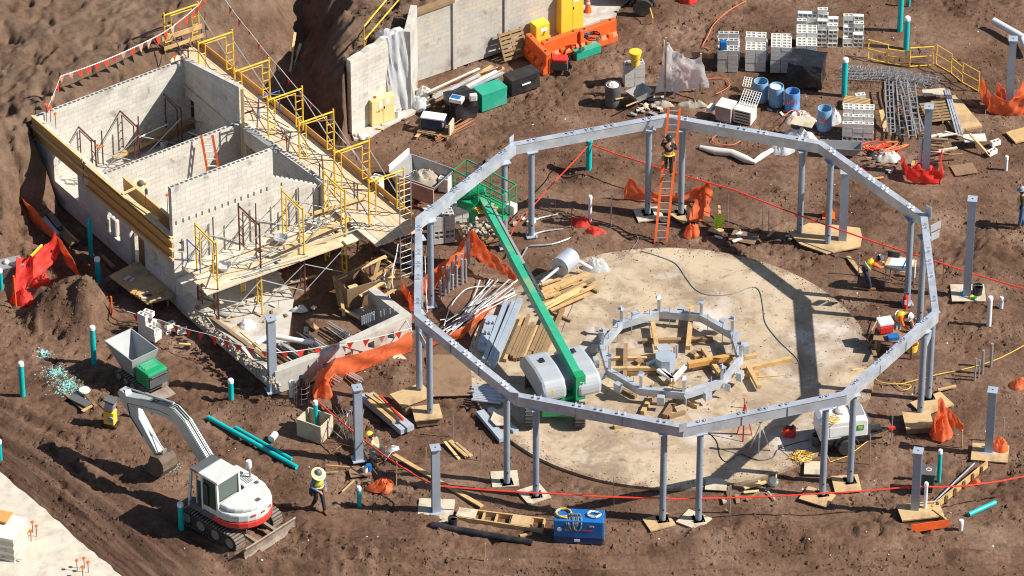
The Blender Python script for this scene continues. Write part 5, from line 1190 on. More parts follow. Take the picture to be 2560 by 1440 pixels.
# ---------------- people ----------------
def skin_obj(name, verts, edges, radii, m, parent, sub=1):
    me = bpy.data.meshes.new(name); me.from_pydata([tuple(v) for v in verts], edges, [])
    o = bpy.data.objects.new(name, me); link(o, parent); OFF[o] = Vector((0, 0, 0))
    bm = bmesh.new(); bm.from_mesh(me); L = bm.verts.layers.skin.verify(); bm.verts.ensure_lookup_table()
    for i, v in enumerate(bm.verts):
        r = radii[i]; v[L].radius = (r, r) if not isinstance(r, tuple) else r; v[L].use_root = (i == 0)
    bm.to_mesh(me); bm.free()
    o.modifiers.new('skin', 'SKIN').use_smooth_shade = True
    s = o.modifiers.new('smooth', 'SUBSURF'); s.levels = sub; s.render_levels = sub
    me.materials.append(m); return o
def person(at, rz, label, J, shirt, trousers, helmet, vest=None, brim=False, helmet2=None):
    """J: joint points in local metres, facing +X, y to the left; scale is real"""
    t = thing('person', label, 'person', at, R(rz))
    j = {k: V(*v) for k, v in J.items()}
    fw = (j['face'] - j['head']).normalized(); up = (j['head'] - j['neck']).normalized()
    side = up.cross(fw).normalized()
    v = [j['pelvis'], j['waist'], j['chest'], j['neck'], j['head'] - up * 0.06 + fw * 0.01, j['head'] + up * 0.05]; rr = [0.12, 0.11, (0.15, 0.11), 0.055, 0.078, 0.09]; e = [(0, 1), (1, 2), (2, 3), (3, 4), (4, 5)]
    v.append(j['head'] + fw * 0.112 - up * 0.02); rr.append(0.012); e.append((5, 6))
    for s in (-1, 1): v.append(j['head'] + side * s * 0.095 - up * 0.01); rr.append(0.016); e.append((5, len(v) - 1))
    for s in 'LR':
        sg = 1 if s == 'L' else -1
        b = len(v); el, ha, sh = j['elbow' + s], j['hand' + s], j['shoulder' + s]
        d = (ha - el).normalized(); a = d.cross(V(0, 0, 1)); a = a.normalized() if a.length > .1 else V(0, 1, 0)
        v += [sh, el, ha - d * 0.05, ha + d * 0.02]; rr += [0.06, 0.042, 0.028, (0.036, 0.02)]; e += [(2, b), (b, b + 1), (b + 1, b + 2), (b + 2, b + 3)]
        for k, (o, ln) in enumerate(((-0.03, 0.055), (-0.01, 0.068), (0.01, 0.065), (0.03, 0.05))):
            f = len(v); p0 = ha + d * 0.045 + a * o; v += [p0, p0 + d * ln * 0.55 - V(0, 0, 0.006), p0 + d * ln * 0.9 - V(0, 0, 0.028)]; rr += [0.010, 0.009, 0.008]; e += [(b + 3, f), (f, f + 1), (f + 1, f + 2)]
        f = len(v); p0 = ha - d * 0.01 + a * 0.035 * sg; v += [p0, p0 + d * 0.03 + a * 0.025 * sg, p0 + d * 0.058 + a * 0.022 * sg]; rr += [0.013, 0.011, 0.009]; e += [(b + 2, f), (f, f + 1), (f + 1, f + 2)]
    for s in 'LR':
        b = len(v); v += [j['hip' + s], j['knee' + s], j['foot' + s] + V(0, 0, 0.09)]; rr += [0.085, 0.055, 0.04]; e += [(0, b), (b, b + 1), (b + 1, b + 2)]
    skin_obj('body', v, e, rr, M['skin'], t)
    v = [j['waist'] * 1.0, j['pelvis']]; rr = [(0.155, 0.125), (0.165, 0.135)]; e = [(0, 1)]
    for s in 'LR':
        b = len(v); kn, ft = j['knee' + s], j['foot' + s] + V(0, 0, 0.10)
        v += [j['hip' + s], kn, kn.lerp(ft, 0.5), ft]; rr += [0.105, 0.08, 0.075, 0.07]; e += [(1, b), (b, b + 1), (b + 1, b + 2), (b + 2, b + 3)]
    skin_obj('trousers', v, e, rr, M[trousers], t)
    v = [j['waist'], j['waist'].lerp(j['chest'], 0.5), j['chest'], j['chest'].lerp(j['neck'], 0.75)]; rr = [(0.165, 0.135), (0.17, 0.135), (0.185, 0.14), 0.08]; e = [(0, 1), (1, 2), (2, 3)]
    for s in 'LR':
        b = len(v); el, ha = j['elbow' + s], j['hand' + s]; v += [j['shoulder' + s], el, el.lerp(ha, 0.8)]; rr += [0.08, 0.06, 0.045]; e += [(2, b), (b, b + 1), (b + 1, b + 2)]
    sh = skin_obj('shirt', v, e, rr, M[shirt], t)
    if vest:
        ch, wa = j['chest'], j['waist']; ax = (ch - wa).normalized()
        v = [wa - ax * 0.02, wa.lerp(ch, 0.5), ch, ch + ax * 0.10]; ve = skin_obj('vest', v, [(0, 1), (1, 2), (2, 3)], [(0.20, 0.17), (0.205, 0.17), (0.215, 0.175), (0.16, 0.13)], M[vest], t)
        sd = (j['shoulderL'] - j['shoulderR']).normalized(); fr = sd.cross(ax).normalized()
        for k in (0.25, 0.7):
            c = wa.lerp(ch, k); mb = MB(); mb.tube([c + sd * 0.197 * math.cos(a) + fr * 0.19 * math.sin(a) for a in [2 * math.pi * i / 14 for i in range(14)]], 0.018, 5, closed=True); mb.build('reflective_band', M['reflect'] if k < 0.5 else M['orangecloth'], ve)
    mt = Matrix((fw, side * 1.0, up)).transposed()
    q = Matrix(((fw.x, side.x, up.x), (fw.y, side.y, up.y), (fw.z, side.z, up.z)))
    c = j['head'] + up * 0.035
    mb = MB(); mb.lathe([(0.125, 0.0), (0.148, 0.0), (0.15, 0.012), (0.128, 0.02), (0.122, 0.07), (0.085, 0.125), (0.0, 0.145)], c, 16, q); mb.box(c + fw * 0.15 + up * 0.005, (0.09, 0.16, 0.012), 0, q)
    h = mb.build('helmet', M[helmet], t, smooth=True)
    if brim:
        mb = MB(); mb.lathe([(0.14, 0.02), (0.26, -0.03), (0.27, -0.02), (0.15, 0.035)], c - up * 0.01, 18, q); mb.build('sun_brim', M['limedk'], h)
    mb = MB()
    for s in (-1, 1): mb.lathe([(0.0, -0.012), (0.012, 0), (0.0, 0.012)], j['head'] + fw * 0.092 + side * 0.033 * s + up * 0.008, 6)
    mb.build('eyes', M['black'], t)
    MB().box(j['head'] + fw * 0.09 - up * 0.065, (0.012, 0.045, 0.01), 0, q).build('mouth', M['red'], t)
    MB().lathe([(0.1, -0.09), (0.104, 0.0), (0.09, 0.04)], j['head'] - fw * 0.012 + up * 0.01, 12, q).build('hair', M['darkcloth'], t, smooth=True)
    for s in 'LR':
        f = j['foot' + s]; kn = j['knee' + s]; d = V(1, 0, 0)
        mb = MB(); mb.box(f + V(0.06, 0, 0.05), (0.29, 0.10, 0.095)); mb.cyl(f + V(0.0, 0, 0.08), f + (kn - f).normalized() * 0.22, 0.062, 8); mb.build('boot', M['boot'], t, bevel=0.02)
    return t
STAND = dict(pelvis=(0, 0, 0.95), waist=(0.0, 0, 1.05), chest=(0.02, 0, 1.33), neck=(0.03, 0, 1.48), head=(0.05, 0, 1.62), face=(0.16, 0, 1.60),
             shoulderL=(0.02, 0.19, 1.38), shoulderR=(0.02, -0.19, 1.38), elbowL=(0.0, 0.27, 1.12), elbowR=(0.0, -0.27, 1.12), handL=(0.14, 0.25, 0.92), handR=(0.14, -0.25, 0.92),
             hipL=(0, 0.09, 0.90), hipR=(0, -0.09, 0.90), kneeL=(0.03, 0.10, 0.50), kneeR=(0.03, -0.10, 0.50), footL=(0, 0.11, 0), footR=(0, -0.11, 0))
def pose(**k): d = dict(STAND); d.update(k); return d
def bent(a, dx=0.0, knees=0.0, hand=(0.55, 0.75), base=0.95):
    """upper body leaning forward by a degrees about the pelvis"""
    s, c = math.sin(R(a)), math.cos(R(a)); z0 = base
    def u(x, y, h): return (dx + x * c + h * s, y, z0 + h * c - x * s)
    return pose(pelvis=(dx, 0, z0), waist=u(0, 0, 0.10), chest=u(0.02, 0, 0.38), neck=u(0.02, 0, 0.53), head=u(0.05, 0, 0.66), face=u(0.155, 0, 0.62),
                shoulderL=u(0.02, 0.19, 0.43), shoulderR=u(0.02, -0.19, 0.43), elbowL=(u(0, 0, 0.43)[0] * 0.6 + hand[0] * 0.4, 0.26, u(0, 0, 0.43)[2] * 0.5 + hand[1] * 0.5 - 0.04), elbowR=(u(0, 0, 0.43)[0] * 0.6 + hand[0] * 0.4, -0.26, u(0, 0, 0.43)[2] * 0.5 + hand[1] * 0.5 - 0.04),
                handL=(hand[0], 0.16, hand[1]), handR=(hand[0], -0.16, hand[1]), hipL=(dx, 0.09, z0 - 0.05), hipR=(dx, -0.09, z0 - 0.05), kneeL=(dx * 0.4 + knees, 0.11, 0.5 * z0 / 0.95), kneeR=(dx * 0.4 + knees, -0.11, 0.5 * z0 / 0.95))
walk = pose(kneeL=(0.14, 0.10, 0.52), footL=(0.24, 0.11, 0.0), kneeR=(-0.02, -0.10, 0.5), footR=(-0.26, -0.10, 0.02), handL=(0.18, 0.2, 0.98), handR=(0.30, -0.08, 1.02), elbowL=(-0.08, 0.29, 1.13), elbowR=(-0.02, -0.28, 1.12), face=(0.15, 0.02, 1.56))
w = person(P(797, 1276), -60, 'person walking in a wide-brimmed hard hat, lime vest and blue sleeves', walk, 'bluecloth', 'darkcloth', 'darkgrey', 'lime', True)
MB().box((-0.05, -0.24, 0.86), (0.2, 0.12, 0.26)).build('tool_pouch', M['black'], w, bevel=0.03)
w = person(P(2173, 722), 15, 'person in orange shirt and yellow vest leaning over the drawing table', bent(52, -0.22, 0.02, (0.52, 1.02)), 'orangecloth', 'navy', 'white', 'lime')
w = person(P(2240, 845), -35, 'person in lime vest and white helmet bending over the saw bench', bent(62, -0.1, 0.08, (0.62, 0.72), 0.92), 'orangecloth', 'greycloth', 'white', 'lime')
w = person(P(2553, 566), 175, 'person in blue jeans and lime vest at the right edge of the photo', pose(footL=(0.08, 0.12, 0), footR=(-0.08, -0.12, 0)), 'darkcloth', 'denim', 'greycloth', 'lime')
crouch = pose(pelvis=(-0.12, 0, 0.42), waist=(-0.06, 0, 0.52), chest=(0.14, 0, 0.75), neck=(0.26, 0, 0.86), head=(0.35, 0, 0.95), face=(0.44, 0, 0.88), shoulderL=(0.17, 0.19, 0.78), shoulderR=(0.17, -0.19, 0.78),
              elbowL=(0.36, 0.27, 0.55), elbowR=(0.36, -0.27, 0.55), handL=(0.58, 0.14, 0.38), handR=(0.58, -0.14, 0.38), hipL=(-0.1, 0.1, 0.38), hipR=(-0.1, -0.1, 0.38), kneeL=(0.28, 0.17, 0.46), kneeR=(0.28, -0.17, 0.42), footL=(0.06, 0.17, 0), footR=(0.02, -0.17, 0))
w = person(P(948, 1150), 150, 'person crouching behind the grey post in a pale lime shirt and yellow helmet', crouch, 'limedk', 'greycloth', 'cabyel')
w = person(P(345, 534, 0.8), -60, 'builder in navy shirt and lime brimmed hard hat working behind the formwork', bent(25, 0, 0, (0.45, 0.95)), 'navy', 'denim', 'darkgrey', None, True)
solo('work_platform', MB().box(P(352, 582) + V(0, 0, .455), (1.2, 0.5, 0.67), R(33)), M['plydark'], 'low timber platform the builder stands on inside the room', 'platform', P(352, 585, 0.12))
w = person(P(1192, 492, 2.75), 20, 'person in grey shirt on the green lift platform, half behind the beam', bent(38, -0.1, 0, (0.5, 1.1)), 'greycloth', 'denim', 'darkgrey')
climb = pose(handL=(0.42, 0.16, 1.45), handR=(0.46, -0.16, 1.2), elbowL=(0.22, 0.27, 1.2), elbowR=(0.22, -0.27, 1.05), kneeL=(0.20, 0.10, 0.62), footL=(0.12, 0.10, 0.27), kneeR=(0.08, -0.1, 0.5), footR=(0.02, -0.1, 0.0))
lp = P(1652, 605, 0).lerp(P(1686, 270, 4.9), 0.53)
w = person(V(lp.x, lp.y - 0.28, lp.z - 0.02), 84, 'person in dark clothes and tool belt standing high on the orange ladder', climb, 'darkcloth', 'darkcloth', 'black')
MB().tube([V(0.17 * math.cos(a), 0.19 * math.sin(a), 0.99) for a in [2 * math.pi * i / 12 for i in range(12)]], 0.035, 5, closed=True).build('tool_belt', M['cabyel'], w)
MB().box((-0.02, -0.2, 0.86), (0.2, 0.1, 0.24)).build('tool_pouch', M['woodold'], w)
MB().box((-0.03, 0.2, 0.86), (0.2, 0.1, 0.24)).build('tool_pouch', M['woodold'], w)
# ---------------- material yard behind the ring ----------------
def block_mesh():
    mb = MB(); L, Wd, H = 0.39, 0.19, 0.19; t = 0.035
    for y in (-Wd / 2 + t / 2, Wd / 2 - t / 2): mb.box((0, y, H / 2), (L, t, H))
    for x in (-L / 2 + t / 2, 0, L / 2 - t / 2): mb.box((x, 0, H / 2), (t, Wd - 2 * t - 0.001, H - 0.002))
    me = bpy.data.meshes.new('hollow_block'); me.from_pydata([tuple(v) for v in mb.v], [], mb.f); return me
# one watertight block: outer shell with two square cells through it
def block_mesh2(mt):
    L, Wd, H, t = 0.195, 0.095, 0.19, 0.035
    xs = [-L, -L + t, -t / 2, t / 2, L - t, L]; ys = [-Wd, -Wd + t, Wd - t, Wd]
    v = [(x, y, z) for z in (0, H) for y in ys for x in xs]; f = []
    I = lambda i, j, k: k * 24 + j * 6 + i
    hole = lambda i, j: j == 1 and i in (1, 3)
    for j in range(3):
        for i in range(5):
            if hole(i, j):
                a, b, c, d = (i, j), (i + 1, j), (i + 1, j + 1), (i, j + 1)
                for p, q in ((a, b), (b, c), (c, d), (d, a)): f.append((I(*p, 0), I(*p, 1), I(*q, 1), I(*q, 0)))
                continue
            f.append((I(i, j, 1), I(i + 1, j, 1), I(i + 1, j + 1, 1), I(i, j + 1, 1))); f.append((I(i, j, 0), I(i, j + 1, 0), I(i + 1, j + 1, 0), I(i + 1, j, 0)))
    for i in range(5): f.append((I(i, 0, 0), I(i + 1, 0, 0), I(i + 1, 0, 1), I(i, 0, 1))); f.append((I(i, 3, 0), I(i, 3, 1), I(i + 1, 3, 1), I(i + 1, 3, 0)))
    for j in range(3): f.append((I(0, j, 0), I(0, j, 1), I(0, j + 1, 1), I(0, j + 1, 0))); f.append((I(5, j, 0), I(5, j + 1, 0), I(5, j + 1, 1), I(5, j, 1)))
    me = bpy.data.meshes.new('hollow_block'); me.from_pydata(v, [], f); me.materials.append(mt); return me
BLK = {'w': block_mesh2(M['cmuw']), 'g': block_mesh2(M['cmu'])}
HIDDEN = MB(); NB = [0]
def put_block(p, rz, label, group, kind='w', tip=None):
    """tip 'f' turns the cells towards the camera"""
    o = bpy.data.objects.new('concrete_block', BLK[kind]); link(o); OFF[o] = None
    p = Vector(p); o.location = p; o.rotation_euler = (0, 0, rz)
    if tip == 'f': o.rotation_euler = (R(90), 0, rz); o.location = p + Matrix.Rotation(rz, 3, 'Z') @ V(0, 0.095, 0.095)
    elif tip is not None and tip != 'f': o.rotation_euler = tip
    NB[0] += 1
    return tag(o, label, 'concrete block', group)
def stack(px, py, nx, ny, nz, rz, where, kind='w', steps=None, tipfront=(), z0=0.0, jit=0.006):
    """px, py: ground point of the front left corner; steps(i, j) -> height in courses"""
    c = P(px, py, z0); q = Matrix.Rotation(rz, 3, 'Z'); g = 'blocks in ' + where; lab = 'hollow grey block in ' + where
    for i in range(nx):
        for jy in range(ny):
            h = steps(i, jy) if steps else nz
            for k in range(h):
                p = c + q @ V((i + 0.5) * 0.402, (jy + 0.5) * 0.202, k * 0.2) + V(rnd.uniform(-jit, jit), rnd.uniform(-jit, jit), 0)
                hf = (steps(i, jy - 1) if steps else nz) if jy else 0
                if (k == h - 1 or k >= hf): put_block(p, rz, lab, g, kind, 'f' if (i, jy, k) in tipfront or ('row', k) in tipfront and jy == 0 else None)
                else:
                    HIDDEN.box(p + V(0, 0, 0.097), (0.385, 0.185, 0.188), rz)
def wrapbox(c, sx, sy, z0, z1, rz, m, label, cat='wrapping', name='shrink_wrap', amp=0.02, seed=1):
    r = random.Random(seed); q = Matrix.Rotation(rz, 3, 'Z'); mb = MB(); n = 24; m_ = 6
    ph = [r.uniform(0, 6) for _ in range(6)]
    prof = []
    for k in range(m_ + 1):
        z = z0 + (z1 - z0) * k / m_; row = []
        for i in range(n):
            a = 2 * math.pi * i / n; ca, sa = math.cos(a), math.sin(a); s = 1 / max(abs(ca), abs(sa))
            w = amp * math.sin(a * 5 + ph[0] + k) + amp * 0.6 * math.sin(a * 11 + ph[1] - 2 * k)
            row.append(Vector(c) + q @ V(ca * s * (sx / 2 + w), sa * s * (sy / 2 + w), 0) + V(0, 0, z + amp * 0.7 * math.sin(a * 3 + ph[2])))
        prof.append(row)
    b = len(mb.v)
    for row in prof: mb.v += row
    for k in range(m_):
        for i in range(n): mb.f.append((k * n + i, k * n + (i + 1) % n, (k + 1) * n + (i + 1) % n, (k + 1) * n + i))
    mb.v.append(Vector(c) + V(0, 0, z1 + amp)); mb.v.append(Vector(c) + V(0, 0, z0))
    for i in range(n): mb.f.append((m_ * n + i, m_ * n + (i + 1) % n, len(mb.v) - 2)); mb.f.append(((i + 1) % n, i, len(mb.v) - 1))
    return solo(name, mb, M[m], label, cat, Vector(c) + V(0, 0, z0), smooth=True)
rz = R(-3)
# row from left to right along y about 180
stack(1793, 180, 2, 4, 6, rz, 'the leftmost wrapped stack', 'g', lambda i, j: [5, 5, 6, 7][j] if not (i == 1 and j == 0) else 5)
wrapbox(P(1821, 152), 0.86, 0.9, 0.0, 0.95, rz, 'wrap', 'clear wrap around the leftmost block stack', seed=3)
solo('jerrican', MB().box(P(1808, 112, 1.2), (0.27, 0.18, 0.38), R(5)), M['blue'], 'blue water can hanging on the leftmost block stack', 'jerrican', P(1808, 120, 1.0), bevel=0.04)
stack(1862, 178, 2, 5, 6, rz, 'the second stack with a wrap band', 'w', lambda i, j: 6 if j > 2 else 5)
wrapbox(P(1890, 152), 0.86, 1.08, 0.35, 0.75, rz, 'wrap', 'clear wrap band around the second block stack', seed=4)
stack(1925, 182, 2, 5, 6, rz, 'the third stack from the left', 'w')
stack(1988, 178, 2, 6, 6, rz, 'the fourth stack beside the black wrapped pallet', 'w', lambda i, j: 6 if j < 3 else 7)
# loose pile behind
r = random.Random(12)
def pile(px, py, nx, ny, hts, where):
    c = P(px, py); q = Matrix.Rotation(rz, 3, 'Z')
    for i in range(nx):
        for jy in range(ny):
            for k in range(hts(i, jy)):
                if jy and k < hts(i, jy - 1) - 1 and k < hts(i, jy) - 1: HIDDEN.box(c + q @ V((i + .5) * .4, (jy + .5) * .205, k * .2 + 0.097), (0.38, 0.18, 0.188), rz); continue
                p = c + q @ V((i + 0.5) * 0.405, (jy + 0.5) * 0.205, k * 0.2) + V(r.uniform(-.02, .02), r.uniform(-.02, .02), 0)
                tf = r.random() < 0.45; put_block(p, rz + r.uniform(-.05, .05), 'pale block tumbled in ' + where, 'blocks in ' + where, 'w', 'f' if tf else None)
pile(1990, 116, 4, 2, lambda i, j: [6, 7][j] - (i == 3) - (i == 1 and j == 0) * 2 + (i == 2 and j == 1), 'the irregular pile right behind the stacks')
pile(2106, 118, 2, 3, lambda i, j: [2, 4, 6][j] + (i == 1 and j < 2), 'the pile beside the teal pipes')
stack(2104, 352, 3, 4, 6, R(-4), 'the square stack by the faded blue drum', 'w', lambda i, j: [4, 5, 6, 6][j], {('row', 0)})
stack(1562, 300 - 80, 2, 2, 5, R(14), 'the stack under the yellow bucket', 'g')
stack(925, 500, 1, 2, 5, R(-28), 'the slim stack leaning at the scaffold deck end', 'w')
stack(1095, 478, 1, 2, 3, R(-20), 'the small stack in front of the debris skip', 'w')
stack(345, 838, 2, 2, 4, R(-38), 'the broken stack crossed by red pennants', 'w', lambda i, j: [3, 2][j] + (i == 0) + (j == 0 and i == 0))
for i, (px, py, z, a, tp) in enumerate(((395, 832, 0, 10, None), (412, 826, 0, -30, (R(90), 0, R(20))), (438, 826, 0, -20, None), (455, 832, 0, 15, None), (425, 818, 0.2, 40, None), (398, 815, 0.2, -20, None), (380, 800, 0.4, 30, (R(90), 0, R(-20))), (372, 788, 0.75, -30, None))):
    put_block(P(px, py, z), R(a), 'loose pale block toppled beside the broken stack with pennants', 'toppled blocks by the broken stack', 'w', tp)
for i, (px, py, z, a, lab) in enumerate(((2150, 245, 0, 10, 'single block on the soil right of the black wrapped pallet'), (1772, 268, 0.3, 60, 'block standing on end right of the plastic sheeting'), (2480, 385, 0, 40, 'upper of two blocks lying at the far right'), (2488, 362, 0.05, 30, 'lower of two blocks lying at the far right'), (1328, 560, 0, 60, 'single block behind the green boom on the ground'))):
    put_block(P(px, py, z), R(a), lab, None, 'w', (R(90), 0, R(a)) if i in (1,) else None)
# blocks wrapped beneath the lift basket
stack(1085, 612, 2, 3, 6, R(12), 'the leaning stack behind the left ring beam', 'g', lambda i, j: 6, {('row', 1), ('row', 2)})
stack(1130, 560, 2, 2, 6, R(12), 'the white stack under the lift jib', 'w', lambda i, j: 4)
rb = MB(); r = random.Random(3)
for i in range(110):
    c = P(1200 + r.gauss(0, 26), 572 + r.gauss(0, 12), 0.15 + r.random() * 0.35); s = r.uniform(0.06, 0.2); rb.box(c, (s, s * 0.7, s * 0.5), 0, Matrix.Rotation(r.uniform(0, 3), 3, (r.random(), r.random(), 1)))
tag(rb.build('broken_block_rubble', M['rubble'], None, at=P(1200, 575)), 'broken block rubble on the pallet under the boom', 'rubble', kind='stuff')
solo('pallet', MB().box(P(1205, 585, 0.08), (1.5, 1.1, 0.14), R(20)), M['woodold'], 'rubble-covered pallet on the ground under the lift boom', 'pallet', P(1205, 585))
tag(HIDDEN.build('stack_cores', M['cmuw'], None, at=P(2000, 150)), 'inner blocks of the stacks', 'blocks', kind='stuff')
# drums
def drum(px, py, m, label, r=0.29, h=0.88, tilt=0, fill='darkgrey', fh=0.5):
    p = P(px, py); t = thing('drum', label, 'drum', p)
    Q = Matrix.Rotation(R(tilt), 3, 'Y')
    MB().lathe([(r * 0.92, 0), (r, 0.05), (r * 1.03, h * 0.33), (r, h * 0.36), (r, h * 0.64), (r * 1.03, h * 0.67), (r * 0.96, h), (r * 0.9, h), (r * 0.9, 0.06), (0, 0.06)], p, 22, Q).build('shell', M[m], t, smooth=True)
    MB().lathe([(r * 0.87, fh - 0.01), (r * 0.87, fh), (0, fh + 0.01)], p, 16, Q).build('contents', M[fill], t)
    return t
from mathutils import noise as MN
def wob(px, py, z, s, m, label, cat, name, seed=1, h=0.5):
    """crumpled heap of sheet material"""
    mb = MB(); n = 34; rings = 12; c = P(px, py, z); o = V(seed * 3.7, seed * 1.3, 0)
    for k in range(rings + 1):
        rr = k / rings
        for i in range(n):
            a = 2 * math.pi * i / n; rad = rr * (0.85 + 0.45 * (MN.noise(V(math.cos(a) * 1.3, math.sin(a) * 1.3, 9) + o)))
            x, y = rad * s[0] * math.cos(a), rad * s[1] * math.sin(a)
            f = 0.62 + 0.55 * MN.noise(V(x * 3.2, y * 3.2, 0) + o) + 0.42 * (0.5 - abs(MN.noise(V(x * 8, y * 8, 4) + o))) * 1.6 + 0.12 * MN.noise(V(x * 19, y * 19, 2) + o)
            zz = h * (1 - rr ** 2.6) * max(f, 0.1)
            mb.v.append(c + V(x, y, zz if k < rings else -0.03))
    for k in range(rings):
        for i in range(n):
            if k: mb.f.append((k * n + i, (k + 1) * n + i, (k + 1) * n + (i + 1) % n, k * n + (i + 1) % n))
    mb.f.append(tuple(rings * n + i for i in reversed(range(n))))
    for i in range(n): mb.f.append((0, n + i, n + (i + 1) % n))
    return solo(name, mb, M[m], label, cat, c, smooth=True)
drum(1901, 250, 'bluepale', 'leftmost blue drum with dark water behind the mortar boxes'); drum(1940, 262, 'bluepale', 'middle blue drum holding a white bag', fill='white', fh=0.8); drum(1980, 275, 'bluebar', 'bright blue drum with red letters near the black wrapped pallet')
drum(2060, 322, 'bluepale', 'faded blue drum with red letters left of the square block stack', h=0.95)
for (px, py, s) in ((1966, 232, 'UAO'), (2045, 285, 'BUO')):
    mb = MB(); glyphs(mb, 0, 0, 0.16, s, 0)
    c = P(px, py + 30, 0.0); c = V(P(px + 14, 0 + py, .5).x - 0.16, P((1980 if px < 2000 else 2060), (275 if px < 2000 else 322)).y - 0.305, 0.55)
    mb.v = [c + v for v in mb.v]; solo('painted_letters', mb, M['orange'], 'hand painted red letters on the %s blue drum' % ('bright' if px < 2000 else 'faded'), 'lettering', c)
t = drum(1532, 262, 'darkgrey', 'dark dirty drum full of trash left of the wheelbarrow', 0.31, 0.95, 0, 'offwhite', 0.9)
wob(1532, 213, 0.9, (0.25, 0.25), 'offwhite', 'pale rubbish heaped in the dark drum', 'rubbish', 'rubbish', 4, 0.16)
b0 = P(1588, 162, 1.02); t = thing('bucket', 'tall yellow bucket standing on the block stack', 'bucket', b0)
MB().lathe([(0.15, 0), (0.2, 0.42), (0.22, 0.42), (0.23, 0.58), (0.17, 0.58), (0.13, 0.45), (0, 0.45)], b0, 20).build('shell', M['cabyel'], t, smooth=True)
MB().lathe([(0.225, 0.0), (0.245, 0.02), (0.245, 0.08), (0, 0.09)], b0 + V(0, 0, 0.54), 18).build('upper_bucket', M['cabyel'], t)
MB().tube([b0 + V(0.24 * math.cos(R(a)), -0.2, 0.45 - 0.12 * math.sin(R(a))) for a in range(0, 181, 30)], 0.01, 5).build('handle', M['grey'], t)
# wheelbarrow
wb = thing('wheelbarrow', 'grey wheelbarrow with wooden handles beside the block stack', 'wheelbarrow', P(1598, 262), R(40))
hopper(wb, (-0.45, 0.45, -0.33, 0.33), (-0.25, 0.2, -0.2, 0.2), 0.3, 0.66, M['grey'], 0.012, 'tray')
for y in (-0.26, 0.26): MB().beam(V(0.6, y * 0.4, 0.26), V(-0.95, y * 1.2, 0.5), 0.04).build('handle', M['wood'], wb)
MB().lathe([(0.02, -0.05), (0.17, -0.05), (0.19, 0), (0.17, 0.05), (0.02, 0.05)], (0.58, 0, 0.19), 14, Matrix.Rotation(R(90), 3, 'X')).build('wheel', M['rubber'], wb)
for y in (-0.2, 0.2): MB().beam(V(-0.3, y, 0.3), V(-0.35, y, 0.0), 0.03).build('leg', M['darkgrey'], wb)
# plastic sheet over the mixer
mx = thing('mortar_mixer', 'orange mortar mixer hidden behind milky sheeting', 'mixer', P(1715, 250))
p = P(1712, 236); MB().lathe([(0.25, -0.45), (0.34, -0.35), (0.34, 0.35), (0.25, 0.45)], p + V(0, 0.05, 1.05), 18, Matrix.Rotation(R(90), 3, 'Y')).build('drum', M['orange'], mx, smooth=True)
for s in (-0.4, 0.4): MB().beam(p + V(s, 0.3, 0), p + V(s * .9, 0.0, 1.0), 0.06).build('leg', M['darkgrey'], mx); MB().beam(p + V(s, -0.3, 0), p + V(s * .9, 0.1, 1.0), 0.06).build('leg', M['darkgrey'], mx)
MB().box(p + V(-0.25, 0.2, 0.7), (0.4, 0.4, 0.4)).build('engine', M['offwhite'], mx)
def drape(corners, sag, m, label, name='plastic_sheet', cat='sheeting', fold=0.05, nf=5, seed=0, nu=18, nv=14, th=0.01):
    """sheet hung between four points: top-left, top-right, bottom-right, bottom-left"""
    a, b, c, d = [Vector(x) for x in corners]; r = random.Random(seed); ph = [r.uniform(0, 6.3) for _ in range(5)]
    nrm = (b - a).cross(d - a).normalized()
    def fn(u, v):
        p = a.lerp(b, u).lerp(d.lerp(c, u), v); s = sag * 4 * u * (1 - u) * (1 - v)
        f = fold * (math.sin(nf * 6.28 * u * (1 - 0.3 * v) + ph[0] + 2.5 * v) * (0.3 + v) + 0.6 * math.sin(9 * v + 5 * u + ph[1]) + 2.6 * MN.noise(V(u * 5 + seed, v * 2.2, seed * 3.1)) + 1.2 * MN.noise(V(u * 13, v * 7, seed)))
        return p + nrm * f + V(0, 0, -s + 0.3 * fold * math.sin(11 * u + ph[3]))
    mb = MB().sheet(fn, nu, nv, th); return solo(name, mb, M[m], label, cat, (c + d) / 2, smooth=True)
A0 = P(1660, 262, 3.0); q0_ = P(1662, 255); q1_ = P(1750, 270)
drape([P(1662, 97, 2.75), P(1752, 140, 2.5), P(1768, 222, 0.9), P(1642, 228, 0.35)], 0.35, 'plasticthick', 'large milky plastic sheet draped over a timber frame behind the ring', fold=0.07, nf=1, seed=4)
for a, b, l in ((q0_ + V(0.0, 0.08, 0), 2.9, 'left'), (q1_ + V(0, 0.25, 0), 2.35, 'right')):
    solo('timber_stake', MB().beam(a, V(a.x, a.y, b), 0.07, 0.07), M['wood'], '%s timber holding up the milky sheet' % l, 'timber', a)
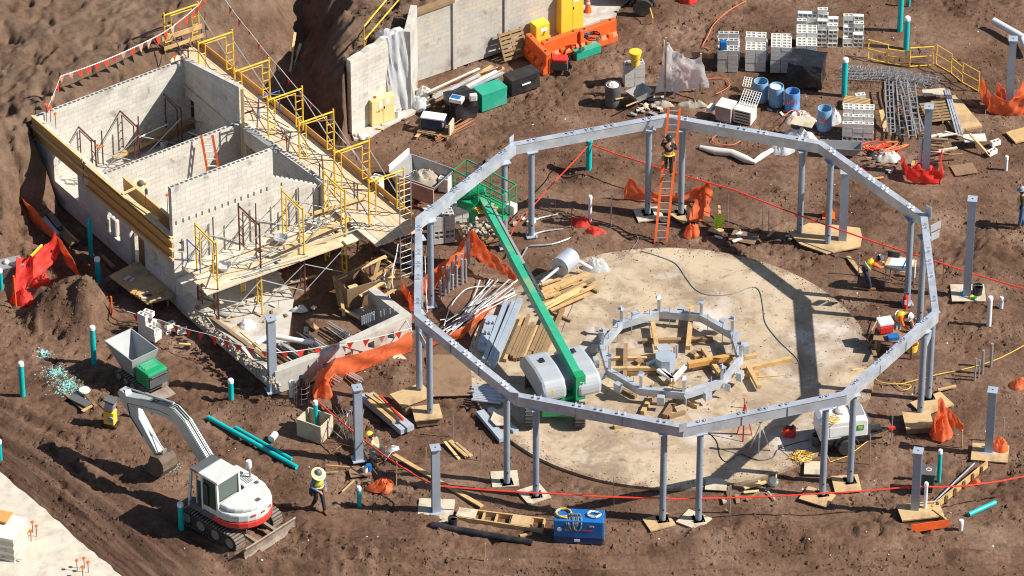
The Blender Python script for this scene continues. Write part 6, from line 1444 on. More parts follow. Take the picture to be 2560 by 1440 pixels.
# mud-splashed boxes
t = thing('mortar_box', 'pink-stained mortar box with lid beside the plastic sheeting', 'box', P(1815, 295), R(-25))
MB().box((0, 0, 0.33), (0.62, 0.6, 0.64)).build('body', mat('pinkish_box', (0.42, 0.30, 0.28), 0.7, 0, .15, 2, dirt=(.5, .46, .42), dirt_amt=.8), t); MB().box((0, 0, 0.665), (0.66, 0.64, 0.03)).build('lid', M['offwhite'], t)
t = thing('mixer_engine_box', 'grey slatted machine box below the white grille', 'machine', P(1862, 300), R(-25))
MB().box((0, 0, 0.3), (0.72, 0.6, 0.58)).build('body', M['offwhite'], t)
for k in range(4): MB().box((0, -0.305, 0.12 + k * 0.13), (0.6, 0.014, 0.05)).build('slot', M['black'], t)
def grille(c, w, h, nx, ny, rz, tilt, m, label, name='grille', r=0.012, group=None):
    q = Matrix.Rotation(R(rz), 3, 'Z') @ Matrix.Rotation(R(tilt), 3, 'X'); mb = MB(); c = Vector(c)
    for i in range(nx + 1): x = -w / 2 + w * i / nx; mb.tube([c + q @ V(x, -h / 2, 0), c + q @ V(x, h / 2, 0)], r, 4)
    for j in range(ny + 1): y = -h / 2 + h * j / ny; mb.tube([c + q @ V(-w / 2, y, 0.001), c + q @ V(w / 2, y, 0.001)], r, 4)
    return solo(name, mb, M[m], label, 'grille', c, group)
grille(P(1876, 245, 0.8), 0.72, 0.62, 7, 6, -25, 35, 'white', 'white square grille leaning on the machine box'); grille(P(1868, 205, 0.35), 0.3, 0.4, 3, 4, -15, 30, 'offwhite', 'small pale grate left of the blue drums', r=0.02)
# black wrapped pallet and other wrapped things
wrapbox(P(2015, 205), 1.35, 1.15, 0.08, 1.12, R(-12), 'blackwrap', 'black plastic wrapped pallet in front of the block stacks', 'pallet load', 'wrapped_pallet', 0.03, 6)
wob(2000, 300, 0.0, (0.75, 0.5), 'offwhite', 'dirty white bags slumped left of the faded blue drum', 'bags', 'cement_bags', 5, 0.4)
wob(2085, 300, 0.0, (0.4, 0.5), 'plastic', 'clear plastic crumpled behind the faded blue drum', 'sheeting', 'plastic_sheet', 6, 0.5)
wob(1995, 350, 0.0, (0.95, 0.55), 'plastic', 'clear plastic sheet over white bags behind the ring beam', 'sheeting', 'plastic_sheet', 7, 0.5)
wob(1955, 378, 0.0, (0.55, 0.4), 'plastic', 'torn plastic bunched in front of the ring beam shadow', 'sheeting', 'plastic_sheet', 17, 0.35)
solo('board', MB().box(P(2008, 305, 0.75), (0.85, 0.6, 0.03), R(-20)), M['plypale'], 'pale board on top of the plastic covered bags', 'board', P(2008, 305, 0.7))
hp = thing('mortar_tub', 'long grey mortar tub in front of the square block stack', 'tub', P(2105, 385), R(-5)); hopper(hp, (-0.85, 0.75, -0.3, 0.3), (-0.6, 0.5, -0.2, 0.2), 0.05, 0.42, M['grey'], 0.02, 'tub')
# rolled ribbon of plastic on soil
mb = MB(); pts = [P(1750, 368, .08), P(1790, 378, .1), P(1830, 382, .1), P(1865, 398, .12), P(1885, 405, .08), P(1905, 390, .1), P(1930, 375, .12)]
solo('plastic_wrap_roll', mb.tube(pts, [0.08, 0.15, 0.14, 0.15, 0.1, 0.12, 0.1], 9), M['offwhite'], 'long dirty plastic roll snaking over the soil behind the ring', 'sheeting', pts[3], smooth=True)
# yellow guard rails
def guard(pts, h, label):
    t = thing('guard_rail', label, 'guard rail', pts[0])
    for i, (a, b) in enumerate(zip(pts, pts[1:])):
        mid = i % 3 == 1; hh = h * (0.78 if mid else 1)
        a, b = Vector(a), Vector(b)
        MB().tube([a, a + V(0, 0, hh), b + V(0, 0, hh), b, ], 0.028, 6, closed=True).build('panel_frame', M['yellow'], t)
        MB().cyl(a + V(0, 0, hh * 0.5), b + V(0, 0, hh * 0.5), 0.022, 6).build('mid_rail', M['yellow'], t)
guard([P(2170, 145), P(2219, 158), P(2274, 166), P(2332, 162)], 0.85, 'yellow tube guard rail bowed around the teal pipes')
guard([P(2340, 160), P(2377, 182), P(2405, 205), P(2446, 228)], 0.88, 'yellow tube guard rail running down to the orange net')
# wire ladder reinforcement heaps and galvanised trusses
r = random.Random(21)
for k in range(16):
    a = P(2105 + r.uniform(-15, 30), 178 + r.uniform(-14, 22), 0.04 + 0.03 * k % .3); b = P(2330 + r.uniform(-20, 30), 212 + r.uniform(-26, 18), 0.04 + 0.03 * k % .3); c = a.lerp(b, 0.5) + V(0, 0.15, 0.1)
    d = (b - a).normalized(); n_ = V(-d.y, d.x, 0) * 0.1
    mb = MB()
    for s in (-1, 1): mb.tube([a + n_ * s, c + n_ * s, b + n_ * s], 0.008, 4)
    for i in range(12): m_ = a.lerp(b, (i + .5) / 12) + V(0, 0.15, 0.1) * (1 - abs(2 * (i + .5) / 12 - 1)); mb.tube([m_ + n_, m_ - n_], 0.007, 4)
    solo('wire_reinforcement', mb, M['brace'], 'thin grey wire reinforcement strip in the heap behind the trusses', 'reinforcement', a, 'wire reinforcement strips in the heap')
for k, (x0, y0, x1, y1, w) in enumerate(((2232, 190, 2238, 340, 0.32), (2250, 195, 2262, 345, 0.32), (2258, 200, 2305, 335, 0.28), (2278, 210, 2292, 330, 0.3), (2222, 205, 2228, 330, 0.3), (2262, 235, 2282, 345, 0.28))):
    t = thing('steel_truss', 'galvanised ladder truss, %s from the left in the stacked trusses' % wd[k], 'truss', P(x1, y1, 0.05), 0, 'stacked galvanised trusses')
    a, b = P(x0, y0, 0.15 + 0.07 * k), P(x1, y1, 0.12 + 0.07 * k)
    for s in (-1, 1): MB().beam(a + V(s * w / 2, 0, 0), b + V(s * w / 2, 0, 0), 0.045, 0.05).build('chord', M['brace'], t)
    for i in range(9): c = a.lerp(b, (i + .5) / 9); MB().beam(c - V(w / 2, 0, 0), c + V(w / 2, 0, 0), 0.03, 0.03).build('rung', M['brace'], t)
# timber and pallets right
def pallet(px, py, w, d, rz, label, m='wood', z=0.0, tilt=0, n=7):
    t = thing('pallet', label, 'pallet', P(px, py, z)); c = P(px, py, z); q = Matrix.Rotation(R(rz), 3, 'Z') @ Matrix.Rotation(R(tilt), 3, 'X'); lift = V(0, 0, abs(math.sin(R(tilt))) * d / 2)
    for i in range(n): y = -d / 2 + d * (i + .5) / n; MB().box(c + lift + q @ V(0, y, 0.13), (w, d / n * 0.66, 0.02), 0, q).build('deck_board', M[m], t)
    for x in (-w / 2 + .05, 0, w / 2 - .05): MB().box(c + lift + q @ V(x, 0, 0.07), (0.07, d, 0.09), 0, q).build('bearer', M[m], t)
    for i in range(3): y = -d / 2 + d * (i + .5) / 3; MB().box(c + lift + q @ V(x * 0, y, 0.012), (w, 0.09, 0.02), 0, q).build('bottom_board', M[m], t)
    return t
pallet(2345, 285, 1.15, 1.4, 12, 'brown pallet under the leaning steel post at right', 'woodold', 0.1); pallet(2140, 262, 1.0, 0.7, -15, 'yellow wood pallet behind the square block stack', 'wood', 0.1)
pad(2390, 290, 1.1, 2.3, 22, 'ply', 'long plywood sheets stacked beside the brown pallet', 0.1, 0.05); pad(2335, 245, 0.9, 0.45, 8, 'plypale', 'white board lying above the brown pallet', 0.03, 0.25)
for k in range(3): solo('steel_stud', MB().beam(P(2362 + k * 5, 225, 0.3), P(2392 + k * 7, 335, 0.2), 0.06, 0.05), M['galv'], 'long galvanised stud leaning across the plywood, %s' % wd[k], 'stud', P(2392 + k * 7, 335))
r = random.Random(31)
for k in range(14):
    px, py = 2350 + r.uniform(-25, 35), 350 + r.uniform(-20, 32); solo('scrap_timber', MB().beam(P(px - 22, py + r.uniform(-6, 6), .1 + .02 * k), P(px + 24, py + r.uniform(-10, 8), .1 + .02 * k), r.uniform(.06, .14), 0.04), pick('woodold', 'offwhite', 'plypale'), 'pale timber offcut in the scrap heap below the brown pallet', 'offcut', P(px, py, .1), 'offcuts below the brown pallet')
solo('steel_sheet', MB().box(P(2437, 345, 0.35), (0.85, 0.5, 0.04), R(5)), M['offwhite'], 'white sheet lying right of the scrap timber', 'sheet', P(2437, 345, 0.3))
solo('timber_plank', MB().beam(P(2215, 330, 0.05), P(2203, 275, 0.5), 0.18, 0.05), M['wood'], 'tan plank standing between the square stack and the trusses', 'plank', P(2215, 330))
solo('timber_plank', MB().beam(P(2425, 335, 0.6), P(2475, 390, 0.05), 0.09, 0.05), M['wood'], 'thin yellow plank leaning down to the far right blocks', 'plank', P(2475, 390))
pad(2555, 340, 1.0, 0.8, 25, 'wood', 'yellow wood form cut by the right edge of the photo', 0.06)
# ---- along the retaining wall
def chest(px, py, w, d, h, rz, m, label, parts=()):
    p = P(px, py); t = thing('job_box', label, 'chest', p, R(rz)); MB().box((0, 0, h * 0.4 + .03), (w, d, h * 0.8)).build('body', M[m], t, bevel=0.02); MB().box((0, 0, h * 0.9 + .035), (w + 0.02, d + 0.02, h * 0.2)).build('lid', M[m], t, bevel=0.02); return t
ua = math.degrees(math.atan2(uD.y, uD.x))
chest(1225, 262, 1.15, 0.65, 0.8, ua, 'greenbox', 'green painted chest between the black wrapped load and the black box')
t = chest(1304, 222, 1.3, 0.62, 0.72, ua, 'black', 'long black site box with a pale handle')
MB().box((0.0, -0.34, 0.42), (0.4, 0.03, 0.05)).build('handle', M['white'], t)
wrapbox(P(1152, 290), 1.0, 0.85, 0.05, 1.02, R(ua), 'blackwrap', 'black plastic wrapped load between cooler and green chest', 'pallet load', 'wrapped_pallet', 0.03, 9)
solo('carton', MB().box(P(1142, 248, 1.12), (0.5, 0.35, 0.16), R(-20)), M['white'], 'white and blue carton on the black wrapped load', 'carton', P(1142, 248, 1.05)); solo('blue_packet', MB().box(P(1140, 242, 1.215), (0.36, 0.22, 0.02), R(-20)), M['blue'], 'flat blue packet on the white carton', 'packet', P(1140, 242, 1.2))
solo('chair_shell', MB().box(P(1183, 243, 1.1), (0.3, 0.2, 0.3), R(10)), M['offwhite'], 'grey seat pad hanging over the black wrapped load', 'seat pad', P(1183, 248, 1.0), bevel=0.05)
t = thing('cooler', 'navy cooler with white lid on a timber pallet', 'cooler', P(1084, 318, 0.15), R(-14)); MB().box((0, 0, 0.24), (0.9, 0.44, 0.46)).build('body', mat('cooler_navy', (0.015, 0.04, 0.12), 0.35), t, bevel=0.03); MB().box((0, 0, 0.51), (0.94, 0.48, 0.08)).build('lid', M['white'], t, bevel=0.03); MB().box((0.42, -0.225, 0.3), (0.06, 0.02, 0.2)).build('latch', M['white'], t)
pallet(1090, 330, 1.25, 0.85, -20, 'old pallet beneath the navy cooler', 'woodold'); solo('plywood_offcut', MB().box(P(1128, 318, 0.35), (0.06, 0.5, 0.55), R(-20)), M['plypale'], 'plywood offcut standing right of the cooler', 'plywood', P(1128, 318))
r = random.Random(8)
for k in range(12): a = P(1092 + r.uniform(-6, 6), 356 - k * 1.5, .04 + .012 * k); solo('rusty_bar', MB().cyl(a, P(1180 + r.uniform(-14, 8), 312 - k * 2.0 + r.uniform(-4, 4), .04 + .012 * k), 0.014, 5), mat('rust_bar', (0.34, 0.14, 0.06), 0.8) if k == 0 else bpy.data.materials['rust_bar'], 'rusty orange bar in the fan below the cooler', 'bar', a, 'rusty bars below the cooler')
def cabinet(px, py, w, d, h, rz, m, label, marks):
    p = P(px, py, 0.07); t = thing('flammables_cabinet', label, 'cabinet', p, R(rz)); MB().box((0, 0, h / 2), (w, d, h)).build('body', M[m], t, bevel=0.015)
    for s in (-1, 1):
        dr = MB().box((s * w / 4, -d / 2 - 0.008, h / 2), (w / 2 - 0.015, 0.016, h - 0.08)).build('door', M[m], t)
    MB().box((0.05, -d / 2 - 0.02, h * 0.62), (0.04, 0.015, 0.12)).build('handle', M['black'], t)
    mb = MB()
    for x, z, a, b in marks['w']: mb.box((x, -d / 2 - 0.019, z), (a, 0.006, b))
    mb.build('white_label', M['paper'], t); mb = MB(); glyphs(mb, *marks['t'], -d / 2 - 0.02); mb.build('lettering', M['darkgrey'], t)
    return t
cabinet(950, 300, 1.02, 0.5, 1.15, ua, 'cabpale', 'pale yellow cabinet with two doors and a red rag on top', {'w': [(0.2, 0.95, 0.2, 0.22), (-0.12, 0.9, 0.18, 0.26)], 't': (-0.35, 0.62, 0.09, 'FLAME')})
wob(937, 243, 1.23, (0.11, 0.09), 'red', 'red rag on the pale yellow cabinet', 'rag', 'rag', 3, 0.05)
cabinet(1349, 107, 0.62, 0.45, 0.98, ua, 'cabyel', 'small bright yellow cabinet left of the tall one', {'w': [(0.05, 0.72, 0.3, 0.18)], 't': (-0.12, 0.5, 0.06, 'ULINE'[1:5] if 0 else 'LINE')})
cabinet(1422, 72, 1.05, 0.48, 1.75, ua, 'cabyel', 'tall yellow cabinet with two doors by the wall end', {'w': [(0.22, 1.5, 0.34, 0.3)], 't': (-0.35, 1.62, 0.08, 'FLAM')})
MB_ = MB(); p = P(992, 292, .07); MB_.lathe([(0.12, 0), (0.16, 0.34), (0.145, 0.34), (0.11, 0.02), (0, 0.02)], p, 16); solo('bucket', MB_, M['white'], 'white bucket of rags right of the pale cabinet', 'bucket', p)
wob(900, 340, 0.06, (0.35, 0.22), 'offwhite', 'crumpled white rubbish at the left foot of the pale cabinet', 'rubbish', 'rubbish', 2, 0.15)
wob(1050, 262, 0.05, (0.45, 0.5), 'plastic', 'clear plastic bags heaped between cabinet and lumber', 'sheeting', 'plastic_bag', 8, 0.4); wob(1058, 235, 0.05, (0.4, 0.3), 'offwhite', 'pale rubble bags below the wall sheet', 'bags', 'rubble_bag', 9, 0.35)
a = P(940, 245, 0); drape([P(950, 95, 3.6) + V(.05, -.15, 0), P(1005, 70, 3.8) + V(.05, -.15, 0), P(1038, 262, 0.12), P(978, 288, 0.1)], 0.0, 'plastic', 'grey plastic sheet hanging down over the wall corner', fold=0.04, nf=0.45, seed=5)
wob(968, 88, 3.5, (0.5, 0.35), 'plastic', 'plastic sheet bunched on top of the wall stub', 'sheeting', 'plastic_sheet', 14, 0.25)
# yellow handrail at the wall top
t = thing('handrail', 'yellow sloping tube handrail at the top of the wall stub', 'handrail', P(912, 125, 3.3))
MB().tube([P(911, 128, 3.2), P(910, 66, 4.4), P(972, -8, 4.6), P(1010, -50, 4.8)], 0.035, 7).build('top_tube', M['yellow'], t); MB().tube([P(911, 100, 3.8), P(996, 0, 4.0), P(1030, -40, 4.1)], 0.03, 7).build('lower_tube', M['yellow'], t)
# barriers
def barrier(px, py, rz, label):
    t = thing('water_barrier', label, 'barrier', P(px, py), R(rz)); pr = [(-0.24, 0), (0.24, 0), (0.24, 0.25), (0.12, 0.42), (0.11, 0.95), (-0.11, 0.95), (-0.12, 0.42), (-0.24, 0.25)]
    MB().ext(pr, -0.85, 0.85, 'x').build('body', M['orangebar'], t, bevel=0.03)
    for x in (-0.5, 0, 0.5):
        for s in (-1, 1): MB().box((x, s * 0.17, 0.25), (0.22, 0.16, 0.42)).build('foot_rib', M['orangebar'], t, bevel=0.03)
    for x in (-0.6, 0.6): MB().cyl(V(x, 0, 0.95), V(x, 0, 0.957), 0.06, 10).build('filler_hole', M['black'], t)
barrier(1400, 140, ua, 'orange plastic barrier in line below the tall cabinet'); barrier(1492, 112, ua, 'right orange plastic barrier carrying the cable coil'); barrier(1345, 160, -62, 'orange barrier turned end-on next to the black site box')
r = random.Random(5); c = P(1482, 95, 0.98); pts = [c + V((0.3 + r.uniform(-.05, .05)) * math.cos(i * .6), (0.24 + r.uniform(-.05, .05)) * math.sin(i * .6), 0.0 + 0.003 * i) for i in range(60)]
solo('cable_coil', MB().tube(pts, 0.02, 5), M['cordblack'], 'black and orange cable coil lying on the right orange barrier', 'coil', c)
solo('flat_box', MB().box(P(1467, 128, 0.2), (1.15, 0.32, 0.36), R(ua)), M['greenbox'], 'low green box in front of the orange barriers', 'box', P(1470, 142), bevel=0.02)
t = thing('generator', 'red portable generator below the orange barriers', 'generator', P(1400, 180), R(-8)); MB().box((0, 0, 0.38), (0.62, 0.42, 0.36)).build('engine', M['darkgrey'], t, bevel=0.02); MB().box((0, 0, 0.62), (0.6, 0.42, 0.16)).build('fuel_tank', M['red'], t, bevel=0.05)
MB().tube([V(-0.36, -0.24, 0.1), V(-0.36, -0.24, 0.72), V(-0.36, 0.24, 0.72), V(-0.36, 0.24, 0.1)], 0.02, 6).build('roll_bar', M['black'], t); MB().tube([V(0.36, -0.24, 0.1), V(0.36, -0.24, 0.72), V(0.36, 0.24, 0.72), V(0.36, 0.24, 0.1)], 0.02, 6).build('roll_bar', M['black'], t)
for y in (-0.26, 0.26): MB().cyl(V(0.3, y - .04, 0.14), V(0.3, y + .04, 0.14), 0.14, 12).build('wheel', M['rubber'], t)
pallet(1280, 138, 1.1, 1.15, 30, 'dark pallet standing tilted against the wall by the barriers', 'woodold', 0.0, 62)
r = random.Random(44)
for k in range(34):
    o = r.uniform(0, 1); a = P(1090 + r.uniform(-25, 40), 232 + 30 * (o - .2), 0.06 + 0.012 * k); b = P(1235 + r.uniform(-45, 25), 168 + 34 * (o - .1), 0.06 + 0.012 * k)
    solo('lumber', MB().beam(a, b, r.choice((.04, .09, .14)), r.choice((.04, .06))), pick('wood', 'woodold', 'galv', 'plypale', 'wood', 'offwhite', 'rust'), 'long piece in the mixed lumber and pipe pile under the retaining wall', 'lumber', a, 'lumber and pipes under the wall')
# cone by the cabinet and a main cone
def cone(px, py, h, label):
    p = P(px, py); t = thing('traffic_cone', label, 'cone', p); MB().box(p + V(0, 0, 0.02), (h * .48, h * .48, 0.04)).build('base', M['orange'], t); MB().lathe([(h * .19, 0.04), (h * .035, h), (0, h)], p, 16).build('shell', M['orange'], t, smooth=True)
    for z0, z1 in ((0.55, 0.68), (0.76, 0.86)): f = lambda z: h * (.19 - .155 * z) + 0.004; MB().lathe([(f(z0), h * z0), (f(z1), h * z1)], p, 16).build('reflective_band', M['reflect'], t)
cone(2071, 540, 0.98, 'orange traffic cone with white bands behind the rear right columns'); cone(1470, 32, 0.8, 'orange cone right of the tall yellow cabinet')
wob(1722, 0, 0.0, (0.4, 0.35), 'red', 'red plastic box corner cut by the top edge', 'box', 'red_box', 11, 0.4)
# debris skip
t = thing('debris_skip', 'grey and pink steel skip full of rubble behind the ladder posts', 'skip', P(1060, 480), R(-32))
hopper(t, (-1.05, 0.95, -0.75, 0.75), (-0.8, 0.4, -0.6, 0.6), 0.15, 0.95, M['grey'], 0.04, 'tub')
MB().box((-1.12, 0, 1.05), (0.06, 1.4, 0.3)).build('end_plate', M['offwhite'], t); MB().box((0.1, -0.80, 0.55), (1.7, 0.04, 0.7)).build('side_plate', mat('pink_plate', (0.5, 0.28, 0.22), 0.7, 0, .12, 2), t)
wob(1055, 450, 0.4, (0.75, 0.5), 'rubble', 'grey rubble filling the steel skip', 'rubble', 'rubble_heap', 21, 0.45)
print('BLOCKS', NB[0])
# ---------------- pipes ----------------
def upright(px, py, top, label, r=0.1, m='teal', group='upright teal pipes with white caps', cap=True, name='pipe_stub', lean=0):
    p = P(px, py); h = (py - top) / 55.4; t = thing(name, label, 'pipe', p, 0, group)
    q = V(lean * h, 0, h)
    MB().cyl(p - V(0, 0, 0.15), p + q, r, 16).build('pipe', M[m], t, smooth=True)
    if cap: MB().lathe([(r * 1.14, -0.12), (r * 1.14, -0.01), (r * 0.9, 0.025), (0, 0.035)], p + q, 16).build('cap', M['white'], t, smooth=True)
    return t
for px, py, top, r, l in ((57, 990, 908, .1, 'teal pipe nearest the left edge above the dirt track'), (235, 905, 818, .1, 'teal pipe left of the tracked dumper'), (330, 1040, 992, .1, 'teal pipe behind the excavator arm'), (578, 993, 950, .1, 'teal pipe left of the corner steel post'), (246, 705, 645, .1, 'shaded teal pipe behind the dirt mound'),
                      (3, 722, 674, .08, 'teal pipe on the left edge below the battery box'), (1, 1150, 1102, .08, 'teal pipe on the left edge above the pavement'), (453, 1318, 1260, .1, 'teal pipe in the shadow of the excavator'), (898, 1260, 1219, .075, 'short teal pipe left of the big pale plywood pad'), (790, 1070, 1005, .08, 'teal pipe rising out of the open form box'),
                      (2110, 238, 145, .11, 'teal pipe beside the black wrapped pallet'), (2265, 122, 41, .11, 'shorter teal pipe beside the yellow guard rail'), (2249, 82, -60, .11, 'tall teal pipe cut by the top edge'), (2347, 1200, 1128, .075, 'thin teal pipe behind the green wheeled bin')): upright(px, py, top, l, r)
upright(228, 640, 548, 'tall shaded teal pipe without a cap against the facade', .09, cap=False); upright(1472, 422, 352, 'teal pipe carrying the red ribbon inside the ring', .11, cap=False); upright(2272, 14, -30, 'thin teal pipe at the top edge', .06, cap=False)
MB().lathe([(0.115, -0.1), (0.15, 0), (0.15, 0.08), (0.12, 0.08)], P(1472, 422) + V(0, 0, 1.26), 16).build('collar', M['teal'], col.objects['pipe_stub.015'])
for px, py, top, r, l in ((1475, 553, 490, .07, 'white pipe beside the red net heap inside the ring'), (2299, 430, 347, .07, 'white pipe standing in the red net bundle'), (2515, 424, 391, .065, 'short white pipe below the far right blocks'), (2402, 1325, 1302, .08, 'short white pipe near the bottom right corner'), (2312, 1283, 1210, .065, 'white pipe beside the post by the green bin'), (2472, 812, 744, .09, 'tall white pipe right of the black bucket'), (2503, 770, 743, .075, 'short white pipe right of the tall white pipe'), (2284, 690, 657, .065, 'white pipe behind the drawing table'), (730, 990, 955, .11, 'white pipe sleeve at the corner of the low wall')):
    upright(px, py, top, l, r, 'whitepvc', 'upright white pipes', True)
def lying(a, b, r, m, label, name='pipe', z=None, group=None, cat='pipe', n=14):
    z = r if z is None else z; a, b = P(*a, z), P(*b, z); return solo(name, MB().cyl(a, b, r, n), M[m], label, cat, a, group, smooth=True)
lying((520, 1043), (742, 1168), .085, 'teal', 'longer teal pipe lying on the mud right of the excavator arm'); lying((588, 1068), (730, 1148), .065, 'teal', 'shorter teal pipe lying against the longer one')
lying((2422, 1286), (2488, 1256), .09, 'teal', 'teal pipe with white ends lying near the bottom right corner'); lying((678, 1098), (688, 1085), .13, 'white', 'white pipe coupling lying on the mud right of the teal pipes')
lying((672, 838), (782, 858), .10, 'white', 'white drain pipe lying in the front room', z=.35); lying((640, 860), (672, 838), .09, 'white', 'short white pipe bend in the front room', z=.35); lying((1078, 1312), (1330, 1357), .12, 'black', 'long black corrugated pipe on the mud by the blue welder')
lying((2484, 52), (2560, 95), .14, 'whitepvc', 'large white pipe at the top right corner', z=.35); lying((2553, 92), (2570, 130), .13, 'whitepvc', 'white pipe elbow piece at the right edge', z=.3)
# ---------------- netting ----------------
def net(pts, label, m='net', fold=0.035, seed=1, name='safety_net', nv=8):
    """pts: (px, py, bottom z, top z) along the run"""
    r = random.Random(seed); ph = [r.uniform(0, 6) for _ in range(4)]; g_ = [(P(a, b), c, d) for a, b, c, d in pts]; N = len(g_) - 1
    def fn(u, v):
        s = u * N; i = min(int(s), N - 1); f = s - i; f = f; p = g_[i][0].lerp(g_[i + 1][0], f); b = g_[i][1] * (1 - f) + g_[i + 1][1] * f; e = f * f * (3 - 2 * f); t = g_[i][2] * (1 - e) + g_[i + 1][2] * e; d = (g_[i + 1][0] - g_[i][0]).normalized(); n_ = V(-d.y, d.x, 0)
        return V(p.x, p.y, b + (t - b) * v) + n_ * fold * (math.sin(22 * u + 5 * v + ph[0]) * (0.4 + math.sin(3 * v)) + 0.7 * math.sin(41 * u - 6 * v + ph[1])) - V(0, 0, 0.02 * math.sin(30 * u + ph[2]))
    mb = MB().sheet(fn, N * 9, nv, 0.012); o = solo(name, mb, M[m], label, 'net', g_[0][0], smooth=True); return o
net([(785, 1002, 0, .7), (800, 985, 0, 1.0), (838, 950, 0, .95), (900, 930, .05, .85), (965, 908, .05, .8), (1030, 880, 0, .9)], 'orange net fence along the smooth low wall', seed=2)
wob(812, 985, 0.0, (.35, .35), 'net', 'orange net bunched at the left end of the wall fence', 'net', 'safety_net', 31, 0.75)
net([(18, 500, .5, 1.0), (70, 565, .25, 1.1), (130, 612, .35, 0.75), (160, 665, .3, 1.0), (205, 715, .1, .5), (245, 730, 0, .4)], 'dark orange net strip crossing the shaded side of the building', seed=3)
drape([P(42, 648, .8), P(138, 578, 1.3), P(150, 640, .35), P(30, 762, 0.05)], 0.25, 'netred', 'big red net sheet beside the dirt mound', 'safety_net', 'net', 0.08, 2, 6)
wob(55, 750, 0.0, (.55, .4), 'netred', 'red net crumpled at the foot of the orange stake', 'net', 'safety_net', 33, 0.5); wob(105, 712, 0.0, (.5, .3), 'netred', 'red net tail lying toward the dirt mound', 'net', 'safety_net', 34, 0.45)
net([(1030, 765, 0, .5), (1068, 735, 0, .9), (1125, 700, .15, 1.0), (1180, 655, .3, 1.45)], 'orange net rising from the left column pair to its peak', seed=5); net([(1180, 655, .3, 1.45), (1225, 690, .4, 1.1), (1262, 705, .3, .8), (1292, 712, .1, .45)], 'orange net falling right from its peak toward the boom', seed=6)
net([(1262, 742, 0, .22), (1200, 800, 0, .45), (1150, 848, 0, .45), (1060, 868, 0, .35)], 'narrow orange net strip along the left slab edge', seed=7); net([(1005, 735, 0, .6), (1022, 765, 0, .7), (1035, 800, 0, .6)], 'orange net behind the left ring segment', seed=17)
net([(1560, 498, 0, .5), (1573, 498, 0, .95), (1615, 502, 0, .5), (1655, 504, 0, .35), (1710, 504, 0, .4), (1750, 502, 0, .7), (1775, 505, 0, .9)], 'orange net strung behind the tall ladder', seed=8)
drape([P(1748, 475, .35), P(1776, 458, .85), P(1772, 540, 0.3), P(1722, 560, .05)], 0.0, 'net', 'orange net falling from the stake right of the ladder', 'safety_net', 'net', 0.06, 2, 8); wob(1730, 580, 0, (.36, .5), 'net', 'orange net heap on the soil right of the ladder foot', 'net', 'safety_net', 35, 0.4)
net([(2450, 250, .1, 1.1), (2476, 284, 0, .85), (2520, 290, 0, .7), (2560, 286, 0, .9), (2600, 270, 0, 1.2)], 'orange net wrapped around the top right steel post', seed=9); net([(2490, 255, .2, .9), (2530, 268, 0, .4), (2570, 240, .2, 1.0)], 'inner fold of the orange net at the top right steel post', seed=19)
net([(2252, 415, .1, .6), (2268, 452, 0, .6), (2312, 460, 0, .58), (2354, 458, 0, .6), (2352, 405, .1, .65)], 'red net bundle around the steel post and white pipe', 'netred', seed=10); wob(2310, 432, 0, (.7, .45), 'netred', 'red net heap under the post and white pipe', 'net', 'safety_net', 36, 0.4)
wob(2352, 1090, 0, (.45, .35), 'net', 'orange net heap right of the right column pair', 'net', 'safety_net', 37, 0.95); net([(2335, 1098, 0, .9), (2345, 1085, .1, 1.6), (2370, 1075, .2, .9), (2408, 1085, .1, .45)], 'orange net spread from the peak toward a leaning stake', seed=11)
wob(2500, 1120, 0.1, (.4, .3), 'net', 'orange net lump on the plywood by the lower right post', 'net', 'safety_net', 38, 0.5); wob(2550, 965, 0, (.5, .4), 'net', 'orange net lump at the right edge of the photo', 'net', 'safety_net', 39, 0.28)
wob(1452, 562, 0, (.5, .36), 'netred', 'red sack left of the white pipe inside the ring', 'net', 'safety_net', 40, .33); wob(1485, 588, 0, (.55, .4), 'netred', 'red sack below the white pipe inside the ring', 'net', 'safety_net', 41, .33)
wob(955, 1218, 0, (.55, .4), 'net', 'orange net heap below the crouching worker', 'net', 'safety_net', 42, .3); wob(2440, 1205, 0, (.25, .15), 'net', 'small orange net shred beside the timber edging', 'net', 'safety_net', 43, .15)
solo('orange_strip', MB().beam(P(2278, 1322, .18), P(2372, 1308, .18), .02, .34), M['orangebar'], 'orange strip tacked on the low timber box by the bin', 'strip', P(2278, 1322))
# ---------------- ribbons and pennants ----------------
def ribbon(pts, label, m='rope', r=0.03, name='barrier_ribbon', sag=0.04, cat='ribbon'):
    w = []
    pts = [P(*p) for p in pts]
    for a, b in zip(pts, pts[1:]):
        n = max(2, int((b - a).length / 0.8))
        for i in range(n): u = i / n; w.append(a.lerp(b, u) - V(0, 0, sag * 4 * u * (1 - u)))
    w.append(pts[-1]); return solo(name, MB().tube(w, r, 5), M[m], label, cat, pts[0])
ribbon([(1478, 362, 1.1), (1612, 408, 1.1), (1830, 473, 1.1), (2115, 580, 1.0), (2330, 650, 1.0), (2560, 722, 1.0)], 'red ribbon running from the teal pipe behind the whole slab')
ribbon([(1472, 362, 1.1), (1385, 455, 1.0), (1290, 560, .9), (1270, 600, .6)], 'thin red ribbon from the teal pipe down to the orange net', r=0.022)
ribbon([(790, 1000, .9), (925, 1112, .95), (1000, 1165, .95), (1086, 1214, 1.15)], 'red ribbon from the low wall corner to the wrapped post')
ribbon([(1094, 1214, 1.15), (1400, 1235, 1.05), (1650, 1245, 1.0), (1735, 1246, 1.0), (2045, 1234, 1.1), (2280, 1216, 1.2)], 'long red ribbon across the front columns'); ribbon([(2292, 1216, 1.2), (2420, 1214, 1.1), (2580, 1187, 1.1)], 'red ribbon leaving the post by the bin toward the right edge')
